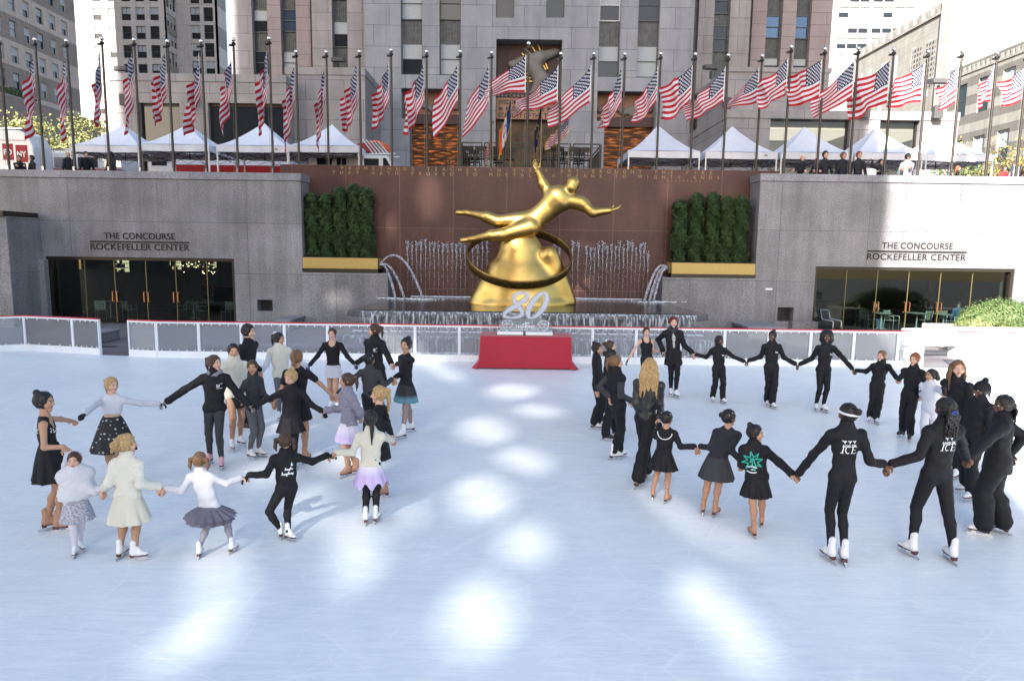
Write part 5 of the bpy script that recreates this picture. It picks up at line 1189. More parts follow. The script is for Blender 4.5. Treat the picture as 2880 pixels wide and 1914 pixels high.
back = ['the brown block', 'the yellow tree', 'the left tents', 'the stepped tower', 'the low wing', 'the skyscraper']
for i, (u, v, y, w, dt, db, hp) in enumerate(FL):
    p = gy(u, v, y); h = p[2]-5.18
    t = P0 if i == 0 else copy_tree(P0); t.location = (p[0], y, 5.18); t.scale = (1, 1, h/H0)
    tag(t, 'black flagpole with silver ball, %s in the row counted from the left' % ordn[i], 'flagpole', 'flagpoles round the plaza edge')
    s = y/1952
    rv = random.Random(i*13+5); o = cloth((p[0]-.10, y-.02, p[2]-30*s), hp*s, w*s, dt*s, db*s, -1, i*3+1, rv.uniform(1.6, 3.6) if w < 60 else rv.uniform(1.0, 2.3), rv.uniform(.16, .32) if w < 60 else rv.uniform(.12, .26))
    lk = 'hanging almost limp' if w < 40 else ('drooping in folds' if w < 70 else 'blown out to the left')
    tag(o, 'US flag %s on the %s flagpole from the left%s' % (lk, ordn[i], ', in sunlight' if i > 25 else ''), 'flag', 'stars and stripes on the flagpoles')
# ================================================================ STAGE WITH RAILINGS, CHAIRS, STAFF FLAGS
YS0 = 31.7; SZ = 6.78
sx0_, sx1_ = PX(1296, YS0, 450), PX(1692, YS0, 450)
t = empty('stage', (0, 0, 0), label='black stage platform with railings in front of the main entrance', cat='stage')
MB().box(sx0_, sx1_, YS0, 37.5, SZ-.25, SZ).build('deck', 'black', t)
for i in range(6):
    for j in (YS0+.1, 37.2): x = sx0_+.1+i*(sx1_-sx0_-.2)/5; MB().box(x-.05, x+.05, j, j+.1, 5.18, SZ-.251).build('leg', 'black_metal', t)
def railing(x0, x1, y0, y1, z, lab=None):
    t = empty('railing', (x0, y0, z), math.atan2(y1-y0, x1-x0)); ln = math.hypot(x1-x0, y1-y0); b = MB()
    b.box(0, .05, -.025, .025, 0, 1.12); b.box(ln-.05, ln, -.025, .025, 0, 1.12); b.box(.05, ln-.05, -.025, .025, 1.07, 1.12); b.box(.05, ln-.05, -.02, .02, .92, .95); b.box(.05, ln-.05, -.02, .02, .08, .11)
    b.build('frame', 'black_metal', t); s = MB(); n = int(ln/.13)
    for k in range(1, n): s.box(k*ln/n-.01, k*ln/n+.01, -.01, .01, .111, .919)
    s.build('bars', 'black_metal', t); tag(t, lab, 'railing', 'black railing panels round the stage'); return t
rl = [1298, 1356, 1361, 1416, 1420, 1483, 1487, 1543, 1547, 1606, 1611, 1688]
rlab = ['leftmost', 'second', 'third, behind the city flag', 'fourth', 'fifth, behind the fringed flag', 'rightmost']
for k in range(6): railing(PX(rl[2*k], YS0, 440), PX(rl[2*k+1], YS0, 440), YS0+.05, YS0+.05, SZ+.003, 'black railing panel on the stage front, '+rlab[k])
railing(sx1_, sx1_+.01, YS0+.3, 37.3, SZ+.003, 'black railing panel along the right side of the stage'); railing(sx0_, sx0_+.01, YS0+.3, 37.3, SZ+.003, 'black railing panel along the left side of the stage')
t = empty('stage_stairs', (sx0_, 34.0, 5.18), 0, 'black stairs with sloping handrail up to the left of the stage', 'stairs')
b = MB(); h_ = MB()
for k in range(9): b.box(-.29*(9-k)-.02, -.29*(8-k), 0, 1.2, (k+1)*.177-.05, (k+1)*.177)
for yy in (0, 1.18):
    h_.bar((-2.6, yy, 1.0), (0, yy, 2.6), .05); h_.bar((-2.6, yy, .55), (0, yy, 2.15), .03); h_.bar((-2.6, yy, .1), (0, yy, 1.6), .06)
    for k in range(10): h_.bar((-2.6+k*.29, yy, .1+k*.18), (-2.6+k*.29, yy, 1.0+k*.18), .025)
b.build('treads', 'black', t); h_.build('handrail', 'black_metal', t)
def fold_chair():
    t = empty('folding_chair', (0, 0, 0)); b = MB()
    for sx in (-.21, .21): b.bar((sx, -.22, 0), (sx, .2, .9), .025, .03); b.bar((sx, .25, 0), (sx, -.18, .44), .025, .03)
    b.build('frame', 'black', t); MB().box(-.2, .2, -.2, .2, .43, .46).build('seat', 'black', t, bevel=.01)
    k = MB(); k.box(-.2, .2, .14, .165, .74, .93); k.box(-.2, .2, .10, .12, .60, .65); k.box(-.2, .2, .07, .09, .50, .54)
    for i in range(3): k.box(-.12+i*.11, -.09+i*.11, .11, .13, .5, .75)
    k.build('backrest', 'black', t); return t
fc = fold_chair()
cl_ = [('leftmost', 1318, 32.7), ('second from the left', 1352, 32.7), ('third from the left', 1381, 32.7), ('fourth, behind the city flag', 1432, 32.8), ('fifth, behind the state flag', 1540, 32.7), ('sixth, right of the state flag', 1572, 32.6), ('seventh from the left', 1612, 32.6), ('rightmost', 1645, 32.7),
       ('second row leftmost', 1335, 34), ('second row middle', 1400, 34), ('second row right', 1590, 34), ('second row rightmost', 1628, 34)]
for k, (l_, u, y) in enumerate(cl_):
    c = fc if k == 0 else copy_tree(fc); c.location = (PX(u, y, 440), y, SZ+.003); c.rotation_euler = (0, 0, R(180+rnd.uniform(-14, 14))); c.scale = (1.15, 1.15, 1.15); tag(c, 'black folding chair on the stage, '+l_, 'chair', 'black folding chairs on the stage')
def staff(u, vt, W, Dt, Db, hoist, mname, lab, flab, sgn, y=31.5, amp=.12):
    p = gy(u, vt, y); t = empty('flag_staff', (p[0], y, 5.18), 0, lab, 'flag staff')
    h = p[2]-5.18; MB().tube([(0, 0, 0), (0, 0, h-.2)], .018, 6).build('staff', 'brass', t); MB().lathe([(.02, h-.2), (.05, h-.12), (.0, h)], n=8).build('spear_tip', 'brass', t)
    MB().lathe([(.2, 0), (.2, .04), (.04, .1)], n=12).build('base', 'brass', t)
    o = cloth((p[0]-.01, y-.03, p[2]-.22), hoist, W, Dt, Db, sgn, int(u), 4, amp, mname); tag(o, flab, 'flag', 'fringed flags on the stage')
staff(1387, 335, .34, 1.1, 1.0, .9, 'flag_us_fringe', 'brass flag staff left on the stage, mostly hidden by a flag', 'gold fringed US flag on the stage, lowest on the left', -1)
staff(1438, 258, .50, 1.4, 1.6, 1.1, 'flag_city', 'brass flag staff with white tip at the blue, white and orange flag', 'blue, white and orange vertical striped flag on the stage', -1, amp=.10)
staff(1524, 262, .28, 1.4, 1.5, 1.1, 'flag_state', 'brass flag staff at the dark blue flag', 'dark blue gold-fringed flag on the stage', -1, amp=.10)
staff(1602, 300, .95, 1.1, .8, .9, 'flag_us_fringe', 'brass flag staff right on the stage beside the fringed US flag', 'gold fringed US flag on the right of the stage', -1)
# ================================================================ POP-UP TENTS
def tent(u, vpk, vev, y, lab, d=3.3):
    p = gy(u, vpk, y+d/2); x = p[0]; zp = p[2]; zv = PZ(u, vev, y)   # valance bottom at the front
    t = empty('pop_up_tent', (x, y+d/2, 5.18), 0, lab, 'tent', 'white pop-up tents on the street'); ze = zv+.30-5.18; zp -= 5.18; h = d/2
    def fn(q):
        (ax, ay), (bx, by) = q
        def f(s_, r_):
            ex = ax+(bx-ax)*s_; ey = ay+(by-ay)*s_; rr = r_; z = ze+(zp-ze)*(rr**1.35)-.05*math.sin(math.pi*s_)*(1-rr)*4*rr+.0
            return (ex*(1-rr), ey*(1-rr), z)
        return f
    c = MB(); cs = [(-h, -h), (h, -h), (h, h), (-h, h)]
    for k in range(4): c.grid(fn((cs[k], cs[(k+1) % 4])), 14, 10)
    c.build('canopy', 'white_canvas', t, smooth=True)
    v = MB()
    for k in range(4):
        (ax, ay), (bx, by) = cs[k], cs[(k+1) % 4]
        v.grid(lambda s_, r_: (ax+(bx-ax)*s_+.02*math.sin(s_*20+k)*r_*(1 if ay != by else 0), ay+(by-ay)*s_+.02*math.sin(s_*23+k)*r_*(1 if ax != bx else 0), ze-.001-.30*r_-.02*math.sin(math.pi*s_)), 20, 3)
    v.build('valance', 'white_canvas', t, smooth=True)
    for x_, y_ in cs: MB().box(x_*.98-.03, x_*.98+.03, y_*.98-.03, y_*.98+.03, 0, ze-.02).build('leg', 'white_metal', t)
    b = MB(); zt = ze-.12; zb = ze-.50
    for k in range(4):
        (ax, ay), (bx, by) = cs[k], cs[(k+1) % 4]
        for j in range(4):
            a = Vector((ax+(bx-ax)*j/4, ay+(by-ay)*j/4, 0))*.97; c2 = Vector((ax+(bx-ax)*(j+1)/4, ay+(by-ay)*(j+1)/4, 0))*.97
            b.bar(a+Vector((0, 0, zt if j % 2 else zb)), c2+Vector((0, 0, zb if j % 2 else zt)), .016); b.bar(a+Vector((0, 0, zb if j % 2 else zt)), c2+Vector((0, 0, zt if j % 2 else zb)), .016)
    for k in range(4):
        m_ = Vector(((cs[k][0]+cs[(k+1) % 4][0])/2, (cs[k][1]+cs[(k+1) % 4][1])/2, zb))*1; m_.x *= .97; m_.y *= .97; b.bar(m_, (0, 0, zt+.1), .016); b.bar((m_.x, m_.y, zt), (0, 0, zb+.1), .025)
    b.bar((0, 0, zb), (0, 0, zp-.05), .035); b.build('truss', 'black_metal', t)
    return t
tl = [(348, 351, 428, 'leftmost white pop-up tent, by the fire van'), (530, 348, 425, 'second white pop-up tent from the left'), (742, 345, 428, 'third white pop-up tent from the left, with green mark'), (934, 350, 428, 'fourth white pop-up tent from the left, beside the white pickup'),
      (1851, 352, 443, 'first white pop-up tent right of the stage'), (2059, 355, 446, 'second white pop-up tent right of the stage, with dark mark'), (2262, 357, 447, 'third white pop-up tent right of the stage, behind the leaning firemen'), (2462, 360, 448, 'fourth white pop-up tent right of the stage, half sunlit'), (2640, 372, 452, 'rightmost white pop-up tent, sunlit with flag shadows')]
for i, (u, vp, ve, lab) in enumerate(tl): 
    t = tent(u, vp, ve, 32.6 if i < 4 else 32.4, lab, 3.28)
    if i in (2, 5, 6):
        o = MB().prism([(-.09, 0), (0, .09), (.09, 0), (.05, 0), (0, .05), (-.05, 0)], 'y', -1.68, -1.67).build('mark', 'evergreen', t); o.location = (1.1, 0, PZ(u, ve, 32.6)-5.18+.1)
# ================================================================ VEHICLES (their lower halves hide behind the parapet)
mat('van_white', (.74, .75, .78), .25, coat=.3); mat('truck_red', (.33, .015, .02), .25, coat=.4); mat('amber', (.8, .5, .1), .4)
def wheels(t, xs, y0, y1, r_=.5):
    for x in xs:
        for y in (y0+.12, y1-.12):
            w_ = empty('wheel_hub'); bpy.data.objects.remove(w_)
            o = MB().lathe([(r_*.55, -.13), (r_*.95, -.12), (r_, -.06), (r_, .06), (r_*.95, .12), (r_*.55, .13)], n=20).build('wheel', 'rubber', t, smooth=True); o.location = (x, y, r_); o.rotation_euler = (R(90), 0, 0)
            q = MB().lathe([(.02, -.135), (r_*.5, -.134), (r_*.5, .134), (.02, .135)], n=16).build('rim', 'steel', o, smooth=True)
# fire department van: side with red panels
y = 34.0; xr = PX(92, y, 400)
t = empty('fire_department_van', (xr-5.6, y, 5.15), 0, 'white fire department van with red lettered panels at the far left', 'van')
zt = PZ(60, 366, y)-5.15
MB().prism([(0, .45), (5.6, .45), (5.6, zt-.75), (5.35, zt-.18), (5.0, zt), (0, zt+.12)], 'y', 0, 1.4).build('body', 'van_white', t, bevel=.06, fix=True)
for a, c, tx_ in ((8, 38, 'FD'), (45, 78, 'NY')):
    x0 = PX(a, y, 430)-(xr-5.6); x1 = PX(c, y, 430)-(xr-5.6); z1 = PZ((a+c)/2, 404+(4 if a > 30 else 0), y)-5.15; z0 = PZ((a+c)/2, 450+(6 if a > 30 else 0), y)-5.15
    MB().box(x0, x1, -.02, -.002, z0, z1).build('red_panel', 'sign_red', t, bevel=.008); text_on_wall('lettering', tx_, .36, 'white', ((x0+x1)/2, -.022, z0+.25), t, width=(x1-x0)*.78, depth=.003, bold=.012)
text_on_wall('lettering', 'Fire Safety Education Unit', .14, 'truck_red', ((PX(45, y, 400)-(xr-5.6))-.1, -.004, PZ(40, 397, y)-5.15), t, width=1.25, depth=.002)
MB().box(3, 5, .2, 1.2, zt+.09, zt+.14).build('roof_rack', 'steel', t); wheels(t, (1, 4.7), 0, 1.4, .42)
# ladder truck with lettered red board
y = 37.0; x0 = PX(60, y, 420); x1 = PX(330, y, 420); zt = PZ(200, 428, y)-5.15
t = empty('ladder_truck', (x0, y, 5.15), 0, 'white topped fire truck with red numbered board behind the left tent', 'fire truck'); w_ = x1-x0
MB().box(0, w_, 0, 2.4, .5, 1.9).build('body', 'truck_red', t, bevel=.05); MB().box(.05, w_-.05, .05, 2.35, 1.903, zt).build('upper_body', 'van_white', t, bevel=.05)
hx = PX(105, y, 410)-x0; MB().box(hx-.62, hx+.62, -.06, -.002, PZ(105, 427, y)-5.15, PZ(105, 403, y)-5.15+.02).build('number_board', 'sign_red', t)
text_on_wall('lettering', 'ER 13', .34, 'white', (PX(93, y, 415)-x0, -.065, PZ(105, 421, y)-5.15), t, width=.62, depth=.003, bold=.008)
for k in range(4): MB().box(.4+k*1.25, 1.4+k*1.25, -.01, .0499, 2.0, 2.5).build('locker_door', 'steel' if k % 2 else 'black', t, bevel=.01)
lad = MB(); lad.bar((-.5, .6, zt+.2), (w_, .6, zt+.25), .07); lad.bar((-.5, 1.5, zt+.2), (w_, 1.5, zt+.25), .07)
for k in range(16): lad.bar((-.3+k*.34, .6, zt+.21), (-.3+k*.34, 1.5, zt+.21), .04)
lad.build('ladder', 'steel', t); wheels(t, (1.0, w_-1.2), 0, 2.4)
# long pumper behind second and third tents
y = 37.2; x0 = PX(490, y, 440); x1 = PX(815, y, 440); t = empty('fire_engine', (x0, y, 5.15), 0, 'long fire engine with red flank and white stripe behind the middle left tents', 'fire engine'); w_ = x1-x0
zr_ = PZ(650, 463, y)-5.15
MB().box(0, w_, 0, 2.4, .5, zr_-.03).build('body', 'truck_red', t, bevel=.03); MB().box(-.01, w_+.01, -.012, 2.41, zr_-.028, zr_+.06).build('stripe', 'van_white', t); MB().box(.02, w_-.02, .02, 2.38, zr_+.062, zr_+.28).build('deck_side', 'van_white', t, bevel=.02)
g = MB(); r7 = random.Random(5)
for k in range(26):
    x = r7.uniform(.1, w_-.6); g.box(x, x+r7.uniform(.1, .6), r7.uniform(.3, 1), 1.2+r7.uniform(0, .8), zr_+.285, zr_+.3+r7.uniform(.04, .24))
g.tube([(0, .5, zr_+.42), (w_, .5, zr_+.46)], .03, 6); g.build('deck_gear', ['black_metal'], t); MB().box(.5, 1.3, .2, 1.2, zr_+.3, zr_+.62).build('locker', 'van_white', t, bevel=.03)
for k in range(5): MB().ball((2.3+k*.16, .3, zr_+.36), .06, 6).build('lamp', 'steel', t, smooth=True)
MB().box(-1.4, -.02, 0, 2.4, .5, zr_+.75).build('cab', 'van_white', t, bevel=.08); MB().box(-1.2, -.4, -.02, -.003, zr_-.1, zr_+.5).build('cab_window', 'dark_glass', t, bevel=.02); wheels(t, (-.7, 1.5, w_-1.3), 0, 2.4)
# white ambulance and pickup near the stage
y = 35.0; x0 = PX(866, y, 450); x1 = PX(1045, y, 450); zt = PZ(950, 441, y)-5.15; w_ = x1-x0
t = empty('ambulance', (x0, y, 5.15), 0, 'white ambulance with square side windows left of the stage', 'ambulance')
MB().box(0, w_, 0, 2.2, .45, zt).build('body', 'van_white', t, bevel=.05)
for a, c in ((891, 934), (947, 974)): MB().box(PX(a, y, 450)-x0, PX(c, y, 450)-x0, -.02, -.003, 1.1, zt-.06).build('side_window', 'dark_glass', t, bevel=.02)
fr = MB()
for a in (944, 977): fr.box(PX(a, y, 450)-x0-.04, PX(a, y, 450)-x0+.04, -.03, -.004, .9, zt-.03)
fr.box(PX(960, y, 450)-x0-.02, PX(960, y, 450)-x0+.02, -.032, -.021, 1.1, zt-.1); fr.build('window_frame', 'white_frame', t); wheels(t, (.8, w_-.8), 0, 2.2, .42)
y = 33.6; x0 = PX(1018, y, 450); x1 = PX(1122, y, 450); zt = PZ(1070, 437, y)-5.15; w_ = x1-x0
t = empty('utility_pickup', (x0, y, 5.15), 0, 'white utility truck carrying ladders and a coil of orange hose', 'truck')
MB().prism([(0, .5), (w_+1.2, .5), (w_+1.2, 1.15), (w_+.15, 1.25), (w_-.55, zt), (.0, zt)], 'y', 0, 1.9).build('cab', 'van_white', t, bevel=.06, fix=True)
MB().prism([(w_-.75, 1.35), (w_-.08, 1.32), (w_-.62, zt-.12), (w_-.75, zt-.12)], 'y', -.02, -.003).build('door_window', 'dark_glass', t, fix=True); MB().box(.1, w_-.95, -.02, -.003, 1.3, zt-.15).build('rear_window', 'dark_glass', t, bevel=.03)
rk = MB()
for k in range(5): rk.bar((.0+k*.18, .2, zt+.75-.02*k), (.45+k*.18, .4, zt+.15), .05)
rk.bar((-.3, .2, zt+.05), (w_-.2, .2, zt+.12), .05); rk.bar((-.3, 1.4, zt+.05), (w_-.2, 1.4, zt+.12), .05); rk.build('ladder_rack', 'white_metal', t)
hs_ = MB()
for k in range(7): hs_.tube([(.55+.42*math.cos(a_)+k*.02, .5+k*.12, zt+.38+.34*math.sin(a_)) for a_ in [i*math.pi/9-.2 for i in range(9)]], .055, 7)
hs_.build('hose_coil', 'orange_hose', t, smooth=True); MB().box(-.3, .5, .4, 1.5, zt+.2, zt+.62).build('red_locker', 'truck_red', t, bevel=.03); wheels(t, (.6, w_+.5), 0, 1.9, .4)
# ================================================================ STREET TREES
mat('yellow_leaf', (.27, .26, .09), .6, var=.3, vscale=2); mat('lime_leaf', (.16, .20, .07), .6, var=.3, vscale=2); mat('gold_leaf', (.45, .29, .05), .6); mat('green_leaf', (.07, .13, .03), .6, var=.3); mat('bark', (.10, .08, .065), .85, bump=.4)
def street_tree(x, y, h, w, seed, lab, mats, n, sz, zc=.62, nb=26):
    t = empty('street_tree', (x, y, 5.15), 0, lab, 'tree'); r_ = random.Random(seed); b = MB(); tips = []
    b.tube([(0, 0, 0), (.05, 0, h*.25), (-.05, .05, h*.5)], [.16, .12, .09], 8)
    for k in range(nb):
        a = r_.uniform(0, 6.28); z0 = h*r_.uniform(.25, .6); e_ = (math.cos(a)*w/2*r_.uniform(.4, 1), math.sin(a)*w/2*r_.uniform(.4, 1), h*(zc+r_.uniform(-.2, .38)))
        m_ = (e_[0]*.45+r_.uniform(-.2, .2), e_[1]*.45, (z0+e_[2])/2+.2); b.tube([(0, 0, z0), m_, e_], [.06, .035, .012], 5); tips += [e_, m_]
    b.build('trunk', 'bark', t, smooth=True); tp = np.array(tips)
    def fn(r, n):
        i = r.randint(0, len(tp), n); g = r.normal(0, .42*h/6, (n, 3))*np.array([1.3, 1.3, .7]); return tp[i]+g, g+np.array([0, 0, .5]), r.randint(0, len(mats), n)
    leaf_cloud(fn, n, sz, mats, 'crown', t, seed, .7); return t
street_tree(PX(195, 52, 350), 52, 6.6, 7.0, 3, 'sunlit yellow green street tree behind the leftmost tent', ['yellow_leaf', 'lime_leaf', 'yellow_leaf'], 15000, .17)
street_tree(PX(60, 60, 350), 60, 5.0, 8, 5, 'dark green street tree at the far left behind the van', ['evergreen_light', 'green_leaf'], 8000, .2)
street_tree(PX(2790, 44, 350), 44, 5.2, 5.5, 8, 'sparse golden leaved street tree on the far right', ['gold_leaf', 'lime_leaf', 'gold_leaf'], 900, .15, nb=26)
street_tree(PX(2870, 40, 350), 40, 4.6, 4.5, 12, 'golden and green street tree cut by the right edge', ['gold_leaf', 'green_leaf', 'gold_leaf'], 800, .15)
street_tree(PX(2700, 38, 440), 38, 3.2, 3.6, 18, 'low green and yellow tree behind the rightmost tent', ['green_leaf', 'green_leaf', 'lime_leaf'], 1100, .14)
# hedge on the right terrace in its planter
hx = gz(2540, 925)
t = empty('hedge_planter', (PX(2690, 24.5, 925), 24.0, -.03), 0, 'white planter under the green hedge on the right terrace', 'planter'); MB().box(-.6, 7, 0, 1.6, 0, .75).build('box', 'pale_stone', t, bevel=.03)
for k, (u, v, w_, h_) in enumerate(((2745, 905, 1.1, .75), (2775, 895, 1.4, .95), (2812, 890, 1.6, 1.05), (2845, 893, 1.7, 1.0), (2895, 895, 1.8, .9))):
    bush(PX(u, 24.8, 900), 24.8, .66, w_, h_, 1.5, k+20, 'hedge_bush', ('leftmost low', 'second', 'middle tallest', 'fourth', 'rightmost')[k]+' round green bush in the sunlit terrace planter', 'bush', ('green_leaf', 'lime_leaf'), 6000, .045, .55, 'bushes in the terrace planter')
bush(PX(2760, 24.2, 925), 24.3, .66, 1.6, .35, .9, 40, 'ground_cover', 'low yellow green trailing plant at the planter edge', 'plant', ('lime_leaf', 'yellow_leaf'), 1800, .06)
# ================================================================ PEOPLE
def sk(n, c, r=.5): mat(n, c, r, spec=.35); nodes(M[n])[1].inputs["Subsurface Weight"].default_value = .0
sk('skin_fair', (.60, .36, .27)); sk('skin_tan', (.46, .26, .17)); sk('skin_brown', (.20, .10, .06)); sk('skin_dark', (.095, .05, .033))
sk('lips', (.33, .12, .11)); sk('eye_white', (.6, .6, .6), .2); sk('iris', (.02, .012, .01), .1); sk('brow', (.05, .03, .02), .9); sk('lips_red', (.35, .02, .04))
mat('tights_tan', (.40, .215, .135), .5); mat('tights_white', (.62, .58, .66), .6); mat('tights_grey', (.27, .26, .31), .6); mat('tights_mauve', (.30, .20, .19), .55)
FB = dict(bump=.4, bscale=14)
mat('cloth_black', (.009, .009, .012), .72, spec=.28, **FB); mat('cloth_charcoal', (.030, .031, .036), .8, **FB); mat('velvet_black', (.010, .009, .012), .65, spec=.25, **FB); mat('leather_black', (.014, .016, .018), .38, **FB)
mat('cloth_cream', (.60, .57, .49), .9, bump=.3, bscale=60); mat('cloth_white', (.56, .56, .62), .85, bump=.3, bscale=20); mat('fur_white', (.62, .62, .66), 1, bump=.35, bscale=70); mat('fur_cream', (.66, .64, .57), 1, bump=.35, bscale=70)
mat('cloth_grey', (.095, .10, .115), .85, **FB); mat('cloth_lilac_grey', (.25, .235, .30), .95, bump=.8, bscale=60); mat('cloth_lilac', (.46, .38, .66), .7, var=.35, vscale=4, col2=(.75, .72, .85)); mat('tutu_grey', (.13, .125, .17), .9, bump=.5, bscale=40)
mat('tweed', (.38, .38, .44), .9, var=.5, vscale=60, bump=.5, bscale=60); mat('cloth_navy', (.008, .0095, .017), .75, **FB); mat('cloth_blue', (.02, .09, .2), .8, **FB); mat('grey_jacket', (.22, .24, .28), .7, **FB); mat('denim', (.07, .12, .22), .8)
mat('glove_grey', (.22, .21, .21), .9); mat('glove_blue', (.02, .06, .25), .7); mat('boot_white', (.72, .72, .74), .4); mat('boot_tan', (.40, .21, .13), .5); mat('boot_black', (.02, .02, .022), .4); mat('boot_pink', (.62, .35, .38), .5); mat('sole_brown', (.09, .025, .015), .4); mat('cloth_red', (.5, .02, .03), .8)
for n_, c_ in (('hair_black', (.010, .008, .008)), ('hair_brown', (.055, .028, .016)), ('hair_lightbrown', (.16, .085, .04)), ('hair_blond', (.38, .25, .11)), ('hair_red', (.10, .010, .015)), ('hair_ginger', (.20, .06, .02))):
    mat(n_, c_, .45, var=.45, vscale=30, spec=.4)
    nt, b = nodes(M[n_])
    for nd in nt.nodes:
        if nd.type == 'TEX_NOISE':
            mp = nt.nodes.new("ShaderNodeMapping"); mp.inputs["Scale"].default_value = (1, 1, .12); tc = [q for q in nt.nodes if q.type == 'TEX_COORD'][0]; nt.links.new(tc.outputs["Object"], mp.inputs[0]); nt.links.new(mp.outputs[0], nd.inputs[0])
stripe = mat('striped_knit', (.5, .5, .5), .8); nt, b = nodes(stripe); v_ = xz_vec(nt); wv = nt.nodes.new("ShaderNodeTexWave"); wv.bands_direction = 'Y'; wv.inputs["Scale"].default_value = 10; wv.inputs["Distortion"].default_value = .6; nt.links.new(v_, wv.inputs[0])
r_ = nt.nodes.new("ShaderNodeValToRGB"); r_.color_ramp.elements[0].position = .45; r_.color_ramp.elements[1].position = .55; r_.color_ramp.elements[0].color = (.04, .04, .05, 1); r_.color_ramp.elements[1].color = (.7, .7, .7, 1); nt.links.new(wv.outputs[0], r_.inputs[0]); nt.links.new(r_.outputs[0], b.inputs["Base Color"])
dots = mat('dotted_net', (.01, .01, .013), .7); nt, b = nodes(dots); tc = nt.nodes.new("ShaderNodeTexCoord"); vo = nt.nodes.new("ShaderNodeTexVoronoi"); vo.inputs["Scale"].default_value = 17; vo.inputs["Randomness"].default_value = .25; nt.links.new(tc.outputs["Object"], vo.inputs[0])
r_ = nt.nodes.new("ShaderNodeValToRGB"); r_.color_ramp.elements[0].position = .2; r_.color_ramp.elements[1].position = .26; r_.color_ramp.elements[0].color = (.45, .45, .4, 1); r_.color_ramp.elements[1].color = (.01, .01, .013, 1); nt.links.new(vo.outputs[0], r_.inputs[0]); nt.links.new(r_.outputs[0], b.inputs["Base Color"])
def fade(nm, c1, c2, z0, z1):
    m = mat(nm, c1, .7); nt, b = nodes(m); tc = nt.nodes.new("ShaderNodeTexCoord"); s = nt.nodes.new("ShaderNodeSeparateXYZ"); nt.links.new(tc.outputs["Object"], s.inputs[0]); mr = nt.nodes.new("ShaderNodeMapRange"); mr.inputs[1].default_value = z0; mr.inputs[2].default_value = z1; nt.links.new(s.outputs[2], mr.inputs[0])
    mx = nt.nodes.new("ShaderNodeMix"); mx.data_type = 'RGBA'; mx.inputs[6].default_value = (*c1, 1); mx.inputs[7].default_value = (*c2, 1); nt.links.new(mr.outputs[0], mx.inputs[0]); nt.links.new(mx.outputs[2], b.inputs["Base Color"])
fade('skirt_blue_edge', (.10, .22, .28), (.012, .014, .02), .68, .75); fade('skirt_lilac_edge', (.42, .35, .60), (.62, .59, .70), .60, .70)
# ---- shared head, hair and skate shapes
def head_parts():
    X = (1, 0, 0); P = [cone((0, .05, .09), (0, .03, .10), .41, .40, X, .80), cone((0, -.12, -.05), (0, -.20, -.30), .27, .15, X, .95), cone((-.12, -.20, -.10), (.12, -.20, -.10), .17, .17), cone((0, -.25, -.38), (0, -.26, -.40), .09, .085),
         cone((0, -.36, .06), (0, -.45, -.10), .028, .05), cone((-.04, -.41, -.115), (.04, -.41, -.115), .035, .035), cone((-.15, -.325, .09), (.15, -.325, .09), .045, .045),
         cone((.335, .03, -.04), (.345, .05, .07), .045, .06, X, .5), cone((-.335, .03, -.04), (-.345, .05, .07), .045, .06, X, .5)]
    L_ = [cone((-.05, -.352, -.235), (.05, -.352, -.235), .022, .022, (0, 0, 1), .8, 1)]
    cut = [cone((.14, -.425, .015), (.14, -.425, .015), .065), cone((-.14, -.425, .015), (-.14, -.425, .015), .065)]
    r = [sdf_mesh([('add', P), ('cut', cut), ('add', L_)], .034, .05)]
    for s in (-1, 1):
        b = MB(); b.ball((s*.14, -.335, .015), .052, 6, 2, (1.25, .8, .75)); b.ball((s*.14, -.368, .015), .026, 6, 3); b.tube([(s*.07, -.385, .095), (s*.14, -.39, .115), (s*.22, -.345, .09)], [.012, .018, .01], 5, 4)
        fs = [f if len(f) == 4 else (tuple(f[:4]) if len(f) > 4 else (f[0], f[1], f[2], f[2])) for f in b.f]; r.append((np.array(b.v), np.array(fs), np.array(b.m)))
    return r
HEAD = head_parts()
CAP = lambda g=.0: [cone((0, .06, .10), (0, .04, .115), .435+g, .43+g, (1, 0, 0), .83)]
FACE = [cone((0, -.46, -.40), (0, -.50, .02), .34, .33, (1, 0, 0), 1.0), cone((-.42, -.30, -.2), (-.42, -.25, -.25), .22), cone((.42, -.30, -.2), (.42, -.25, -.25), .22), cone((0, -.1, -.75), (0, .1, -.75), .5)]
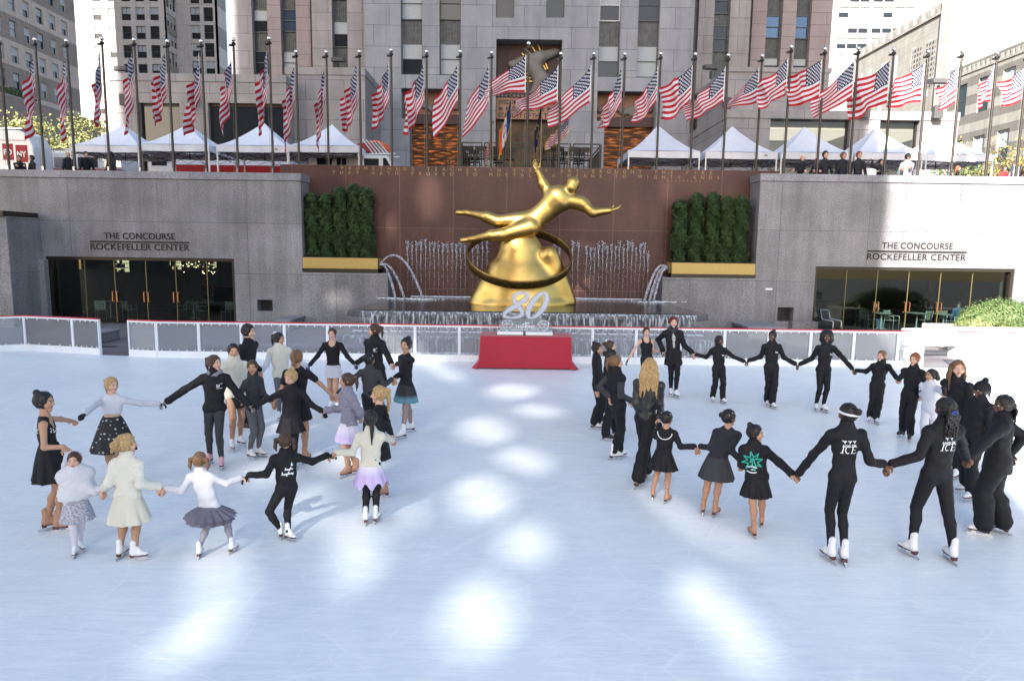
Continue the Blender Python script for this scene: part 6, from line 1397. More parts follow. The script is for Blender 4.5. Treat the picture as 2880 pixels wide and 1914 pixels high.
def hair_groups(st):
    b0 = [('add', CAP()), ('cut', FACE)]; a = []; m = st.split('+')
    for k in m:
        if k == 'bun': a += [cone((0, .30, .47), (0, .31, .48), .155, .155)]
        if k == 'backbun': a += [cone((0, .50, .22), (0, .52, .22), .17, .17)]
        if k == 'pony': a += [cone((0, .40, .30), (0, .56, .22), .09, .11), cone((0, .56, .22), (.02, .60, -.15), .12, .10), cone((.02, .60, -.15), (.03, .55, -.62), .10, .03)]
        if k == 'lowpony': a += [cone((0, .42, .05), (0, .52, -.05), .08, .10), cone((0, .52, -.05), (.02, .52, -.45), .10, .03)]
        if k == 'longpony': a += [cone((0, .38, .34), (0, .54, .24), .09, .12), cone((0, .54, .24), (.0, .56, -.35), .13, .12), cone((0, .56, -.35), (.02, .50, -1.25), .12, .03)]
        if k == 'pig': 
            for s in (-1, 1): a += [cone((s*.34, .14, .18), (s*.46, .16, .12), .06, .09), cone((s*.46, .16, .12), (s*.50, .14, -.25), .11, .10), cone((s*.50, .14, -.25), (s*.46, .10, -.52), .10, .03)]
        if k in ('long', 'wavy', 'vlong'):
            w_ = 1.08 if k == 'wavy' else 1; e_ = -1.05 if k == 'long' else -1.6
            for x_ in (-.28, -.14, 0, .14, .28): a += [cone((x_*.9, .22, .15), (x_*1.25*w_, .34*w_, -.45), .16, .15*w_), cone((x_*1.25*w_, .34*w_, -.45), (x_*1.4*w_, .30, e_), .15*w_, .05)]
            for s in (-1, 1): a += [cone((s*.33, .02, .10), (s*.38*w_, .0, -.4), .09, .10*w_), cone((s*.38*w_, .0, -.4), (s*.36*w_, -.02, e_*.8), .10, .03)]
        if k == 'messy': a += [cone((0, .40, .20), (0, .58, .05), .14, .13), cone((.1, .5, .1), (.2, .6, -.35), .11, .04), cone((-.1, .5, .1), (-.15, .62, -.25), .1, .04), cone((-.2, .42, .25), (-.35, .5, .05), .1, .05), cone((.05, .5, 0), (.25, .35, -.55), .1, .04)]
        if k == 'afro': a += [cone((0, .16, .12), (0, .16, .13), .56, .56), cone((-.35, .12, -.2), (-.3, .1, -.35), .26, .22), cone((.35, .12, -.2), (.3, .1, -.35), .26, .22), cone((0, .35, -.2), (0, .3, -.4), .3, .25)]
        if k == 'curly': a += [cone((s*.22, .12+.1*q, .3-.18*q), (s*.3, .16+.1*q, .2-.2*q), .19, .19) for s in (-1, 1) for q in range(3)]
        if k == 'braid': a += [cone((.1, .36, -.05+.0), (.12, .42, -.3), .13, .11)]+[cone((.12+.03*(-1)**q, .42, -.32-.13*q), (.12-.03*(-1)**q, .42, -.42-.13*q), .085-.006*q, .075-.006*q) for q in range(7)]
        if k == 'braids': a += [cone((x_*.5, .36, .25), (x_, .48, -.2), .07, .06) for x_ in (-.25, -.12, 0, .12, .25)]+[cone((x_, .48, -.2), (x_*1.1, .42, -1.15), .06, .03) for x_ in (-.25, -.12, 0, .12, .25)]
        if k == 'short': a += [cone((0, -.12, .40), (0, .1, .44), .12, .14)]
        if k == 'pix': a += [cone((-.15, -.22, .36), (.18, -.18, .36), .12, .12), cone((-.3, .1, .0), (.3, .1, .0), .12)]
    g = b0+([('add', a)] if a else [])
    if 'afro' in m: g = [('add', CAP()+a), ('cut', [cone((0, -.56, -.5), (0, -.58, .0), .42, .40)])]
    return g
HM = {}
def hair_mesh(st, mname):
    k = (st, mname)
    if k not in HM:
        V, Q, t_ = sdf_mesh(hair_groups(st), .035, .06, noise=.022 if ('afro' in st or 'wavy' in st or 'curly' in st or 'messy' in st or 'braids' in st) else .013, nfreq=34 if ('afro' in st or 'curly' in st) else 22); HM[k] = np_mesh('hair', [(V, Q, t_)], [mname])
    return HM[k]
def skate_meshes(boot):
    P = [cone((0, .035, .255), (0, .025, .16), .046, .043), cone((0, .03, .16), (0, .045, .115), .046, .042), cone((0, .04, .115), (0, -.05, .11), .042, .043), cone((0, -.05, .11), (0, -.135, .098), .043, .036, (0, 0, 1), .8), cone((0, -.03, .17), (0, -.05, .12), .03, .035)]
    V, Q, t_ = sdf_mesh([('add', P), ('cut', [cone((0, 0, -3+.078), (0, 0, -3+.0779), 3)])], .012, .03); me = np_mesh('skate_boot', [(V, Q, t_)], [boot])
    s = MB(); s.prism([(-.03, .09), (.03, .09), (.034, .05), (.026, .02), (.03, -.03), (.042, -.09), (.03, -.155), (0, -.17), (-.03, -.155), (-.042, -.09), (-.03, -.03), (-.026, .02), (-.034, .05)], 'z', .066, .079); s.prism([(-.028, .085), (.028, .085), (.024, .03), (-.024, .03)], 'z', .045, .066)
    bl = MB(); bl.prism([(.135, .012), (.125, .0), (-.15, .0), (-.185, .02), (-.185, .035), (.125, .028)], 'x', -.003, .003); bl.box(-.012, .012, .035, .085, .028, .046); bl.box(-.012, .012, -.125, -.07, .03, .066)
    return me, s.mesh('sole', 'sole_brown'), bl.mesh('blade', 'steel')
SK = {}
def aim(v): return nrm(v)
def ik(a, b, l1, l2, hint):
    a = np.array(a); b = np.array(b); d = b-a; D = np.linalg.norm(d); n = d/max(D, 1e-6)
    if D >= (l1+l2)*.995: return a+d*l1/(l1+l2)
    x = (D*D+l1*l1-l2*l2)/(2*D); h = math.sqrt(max(0, l1*l1-x*x)); q = np.array(hint)-n*np.dot(hint, n); return a+n*x+nrm(q)*h
REG = {'a': (60, 880, 2.178), 'b': (560, 880, 2.178), 'c': (1600, 860, 2.2406), 'd': (2200, 880, 2.0632), 's': (0, 0, 1.0)}
def cv(r, p): o = REG[r]; return o[0]+p[0]/o[2], o[1]+p[1]/o[2]
HOLD = {}; HY = {}
def base_y(p): return float(np.mean([gz(*cv(p['r'], q))[1] for q in p['ft']])) if 'ft' in p else p['y']
VOX = .013
def person(p):
    r = p['r']; zb = p.get('z', 0.0)
    if 'ft' in p: feet = [gz(*cv(r, q)) for q in p['ft']]; Y0 = float(np.mean([f[1] for f in feet]))
    else: Y0 = p['y']; x_ = gy(*cv(r, p['hd']), Y0)[0]+p.get('bx', 0); feet = [np.array([x_-.12, Y0, zb]), np.array([x_+.12, Y0, zb])]
    mid = (feet[0]+feet[1])/2; tp = gy(*cv(r, p['hd']), Y0-p.get('fw', 0)); H = tp[2]-zb; kid = p.get('kid', 0); HB = p.get('H', H)
    hh = (HB-.09)/(6.8-1.3*kid); f = R(p['f']); hf = R(p.get('hf', p['f'])); fd = np.array([math.sin(f), -math.cos(f), 0]); lf = np.array([math.cos(f), math.sin(f), 0]); hd = np.array([math.sin(hf), -math.cos(hf), 0])
    wf = p.get('w', 1.0)*(1-.10*kid)
    skh = .0 if p.get('noskate') else .09
    hipz = zb+(HB-.09)*(.505-.03*kid)+skh
    pel = np.array([mid[0]+(tp[0]-mid[0])*.45, mid[1]+(tp[1]-mid[1])*.35, hipz])
    if p.get('seated'): pel = np.array([tp[0], tp[1], zb+.50])
    if 'pel' in p: q = gy(*cv(r, p['pel']), Y0); pel = np.array([q[0], Y0, q[2]])
    headc = tp-np.array([0, 0, hh*.5]); nb = headc-np.array([0, 0, hh*.60])-hd*hh*.02; shz = headc-np.array([0, 0, hh*.86]); shz = shz*1; shz[:2] = nb[:2]+(pel[:2]-nb[:2])*.08
    sw = hh*(.66-.09*kid)*p.get('sw', 1); shA = shz+lf*sw; shB = shz-lf*sw
    hw = hh*.30*wf; hA = pel+lf*hw; hB = pel-lf*hw
    arm = HB*(.172-.012*kid); fore = HB*(.150-.012*kid)
    # which image side is anatomical left?
    hands = {}
    sides = {'l': shA if shA[0] < shB[0] else shB, 'r': shB if shA[0] < shB[0] else shA}
    if p.get('swap'): sides = {'l': sides['r'], 'r': sides['l']}
    for s in 'lr':
        h = p.get('h'+s); S0 = sides[s]; isl = S0 is shA
        if h is None: T = S0+np.array([0, 0, -(arm+fore)*.97])+fd*.06+(lf if isl else -lf)*.07*HB
        elif isinstance(h, str): rr, u, v = HOLD[h]; T = gy(*cv(rr, (u, v)), float(np.mean(HY[h])))
        else: T = gy(*cv(r, h[:2]), Y0+(h[2] if len(h) > 2 else 0))
        d = T-S0; D = np.linalg.norm(d); n = d/D; hl_ = .075*HB/1.6; W = T-n*hl_ if h is not None else T
        mx_ = (arm+fore)*1.22
        if np.linalg.norm(W-S0) > mx_: W = S0+(W-S0)/np.linalg.norm(W-S0)*mx_
        l1, l2 = arm, fore
        if np.linalg.norm(W-S0) > arm+fore: k_ = np.linalg.norm(W-S0)/(arm+fore); l1 *= k_; l2 *= k_
        E = ik(S0, W, l1, l2, p.get('eh', np.array([0, 0, -1.0])-fd*.4+(lf if isl else -lf)*.15)); hands[s] = (S0, E, W, T, isl, h is not None)
    B = []
    w1 = hh*.54*wf; w2 = hh*(.46+.05*kid)*wf*p.get('waist', 1)
    wc = pel+(shz-pel)*.38; cc = pel+(shz-pel)*.72
    def torso(g=0, tg=0): return [cone(hA, hB, hh*.33*wf+g, None, fd, .95, tg), cone(pel+(0, 0, hh*.1), wc, hh*.50*wf+g, w2+g, fd, .68, tg), cone(wc, cc, w2+g, w1+g, fd, .66, tg), cone(cc, shz-(0, 0, hh*.10), w1+g, hh*.50*wf+g, fd, .62, tg), cone(shA-(0, 0, hh*.10), shB-(0, 0, hh*.10), hh*.205*wf+g, None, None, 1, tg), cone(shz-(0, 0, hh*.05), nb, hh*.30+g, hh*.20+g, None, 1, tg)]
    ra = hh*.178*wf
    def arms(g=0, tg=0, frac=1.0, wr=.115):
        o = []
        for s in 'lr':
            S0, E, W, T, isl, hold = hands[s]; o.append(cone(S0-(0, 0, hh*.1), E, ra+g, ra*.72+g, None, 1, tg))
            if frac > .5: o.append(cone(E, E+(W-E)*(frac-.5)*2, ra*.78+g, hh*wr+g, None, 1, tg))
            else: o[-1] = cone(S0-(0, 0, hh*.1), S0+(E-S0)*frac*2, ra+g, ra*.9+g, None, 1, tg)
        return o
    if p.get('seated'): feet = [pel+fd*.42+lf*.12-(0, 0, pel[2]-zb), pel+fd*.45-lf*.12-(0, 0, pel[2]-zb)]
    ank = []; legs_ = []
    fy = p.get('fy', (p['f'], p['f']))
    hips = (hA, hB) if np.dot(feet[0]-feet[1], lf) > 0 else (hB, hA)
    for i in (0, 1):
        yw = R(fy[i]+(12 if hips[i] is hA else -12)*(0 if 'fy' in p else 1)); d_ = np.array([math.sin(yw), -math.cos(yw), 0]); s_ = HB/1.62*.90
        up = p.get('lift', (0, 0))[i]; A = feet[i]+np.array([0, 0, (.16 if not p.get('noskate') else .08)*s_+up])-d_*.02; ank.append((A, yw, s_, d_, up))
        L1 = (hipz-zb-.16*s_)*.53; L2 = (hipz-zb-.16*s_)*.50; K = ik(hips[i], A, L1, L2, p.get('kh', [fd, fd])[i]+np.array([0, 0, .01])); legs_.append((hips[i], K, A))
    lt = wf*p.get('lw', 1)
    def legs(g=0, tg=1, flare=0, frac=1.0):
        o = []
        for i in (0, 1):
            h_, K, A = legs_[i]; c_ = K+(A-K)*.32-(ank[i][3])*hh*.06; o += [cone(h_-(0, 0, hh*.02), K, hh*.335*lt+g, hh*.222*lt+g, None, 1, tg), cone(K, c_, hh*.20*lt+g+flare*.3, hh*.215*lt+g+flare*.5, None, 1, tg), cone(c_, A, hh*.205*lt+g+flare*.5, hh*.135+g+flare, None, 1, tg)]
        return o
    skin = p.get('skin', 'skin_fair'); tl_ = p.get('tights', 'tights_tan'); bottom = p.get('bot'); topm = p.get('topm')
    tgp = -.010 if topm else 0
    B = torso(tgp)+arms(-.008 if topm and p.get('slv', 1) == 1 else 0)+legs(-.012 if bottom in ('trousers', 'baggy') else (-.008 if bottom else 0))+[cone(nb-(0, 0, hh*.1), headc-(0, 0, hh*.22)+hd*(-hh*.03), hh*.20, hh*.19)]
    V, Q, tg = sdf_mesh([('add', B)], VOX*(1 if HB > 1.3 else .85), .03); V = smooth_np(V, Q, 1, .5)
    if p.get('long_sleeve_body'): pass
    parts = [(V, Q, tg)]; mats = [skin, tl_ if not bottom or p.get('bot') == 'none' else tl_, 'lips_red' if p.get('lips') else 'lips', 'eye_white', 'iris', 'hb', 'glv']
    # head
    cy, sy_ = math.cos(hf), math.sin(hf); tilt = R(p.get('tilt', 0)); RM = np.array([[cy, -sy_, 0], [sy_, cy, 0], [0, 0, 1]])@np.array([[1, 0, 0], [0, math.cos(tilt), -math.sin(tilt)], [0, math.sin(tilt), math.cos(tilt)]])
    for (hv, hq, ht) in HEAD: parts.append(((hv@RM.T)*hh*.98+headc, hq, np.where(ht == 0, 0, ht+1)))
    hm = 5
    for s in 'lr':
        S0, E, W, T, isl, hold = hands[s]; d = nrm(T-W) if hold else nrm(W-E+np.array([0, 0, -.2]))
        pn = nrm(np.cross(d, np.cross(d, [0, 0, 1]))) if hold and abs(d[2]) < .8 else nrm((-lf if isl else lf)*1.0+fd*.2)
        HP = hand_prims(W, d, pn, HB/1.65*(1+.15*kid), .55 if hold else .35, 1 if isl else -1, 6 if p.get('glove', '')+'x' != 'x' and (s in p.get('gs', 'lr')) else 0)
        parts.append(sdf_mesh([('add', HP)], .0068*(HB/1.65)**.5, .009))
    # hand tag 6 -> glove
    mm = [skin, tl_, mats[2], 'eye_white', 'iris', p.get('hairm', 'hair_brown') if p.get('hairm', 'hair_brown') != 'hair_blond' else 'hair_lightbrown', p.get('glove', 'cloth_black')]
    root = empty('person', (float(mid[0]), float(mid[1]), zb), 0, p['lab'], 'person', p.get('grp', 'skaters holding hands'))
    og = np.array([mid[0], mid[1], zb]); parts = [(v-og, q, t) for v, q, t in parts]
    link('body', np_mesh('body', parts, mm), root)
    def cloth_part(name, groups, mname, noise=.0035, vox=VOX, k=.028, nf=26):
        V, Q, t_ = sdf_mesh(groups, vox*(1 if HB > 1.3 else .85), k, noise=noise, nfreq=nf, seed=hash(name) % 7+len(p['lab']) % 5); V = smooth_np(V, Q, 1, .4); o = link(name, np_mesh(name, [(V-og, Q, t_)], [mname]), root); return o, V, Q
    def flat(z): return cone((pel[0], pel[1], z-4), (pel[0], pel[1], z-4.001), 4)
    if bottom in ('trousers', 'leggings', 'baggy'):
        g = {'trousers': .014, 'leggings': .005, 'baggy': .024}[bottom]; fl = {'trousers': hh*.14, 'leggings': 0, 'baggy': hh*.2}[bottom]*p.get('flare', 1)
        pr = [cone(hA, hB, hh*.33*wf+g, None, fd, .95), cone(pel, pel+(0, 0, hh*.35), hh*.50*wf+g, w2+g, fd, .68)]+[(*q[:6], 0) for q in legs(g, 0, fl)]
        cloth_part(bottom if bottom != 'baggy' else 'trousers', [('add', pr)], p.get('botm', 'cloth_black'), .004 if bottom != 'leggings' else .002, k=.013)
    tv = None
    if topm:
        g = p.get('tg', .009); fr = p.get('slv', 1.0); hem = p.get('hem', .30)
        tor = torso(g); tor = tor[:-1]+[cone(shz-(0, 0, hh*.05), nb+(0, 0, hh*p.get('collar', .05)), hh*.30+g, hh*(.25 if p.get('collar', .05) > 0 else .22)+g)]
        if p.get('collar', .05) < 0: tor = tor[:-1]
        if fr == 0: tor = tor[:4]
        if hem > .4: tor.append(cone(pel, pel-(0, 0, hh*(hem-.2)), hh*.58*wf+g, hh*(.60+p.get('hf_', 0))*wf+g, fd, .75))
        sl = arms(g*.7, 0, fr, p.get('cuff', .13)) if fr > 0 else []
        sm = p.get('slvm')
        if sm and sl: cloth_part('sleeves', [('add', sl)], sm)
        grp = [('add', tor+([] if sm else sl)), ('cut', [flat(pel[2]-hh*hem)])]
        if p.get('under'):
            grp.append(('cut', [cone(nb+fd*hh*.55, pel+fd*hh*.75-(0, 0, hh*1.2), hh*.26, hh*.34)])); cloth_part('shirt', [('add', torso(.004)[:-1]), ('cut', [flat(pel[2]-hh*.1)])], p['under'], .002)
        if p.get('cut'): grp.append(('cut', [cone(nb+fd*hh*.15+(0, 0, hh*.2), nb+fd*hh*.3+(0, 0, -hh*(.05+p['cut'])), hh*.42, hh*.3)]))
        # keep low hanging sleeves: re-add forearms after the hem cut
        if sl and not sm: grp.append(('add', [q for q in sl]))
        o, tv, tq = cloth_part(p.get('tn', 'jacket'), grp, topm, p.get('wr', .0035), nf=p.get('nf', 24))
    def skirt(mname, z0, z1, r0, r1, nr, amp, name='skirt', th=.0, sq=.8):
        b = MB(); c = pel; ns = max(nr*8, 48)
        def fn(u, v):
            a = 2*math.pi*u; w_ = amp*v*(math.sin(nr*a+2*v)+.4*math.sin((nr*2+1)*a)); rr = r0+(r1-r0)*(v**p.get('sp', .8))+w_; zz = z0+(z1-z0)*v+(.25*amp*v*math.sin(nr*a+1.2))+p.get('zig', 0)*max(0, v-.8)*5*math.sin(nr*a)
            q = lf*math.cos(a)*rr+fd*math.sin(a)*rr*sq; return (c[0]+q[0]-og[0], c[1]+q[1]-og[1], zz-zb)
        b.grid(fn, ns, 10); return b.build(name, mname, root, smooth=True)
    if 'skirt' in p:
        sm_, ln, fl, nr, amp = p['skirt']; z0 = pel[2]+hh*p.get('s0', .35); rr = hh*.60*wf; skirt(sm_, z0, z0-hh*ln, w2+.01 if p.get('s0', .35) > .3 else rr, rr+hh*fl, nr, amp*hh)
        if p.get('s2'): skirt(sm_, z0-.01, z0-hh*ln*.7, rr, rr+hh*(fl+.12), nr+3, amp*hh*1.3, 'skirt_layer')
        MBf = 0
    st = p.get('hair', 'short')
    if st != 'bald':
        ho = link('hair', hair_mesh(st, p.get('hairm', 'hair_brown')), root); ho.matrix_world = Matrix.Identity(4)
        ho.location = Vector(headc-og); ho.rotation_euler = (tilt, 0, hf); ho.scale = (hh*1.02,)*3; ho.rotation_mode = 'XYZ'
        ho.matrix_basis = Matrix.Translation(Vector(headc-og))@Matrix([[*RM[i], 0] for i in range(3)]+[[0, 0, 0, 1]])@Matrix.Scale(hh*1.02, 4)
    def on_head(mb, name, mname):
        o = mb.build(name, mname, root, smooth=True); o.matrix_basis = Matrix.Translation(Vector(headc-og))@Matrix([[*RM[i], 0] for i in range(3)]+[[0, 0, 0, 1]])@Matrix.Scale(hh*1.02, 4); return o
    for a in p.get('acc', ()):
        if a == 'bow': on_head(MB().ball((-.12, .36, .50), .12, 6, 0, (1, .5, .8)).ball((.12, .36, .50), .12, 6, 0, (1, .5, .8)).ball((0, .36, .48), .06, 6), 'hair_bow', 'white')
        if a == 'scrunchie': on_head(MB().lathe([(.08, -.03), (.14, 0), (.08, .03)], (0, .46, .27), 10), 'scrunchie', 'cloth_lilac')
        if a == 'bluetie': on_head(MB().tube([(.13*math.cos(t), .50+.02*math.sin(t), -.05+.07*math.sin(t)) for t in np.linspace(0, 6.28, 12)], .045, 6), 'hair_tie', 'glove_blue')
        if a == 'ties': on_head(MB().ball((.40, .14, .16), .07, 6).ball((-.40, .14, .16), .07, 6), 'hair_ties', 'white')
        if a == 'hairband': on_head(MB().tube([(.36*math.cos(t), .03, .12+.43*math.sin(t)) for t in np.linspace(.1, 3.04, 16)], .03, 5), 'hairband', 'cloth_lilac')
        if a == 'headband': on_head(MB().tube([(.385*math.cos(t), .05+.445*math.sin(t), .10+.05*math.sin(t+3.14)) for t in np.linspace(0, 6.28, 24)], .055, 6), 'headband', 'white')
        if a == 'pearls':
            m_ = MB()
            for k_ in range(12): t = k_*.55; m_.ball((.36*math.cos(t)*.9, .08+.40*math.sin(t)*.95, .22+.16*math.sin(t*2.3)), .028, 4)
            on_head(m_, 'hair_pearls', 'white')
        if a == 'beanie':
            V, Q, t_ = sdf_mesh([('add', CAP(.05)), ('cut', [cone((0, -.1, -.9), (0, .1, -.95), .98)]), ('add', [cone((0, .2, .60), (0, .21, .61), .17)])], .04, .05, noise=.012, nfreq=40); o = link('beanie', np_mesh('beanie', [(V, Q, t_)], ['cloth_black']), root); o.matrix_basis = Matrix.Translation(Vector(headc-og))@Matrix([[*RM[i], 0] for i in range(3)]+[[0, 0, 0, 1]])@Matrix.Scale(hh*1.02, 4)
        if a == 'cap': on_head(MB().ball((0, .05, .16), .42, 8, 0, (.88, 1, .9)).ball((0, -.42, .22), .2, 6, 0, (1.1, 1.3, .2)), 'cap', 'cloth_navy')
        if a == 'knit_cap': on_head(MB().ball((0, .05, .17), .43, 8, 0, (.86, 1, .95)), 'cap', 'cloth_black')
        if a == 'shades': on_head(MB().box(-.22, -.04, -.43, -.38, -.04, .07).box(.04, .22, -.43, -.38, -.04, .07).box(-.3, .3, -.40, -.37, .03, .06), 'sunglasses', 'black')
        if a == 'scarf': cloth_part('scarf', [('add', [cone(nb-lf*hh*.2, nb+lf*hh*.2, hh*.27), cone(nb+fd*hh*.2-lf*hh*.1-(0, 0, hh*.1), nb+fd*hh*.22+lf*hh*.1-(0, 0, hh*.12), hh*.2)])], p.get('scm', 'cloth_charcoal'), .012, nf=45)
        if a == 'cape': cloth_part('fur_cape', [('add', [cone(shA+(0, 0, hh*.02), shB+(0, 0, hh*.02), hh*.42), cone(shz, pel+(0, 0, hh*.5), hh*.72, hh*.9, fd, .7), cone(shz-(0, 0, hh*.3), shz+np.array([hh*1.05, 0, -hh*.95]), hh*.5, hh*.25), cone(nb, nb+(0, 0, hh*.12), hh*.42, hh*.36)]), ('cut', [flat(pel[2]+hh*.18)])], 'fur_white', .004, nf=60)
    # print on the jacket
    for lg in p.get('logo', ()):
        if tv is None: break
        bv = BVHTree.FromPolygons([tuple(v) for v in tv], [tuple(int(i) for i in q) for q in tq]); side, txt, size, ox, oz, mname = lg; sg = -1 if side == 'back' else 1
        o0 = shz-(0, 0, hh*oz)+lf*sg*ox*hh; ax = lf*sg; nd = fd*sg
        for n_, (t_, s_, dz) in enumerate(txt):
            me = text_mesh(t_, size*s_*hh, 0, 'CENTER', bold=.012*hh*s_, shear=p.get('shear', 0)) if isinstance(t_, str) else t_.copy()
            for v in me.vertices:
                q = o0+ax*v.co.x+np.array([0, 0, v.co.y+dz*hh]); h_ = bv.ray_cast(Vector(q+nd*.5), Vector(-nd), 1.0); c_ = np.array(h_[0])+nd*.006 if h_[0] else q+nd*.15; v.co = Vector(c_-og)
            me.materials.clear(); me.materials.append(M[mname]); link('print', me, root)
    if p.get('trim'):   # pearl or sequin trims
        bv = BVHTree.FromPolygons([tuple(v) for v in tv], [tuple(int(i) for i in q) for q in tq]); m_ = MB(); rr2 = random.Random(4)
        for k_ in range(60):
            if p['trim'] == 'yoke': a_ = k_/60*math.pi; q = shz+lf*math.cos(a_)*hh*.5+np.array([0, 0, -hh*.05-hh*.42*math.sin(a_)])+lf*0; sgn_ = -1
            else: q = cc+lf*hh*rr2.uniform(-.5, .5)+np.array([0, 0, hh*(rr2.uniform(-.05, .35))]); sgn_ = -1 if k_ % 2 else 1
            h_ = bv.ray_cast(Vector(q+fd*sgn_*.5), Vector(-fd*sgn_), 1.0)
            if h_[0]: c_ = np.array(h_[0])-og; m_.ball(c_, .007, 3)
        if m_.v: m_.build('bead_trim', 'white', root)
    if not p.get('noskate'):
        bt = p.get('boot', 'boot_white')
        if bt not in SK: SK[bt] = skate_meshes(bt)
        for i in (0, 1):
            A, yw, s_, d_, up = ank[i]; o = link('skate', SK[bt][0], root); tl = R(p.get('toe', (0, 0))[i]); Mx = Matrix.Translation(Vector((feet[i]+np.array([0, 0, up])-d_*.01)-og))@Matrix.Rotation(yw, 4, 'Z')@Matrix.Rotation(tl, 4, 'X')@Matrix.Diagonal((s_*.84, s_*.92, s_, 1))
            o.matrix_basis = Mx; link('sole', SK[bt][1], o); link('blade', SK[bt][2], o)
    else:
        for i in (0, 1):
            A, yw, s_, d_, up = ank[i]; V, Q, t_ = sdf_mesh([('add', [cone(A-(0, 0, .04), A+d_*.12-(0, 0, .045), .045, .04)])], .016, .02); link('shoe', np_mesh('shoe', [(V-og, Q, t_)], ['boot_black']), root)
    return root
HOLD.update(A=('a', 333, 665), B=('a', 288, 848), C=('a', 866, 560), D=('a', 497, 1098), E=('a', 862, 1085), F=('b', 280, 1012), G=('b', 812, 872), H=('b', 1185, 785), I=('b', 325, 578), J=('b', 765, 613), L=('b', 455, 560), K=('b', 828, 515), M=('b', 377, 372), N=('b', 668, 333), O=('b', 960, 322), P=('b', 1183, 322), Q=('b', 1197, 415),
    a=('c', 590, 300), b=('c', 788, 313), c=('c', 1118, 358), d=('d', 88, 310), e=('d', 418, 337), f=('d', 672, 390), g=('d', 807, 488), h=('d', 950, 490), i=('c', 572, 742), j=('c', 812, 903), k=('c', 1088, 1005), l=('d', 76, 950), m=('d', 605, 905), n=('d', 1070, 858), o=('c', 362, 355))
def strokes(ls, w):
    """flat pen strokes in the x-y plane"""
    m_ = MB()
    for pts in ls:
        for (x0, y0), (x1, y1) in zip(pts[:-1], pts[1:]):
            n_ = max(1, int(math.hypot(x1-x0, y1-y0)/.02)); d = math.hypot(x1-x0, y1-y0) or 1; ox, oy = -(y1-y0)/d*w/2, (x1-x0)/d*w/2
            for q in range(n_):
                a, b = q/n_, (q+1)/n_; A = (x0+(x1-x0)*a, y0+(y1-y0)*a); B_ = (x0+(x1-x0)*b, y0+(y1-y0)*b)
                m_.add([(A[0]+ox, A[1]+oy, 0), (A[0]-ox, A[1]-oy, 0), (B_[0]-ox, B_[1]-oy, 0), (B_[0]+ox, B_[1]+oy, 0)], [(0, 1, 2, 3)])
    return m_.mesh('s', 'white')
def script_line(x0, y0, n, h, seed):
    r_ = random.Random(seed); p = []
    for i in range(n*4): p.append((x0+i*h*.16+.03*h*(i % 2), y0+(h*(.9 if (i//2) % 5 == 0 and i % 2 else .5*r_.uniform(.7, 1)) if i % 2 else -h*.05*r_.random()-(h*.4 if i % 10 == 8 else 0))+i*h*.012))
    return p
def star_print():
    p = [(.115 if k % 2 == 0 else .05, math.pi*k/8+.25) for k in range(17)]; return strokes([[(r*math.cos(a), r*math.sin(a)) for r, a in p], [(-.012, .04), (0, -.05)], [(.0, .04), (-.03, -.02)], [(0, .04), (.03, -.04)], [(-.03, .02), (.04, .03)]], .014)
def band_print(): return strokes([[(-.05+.01*i, -.075+.012*math.sin(i*.31)) for i in range(11)], [(-.05+.01*i, -.125-.012*math.sin(i*.31)) for i in range(11)], [(-.012, -.1), (.015, -.1)]], .013)
def ice_print(w=.15):
    h = w*.42; L_ = []
    c = [(w*.40-w*.13*math.cos(a), h/2+h*.5*math.sin(a)) for a in [math.pi*(-.72+1.44*i/12) for i in range(13)]]
    I_ = strokes([[(.02*w+w*.08, 0), (w*.08+.02*w+h*.12, h)]], w*.06); E = [[(w*.66, 0), (w*.66+h*.12, h)]]
    thin = strokes([[(w*.01, 0), (w*.18, 0)], [(w*.06, h), (w*.24, h)], [(w*.60, 0), (w*.92, 0), (w*.95, h*.2)], [(w*.64, h), (w*.97, h), (w*.98, h*.8)], [(w*.7, h*.52), (w*.88, h*.52)]], w*.028)
    parts_ = [I_, strokes(E, w*.06), strokes([c], w*.05), thin]; m_ = MB()
    for me in parts_: m_.add([(v.co.x-w/2, v.co.y, 0) for v in me.vertices], [tuple(p.vertices) for p in me.polygons])
    return m_.mesh('s', 'white')
def dancers(n, w=.15):
    L_ = []
    for k in range(n):
        x = (k-(n-1)/2)*w*.34; L_ += [[(x, 0), (x+.002, w*.14), (x+.012, w*.2)], [(x, w*.13), (x-w*.14, w*.19)], [(x+.012, w*.17), (x+w*.1, w*.13)]]
    return strokes(L_, .009)
def chest_badge(): return strokes([[(-.02, -.015), (-.02, .02)], [(-.01, .0), (.03, .0)], [(-.01, -.012), (.03, -.012)]], .010)
def coach_badge(): return strokes([script_line(-.03, .012, 3, .02, 3), script_line(-.035, -.01, 3, .022, 7), [(-.035, -.03), (.04, -.027)], [(.02, .03), (.03, .045), (.038, .03)]], .006)
def back_script(): return strokes([script_line(.03, .055, 1, .04, 2), script_line(-.035, .01, 4, .034, 5), script_line(-.07, -.045, 5, .04, 9)], .008)
mat('teal_print', (.02, .35, .28), .6); mat('print_white', (.7, .72, .78), .6)
HI = lambda n=3: [('back', (('HARLEM', .17, 0), (ice_print(.17), 1, -.30)), 1.0, .0, .58, 'print_white'), ('back', ((dancers(n), 1, 0),), 1, 0, .42, 'print_white')]
T, JB = 'tights_tan', 'cloth_black'
jk = dict(topm=JB, tn='jacket', collar=.16, tg=.014, hem=.38, wr=.005)
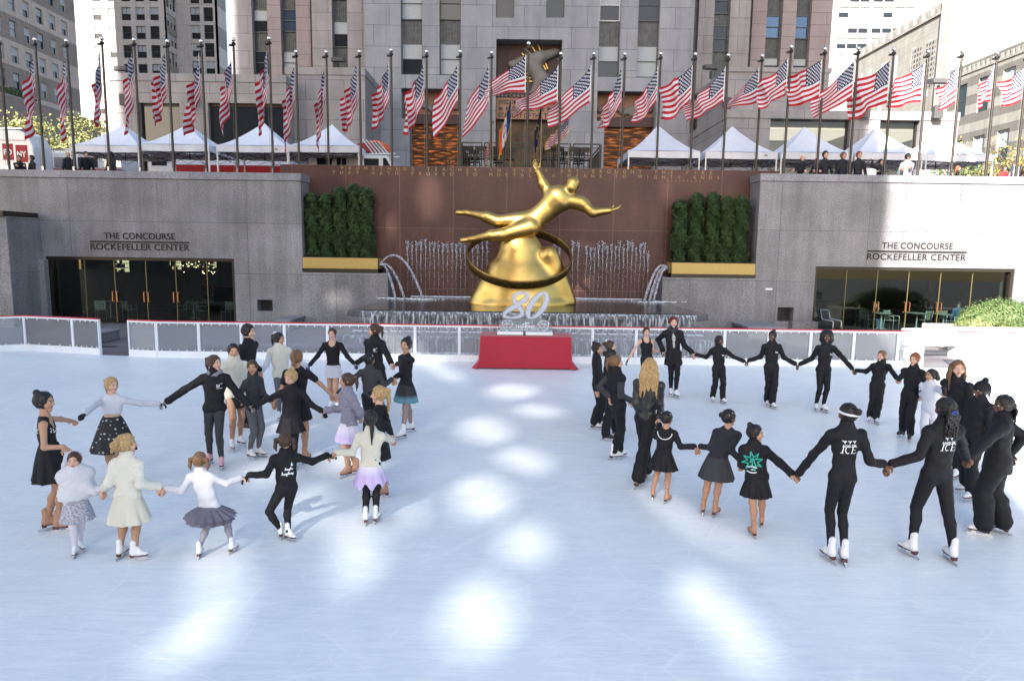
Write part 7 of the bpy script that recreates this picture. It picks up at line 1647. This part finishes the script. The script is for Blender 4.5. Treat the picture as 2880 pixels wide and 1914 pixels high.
PEOPLE = [
 dict(r='a', lab='girl in strapless black sequined skating dress facing right, at the far left', hd=(135, 484), ft=((180, 1325), (250, 1340)), f=115, hf=95, hl='A', hr='B', swap=0, kid=.2, skin='skin_tan', hair='bun', hairm='hair_black', topm='velvet_black', **dict(tn='dress', slv=0, collar=-1, cut=.3, hem=.3, trim='bead'), boot='boot_tan', skirt=('velvet_black', 1.75, .42, 9, .07), s0=.75),
 dict(r='a', lab='blond girl in white tied shrug and black dotted skirt', hd=(550, 394), ft=((550, 1035), (592, 1030)), f=10, hf=62, hl='A', hr='C', kid=.4, hair='pony', hairm='hair_blond', tn='shrug', hem=-.9, collar=-1, skirt=('dotted_net', 2.2, .75, 10, .06), s0=.75, boot='boot_tan', glove='cloth_black', topm='cloth_white'),
 dict(r='a', lab='smallest girl in white fur cape and tweed skirt', hd=(322, 850), ft=((330, 1487), (368, 1452)), f=35, hf=15, hl='B', hr='D', kid=1, hair='pony', hairm='hair_brown', topm='cloth_white', tights='tights_white', skirt=('tweed', 1.25, .35, 7, .04), s0=.15, acc=('cape', 'hairband')),
 dict(r='a', lab='girl in cream fur jacket and cream skirt with her back to the viewer', hd=(640, 742), ft=((618, 1495), (712, 1512)), f=175, hf=130, hl='D', hr='E', kid=.8, hair='messy', hairm='hair_blond', topm='fur_cream', hem=.1, tg=.018, wr=.004, nf=60, skirt=('cloth_cream', 1.35, .45, 8, .06), s0=.1, fy=(175, 100)),
 dict(r='a', lab='small girl in white hooded sweater and grey tutu with two ponytails', hd=(1090, 852), ft=((1095, 1490), (1300, 1462)), pel=(1155, 1185), f=178, hf=180, hl='E', hr='F', kid=.9, hair='pig', hairm='hair_lightbrown', topm='cloth_white', hem=.05, tights='tights_grey', skirt=('tutu_grey', .95, .75, 13, .09), s0=.1, s2=1, acc=('ties',)),
 dict(r='a', lab='woman coach in black jacket with beige scarf and grey gloves', hd=(1180, 259), ft=((1152, 925), (1228, 950)), f=10, hf=70, hl='C', hr='I', hair='pony', hairm='hair_brown', topm=JB, tg=.022, hem=.25, collar=.1, bot='leggings', botm='cloth_charcoal', acc=('scarf',), scm='cloth_lilac_grey', glove='glove_grey', boot='boot_pink', w=1.0, logo=(('front', ((coach_badge(), 1, 0),), 1, .34, .55, 'print_white'),)),
 dict(r='b', lab='girl in cream turtleneck sweater and black shorts', hd=(208, 189), ft=((205, 838), (258, 812)), f=40, hf=30, hl=(150, 470, 0), hr=(262, 545), kid=.2, skin='skin_tan', hair='lowpony', hairm='hair_black', topm='cloth_cream', tg=.026, collar=.3, hem=.35, skirt=('cloth_black', .75, .02, 3, .01), s0=-.15),
 dict(r='b', lab='man in black shirt and trousers standing in profile', hd=(300, 70), ft=((280, 722), (345, 700)), f=80, hf=85, hl=(285, 400, 0), hr='M', skin='skin_fair', hair='short', hairm='hair_black', topm=JB, tn='shirt', collar=.02, hem=.3, bot='trousers', boot='boot_black', w=1.1, sw=1.15),
 dict(r='b', lab='girl in dark grey zipped jacket and grey leggings, face lit', hd=(325, 289), ft=((318, 893), (372, 880)), f=65, hf=15, hl=(300, 590, 0), hr='L', kid=.3, skin='skin_tan', hair='backbun', hairm='hair_brown', topm='cloth_charcoal', hem=.25, bot='leggings', botm='cloth_grey'),
 dict(r='b', lab='girl in cream quilted vest with white bow in her ponytail', hd=(488, 122), ft=((490, 655), (545, 640)), f=25, hf=75, hl='M', hr='N', kid=.2, skin='skin_tan', hair='pony', hairm='hair_black', topm='cloth_cream', slvm='cloth_white', tn='vest', tg=.028, hem=.3, bot='leggings', botm='cloth_grey', acc=('bow',)),
 dict(r='b', lab='girl in short sleeved black dress with long brown ponytail, back turned', hd=(598, 226), ft=((565, 905), (655, 915)), f=180, hf=175, hl='L', hr='K', kid=.1, skin='skin_tan', hair='longpony', hairm='hair_lightbrown', topm='velvet_black', tn='dress', slv=.28, hem=.3, collar=-1, skirt=('velvet_black', 1.1, .25, 9, .05), s0=.1, boot='boot_tan'),
 dict(r='b', lab='small blond girl with top bun in black velvet, looking down', hd=(562, 348), ft=((585, 950), (540, 965)), f=15, hf=-25, tilt=18, hl='I', hr='J', kid=.6, hair='bun', hairm='hair_blond', topm='velvet_black', tn='dress', hem=.3, collar=.08, skirt=('velvet_black', .95, .3, 8, .06), s0=.1, bot='leggings', glove='cloth_black'),
 dict(r='b', lab='smiling girl in black zip top and short white skirt, facing the viewer', hd=(815, 93), ft=((812, 590), (846, 600)), f=0, hf=0, hl='N', hr='O', kid=0, hair='lowpony', hairm='hair_brown', topm=JB, hem=-.05, collar=.02, cut=.1, skirt=('cloth_white', 1.05, .22, 8, .04), s0=.2, glove='glove_blue', lips=1, tights='tights_tan'),
 dict(r='b', lab='woman coach in black jacket and skirt looking left, hair in ponytail', hd=(1072, 68), ft=((1080, 640), (1120, 632)), f=-25, hf=-75, hl='O', hr='P', hair='pony', hairm='hair_brown', topm=JB, tg=.024, hem=.25, collar=.1, skirt=('cloth_black', 1.2, .3, 6, .04), s0=.1, w=1.0, boot='boot_tan', logo=(('front', ((coach_badge(), 1, 0),), 1, .32, .55, 'print_white'),)),
 dict(r='b', lab='girl in charcoal jacket with pearl pins in her bun, back turned', hd=(1042, 248), ft=((1030, 800), (1078, 795)), f=178, hf=150, hl='K', hr='Q', kid=.2, skin='skin_tan', hair='backbun', hairm='hair_black', topm='cloth_charcoal', hem=.25, collar=.15, bot='trousers', acc=('pearls',)),
 dict(r='b', lab='girl in lilac grey fleece jacket and pale lilac skirt, facing left', hd=(905, 370), ft=((905, 1003), (952, 990)), f=-50, hf=-75, hl='J', hr=(992, 655, .1), kid=.5, skin='skin_tan', hair='pony', hairm='hair_brown', topm='cloth_lilac_grey', tg=.022, wr=.009, nf=50, hem=.05, collar=.12, skirt=('skirt_lilac_edge', 1.15, .45, 11, .06), s0=.05, boot='boot_tan', acc=('scrunchie',)),
 dict(r='b', lab='girl in black dress with blue faded hem, arms joined on one side', hd=(1268, 153), ft=((1242, 772), (1290, 730)), f=-50, hf=-25, hl='Q', hr='P', swap=0, kid=.2, skin='skin_tan', hair='bun', hairm='hair_black', topm='cloth_black', tn='dress', hem=.2, collar=-1, skirt=('skirt_blue_edge', 1.25, .4, 10, .06), s0=.1, tights='tights_mauve'),
 dict(r='b', lab='blond girl with long ponytail in black velvet dress, facing left', hd=(1100, 448), ft=((1075, 1112), (1125, 1128)), f=-100, hf=-85, hl=(1080, 720, -.1), hr='H', kid=.5, hair='longpony', hairm='hair_blond', topm='velvet_black', tn='dress', hem=.3, collar=-1, skirt=('velvet_black', 1.2, .3, 8, .05), s0=.1, boot='boot_tan'),
 dict(r='b', lab='girl in white knit cardigan, lilac petal skirt and black leggings', hd=(1048, 594), ft=((1020, 1285), (1088, 1278)), f=182, hf=200, hl='G', hr='H', kid=.7, skin='skin_tan', hair='longpony', hairm='hair_black', topm='cloth_cream', tn='cardigan', hem=.2, wr=.005, skirt=('skirt_lilac_edge', 1.05, .35, 8, .07), s0=.02, zig=.04, bot='leggings'),
 dict(r='b', lab='small girl in black with white script on her back, knees bent', hd=(525, 731), ft=((500, 1372), (555, 1392)), pel=(535, 1075), f=200, hf=185, hl='F', hr='G', kid=.8, hair='pig', hairm='hair_brown', topm=JB, hem=.1, bot='leggings', glove='cloth_black', fy=(200, 60), kh=[np.array([-1, -.6, 0]), np.array([-.3, .6, 0])], logo=(('back', ((back_script(), 1, 0),), 1, .12, .75, 'print_white'),)),
 # right ring
 dict(r='c', lab='girl with bun in black turtleneck and flared trousers at the left of the right ring', hd=(180, 233), ft=((165, 778), (190, 765)), f=75, hf=55, kid=.2, skin='skin_tan', hair='bun', hairm='hair_black', bot='trousers', **jk),
 dict(r='c', lab='girl in black with a white bow behind the first girl of the right ring', hd=(262, 220), ft=((205, 712), (232, 705)), f=75, hf=80, kid=.2, hair='backbun', hairm='hair_brown', bot='trousers', acc=('bow',), **jk),
 dict(r='c', lab='dark haired child mostly hidden behind the ponytailed coach', hd=(272, 277), ft=((238, 850), (300, 815)), f=85, hf=90, kid=.4, hair='backbun', hairm='hair_black', bot='trousers', boot='boot_black', **jk),
 dict(r='c', lab='coach in black quilted vest with light brown ponytail, seen from behind', hd=(300, 313), ft=((290, 970), (325, 960)), f=115, hf=85, hr=(400, 618, 0), hl=(262, 600, 0), hair='pony', hairm='hair_lightbrown', bot='trousers', flare=.3, w=1.02, topm=JB, slvm='cloth_charcoal', tn='vest', tg=.03, hem=.4, collar=.2),
 dict(r='c', lab='woman with long wavy blond hair and leather jacket, back turned', hd=(512, 330), ft=((440, 1145), (485, 1090)), f=150, hf=165, hl=(468, 745, .1), hr='i', hair='wavy', hairm='hair_blond', topm='leather_black', hem=.15, tg=.012, bot='trousers', flare=1.3, w=.98, boot='boot_tan'),
 dict(r='c', lab='girl in black tank top and necklace facing the viewer', hd=(490, 135), ft=((470, 560), (510, 560)), f=0, hf=0, hl='o', hr='a', hair='lowpony', hairm='hair_brown', topm=JB, tn='tank_top', slv=0, collar=-1, cut=.15, hem=.3, bot='trousers', glove='cloth_black', kid=.1),
 dict(r='c', lab='woman with dark red hair, black cardigan, scarf and striped shirt', hd=(658, 67), ft=((640, 568), (675, 580)), f=0, hf=5, hl='a', hr='b', hair='pix', hairm='hair_red', topm=JB, tn='cardigan', tg=.022, hem=.9, hf_=.12, bot='leggings', acc=('scarf',), w=1.0, under='striped_knit'),
 dict(r='c', lab='short girl in black jacket and trousers right of the redhead', hd=(950, 188), ft=((905, 605), (970, 615)), f=5, hf=30, hl='b', hr='c', kid=.3, skin='skin_dark', hair='lowpony', hairm='hair_black', bot='trousers', flare=.6, logo=(('front', ((chest_badge(), 1, 0),), 1, .32, .55, 'print_white'),), **jk),
 dict(r='c', lab='tall girl in black tracksuit with top knot, looking left', hd=(1285, 158), ft=((1248, 633), (1282, 648)), f=0, hf=-40, hl='c', hr='d', skin='skin_dark', hair='bun', hairm='hair_black', bot='trousers', flare=.8, logo=(('front', ((chest_badge(), 1, 0),), 1, .32, .55, 'print_white'),), **jk),
 dict(r='c', lab='small girl in black beaded dress with pearl pins, sunlit tights', hd=(620, 665), ft=((530, 1208), (620, 1238)), pel=(595, 935), f=150, hf=120, hl='i', hr='j', kid=.8, skin='skin_tan', hair='backbun', hairm='hair_black', topm='velvet_black', tn='dress', hem=.2, collar=-1, skirt=('velvet_black', 1.15, .45, 10, .08), s0=.15, boot='boot_tan', acc=('pearls',), trim='yoke'),
 dict(r='c', lab='girl in black wrap dress with pearl pinned bun, leaning left', hd=(1012, 653), ft=((845, 1305), (925, 1322)), pel=(935, 965), f=150, hf=110, hl='j', hr='k', kid=.6, skin='skin_tan', hair='backbun', hairm='hair_black', topm='cloth_navy', tn='dress', hem=.2, collar=-1, skirt=('cloth_charcoal', 1.35, .5, 7, .05), s0=.2, boot='boot_tan', acc=('pearls',)),
 dict(r='c', lab='small girl in black jacket with teal star print on the back', hd=(1178, 750), ft=((1155, 1450), (1212, 1385)), f=175, hf=60, hl='k', hr='l', kid=.8, skin='skin_tan', hair='bun', hairm='hair_black', topm=JB, tg=.02, hem=.25, collar=.1, skirt=('velvet_black', 1.1, .3, 12, .07), s0=.0, boot='boot_tan', logo=(('back', ((star_print(), 1, 0), ), 1, -.15, .62, 'teal_print'), ('back', ((band_print(), 1, 0),), 1, -.15, .62, 'print_white'))),
 dict(r='d', lab='woman with a big afro and white piped black tracksuit', hd=(262, 108), ft=((195, 570), (240, 575)), f=0, hf=-20, hl='d', hr='e', skin='skin_dark', hair='afro', hairm='hair_black', bot='leggings', logo=(('front', ((chest_badge(), 1, 0),), 1, .32, .6, 'print_white'),), **jk),
 dict(r='d', lab='girl in black with a long braid over her shoulder', hd=(580, 218), ft=((505, 633), (545, 643)), f=-15, hf=-60, hl='e', hr='f', kid=.3, hair='braid', hairm='hair_lightbrown', bot='trousers', flare=.7, **jk),
 dict(r='d', lab='red haired boy in black with black skates', hd=(772, 233), ft=((690, 718), (738, 742)), f=-50, hf=-60, hl='f', hr='g', kid=.3, hair='short', hairm='hair_ginger', bot='trousers', flare=.5, boot='boot_black', **jk),
 dict(r='d', lab='child with curly dark hair in a white suit', hd=(868, 326), ft=((820, 775), (870, 770)), f=-60, hf=-75, hl='g', hr='h', kid=.7, skin='skin_tan', hair='curly', hairm='hair_black', topm='cloth_white', tg=.02, hem=.45, bot='trousers', botm='cloth_white', boot='boot_black'),
 dict(r='d', lab='girl with long straight light brown hair in black, looking at the viewer', hd=(1025, 274), ft=((1005, 965), (1055, 950)), f=-60, hf=-20, kid=0, hair='vlong', hairm='hair_lightbrown', bot='trousers', flare=.4, tights='tights_white', hl='h', **jk),
 dict(r='d', lab='person in black beanie with pompom and white piped jacket, in profile', hd=(1160, 400), ft=((1052, 1045), (1085, 1090)), f=-75, hf=-85, hl=(1055, 760, 0), skin='skin_dark', hair='lowpony', hairm='hair_black', bot='trousers', acc=('beanie',), w=1.15, **jk),
 dict(r='d', lab='tall girl in black with white headband and white lettering on her back', hd=(385, 526), ft=((268, 1435), (352, 1448)), f=180, hf=205, hl='l', hr='m', skin='skin_brown', hair='backbun', hairm='hair_black', bot='leggings', acc=('headband',), kid=-.35, w=.92, logo=HI(), **jk),
 dict(r='d', lab='girl in black with braided ponytail, blue hair tie and white lettering on her back', hd=(952, 494), ft=((735, 1405), (975, 1440)), pel=(895, 930), f=188, hf=190, hl='m', hr='n', skin='skin_brown', hair='braids', hairm='hair_black', bot='leggings', acc=('bluetie',), w=1.05, kid=-.15, logo=HI(2), **jk),
 dict(r='d', lab='large person in black tracksuit with braids at the right edge, facing left', hd=(1290, 478), ft=((1150, 1290), (1262, 1275)), f=-125, hf=-95, hl='n', hr=(1330, 850, .1), skin='skin_dark', hair='braids', hairm='hair_black', bot='baggy', w=1.28, tg=.022, topm=JB, hem=.5, collar=.12, logo=(('back', ((ice_print(.17), 1, -.3),), 1.0, .1, .62, 'print_white'),)),
]
g_ = dict(y=29.95, z=5.18, noskate=1, grp='uniformed onlookers behind the parapet', kid=0, bot='trousers', botm='cloth_navy', topm='cloth_navy', tn='jacket', r='s')
def on(top, f, lab, **k): d = dict(g_); d.update(hd=top, f=f, lab=lab); d.update(k); PEOPLE.append(d)
on((53, 437), 25, 'onlooker in dark uniform leaning on the parapet below the NY panel', fw=.35, H=1.75, hair='short', hairm='hair_brown', hl=(48, 465, -.55), hr=(68, 465, -.55))
on((88, 437), -30, 'onlooker in dark uniform leaning on the parapet, looking down, second from the left', fw=.35, H=1.75, hair='short', hairm='hair_black')
on((191, 426), 60, 'bald onlooker in dark uniform standing by the left tent', hair='bald', w=1.15)
on((241, 426), 45, 'woman in black sweater standing by the left tent', hair='backbun', hairm='hair_black', topm=JB)
on((311, 427), -20, 'onlooker in dark uniform half behind a pole under the left tent', skin='skin_brown', hair='short', hairm='hair_black')
on((2257, 437), 20, 'bald man in black leaning far over the parapet on his elbows', fw=.4, H=1.75, hair='bald', hl=(2232, 478, -.6), hr=(2265, 480, -.65), bx=-.15)
on((2298, 446), 25, 'man leaning on the parapet holding a white phone', fw=.4, H=1.75, hair='short', hairm='hair_brown', hl=(2290, 480, -.6), hr=(2306, 480, -.65))
on((2322, 425), 0, 'dark haired man in dark uniform standing behind the man with the phone', hair='short', hairm='hair_black')
on((2373, 428), 10, 'broad grey haired man in dark uniform in the middle of the group', hair='short', hairm='hair_lightbrown', w=1.2)
on((2417, 426), 0, 'tall reddish haired man in dark uniform right of the group', hair='short', hairm='hair_ginger')
on((2478, 448), 10, 'man in black leaning on the parapet with one gloved hand raised', fw=.4, H=1.75, hair='short', hairm='hair_black', hl=(2452, 448, -.1), hr=(2470, 480, -.65))
on((2555, 432), 5, 'man in grey padded jacket, black cap and sunglasses on the bright right side', skin='skin_brown', topm='grey_jacket', tg=.03, w=1.15, acc=('knit_cap', 'shades'), hair='short', hairm='hair_black', hl=(2540, 475, -.3), hr=(2560, 470, -.3))
on((2695, 466), 60, 'red haired woman partly hidden low behind the right parapet', H=1.5, hair='long', hairm='hair_ginger', topm=JB, grp='passers-by behind the right parapet')
on((2858, 448), -160, 'person in blue vest bending behind the right parapet', fw=.2, H=1.7, hair='short', hairm='hair_brown', topm='grey_jacket', grp='passers-by behind the right parapet', f_=1)
on((2826, 468), 0, 'child in red jacket behind the right parapet', H=1.3, kid=.5, hair='short', hairm='hair_brown', topm='cloth_red', grp='passers-by behind the right parapet')
sg_ = dict(z=-.02, noskate=1, grp='seated guests behind the right glass', r='s', bot='trousers', botm='denim')
def seat(top, x_u, y, f, lab, **k):
    d = dict(sg_); d.update(hd=top, y=y, f=f, lab=lab, H=1.72, seated=1); d.update(k); PEOPLE.append(d)
seat((2413, 852), 0, 30.4, 40, 'seated man with sunglasses and dark shirt behind the right glass', topm=JB, hair='short', hairm='hair_brown', acc=('shades',))
seat((2463, 850), 0, 30.2, 10, 'seated woman shading her eyes with a raised hand behind the right glass', topm='cloth_navy', hair='lowpony', hairm='hair_lightbrown', hr=(2470, 866, -.25))
seat((2697, 848), 0, 29.9, -20, 'seated man in blue jacket, blue cap and jeans behind the right glass', topm='cloth_blue', hair='short', hairm='hair_brown', acc=('cap', 'shades'))
for p in PEOPLE:
    for s in ('hl', 'hr'):
        if isinstance(p.get(s), str): HY.setdefault(p[s], []).append(base_y(p))
for p in PEOPLE: person(p)
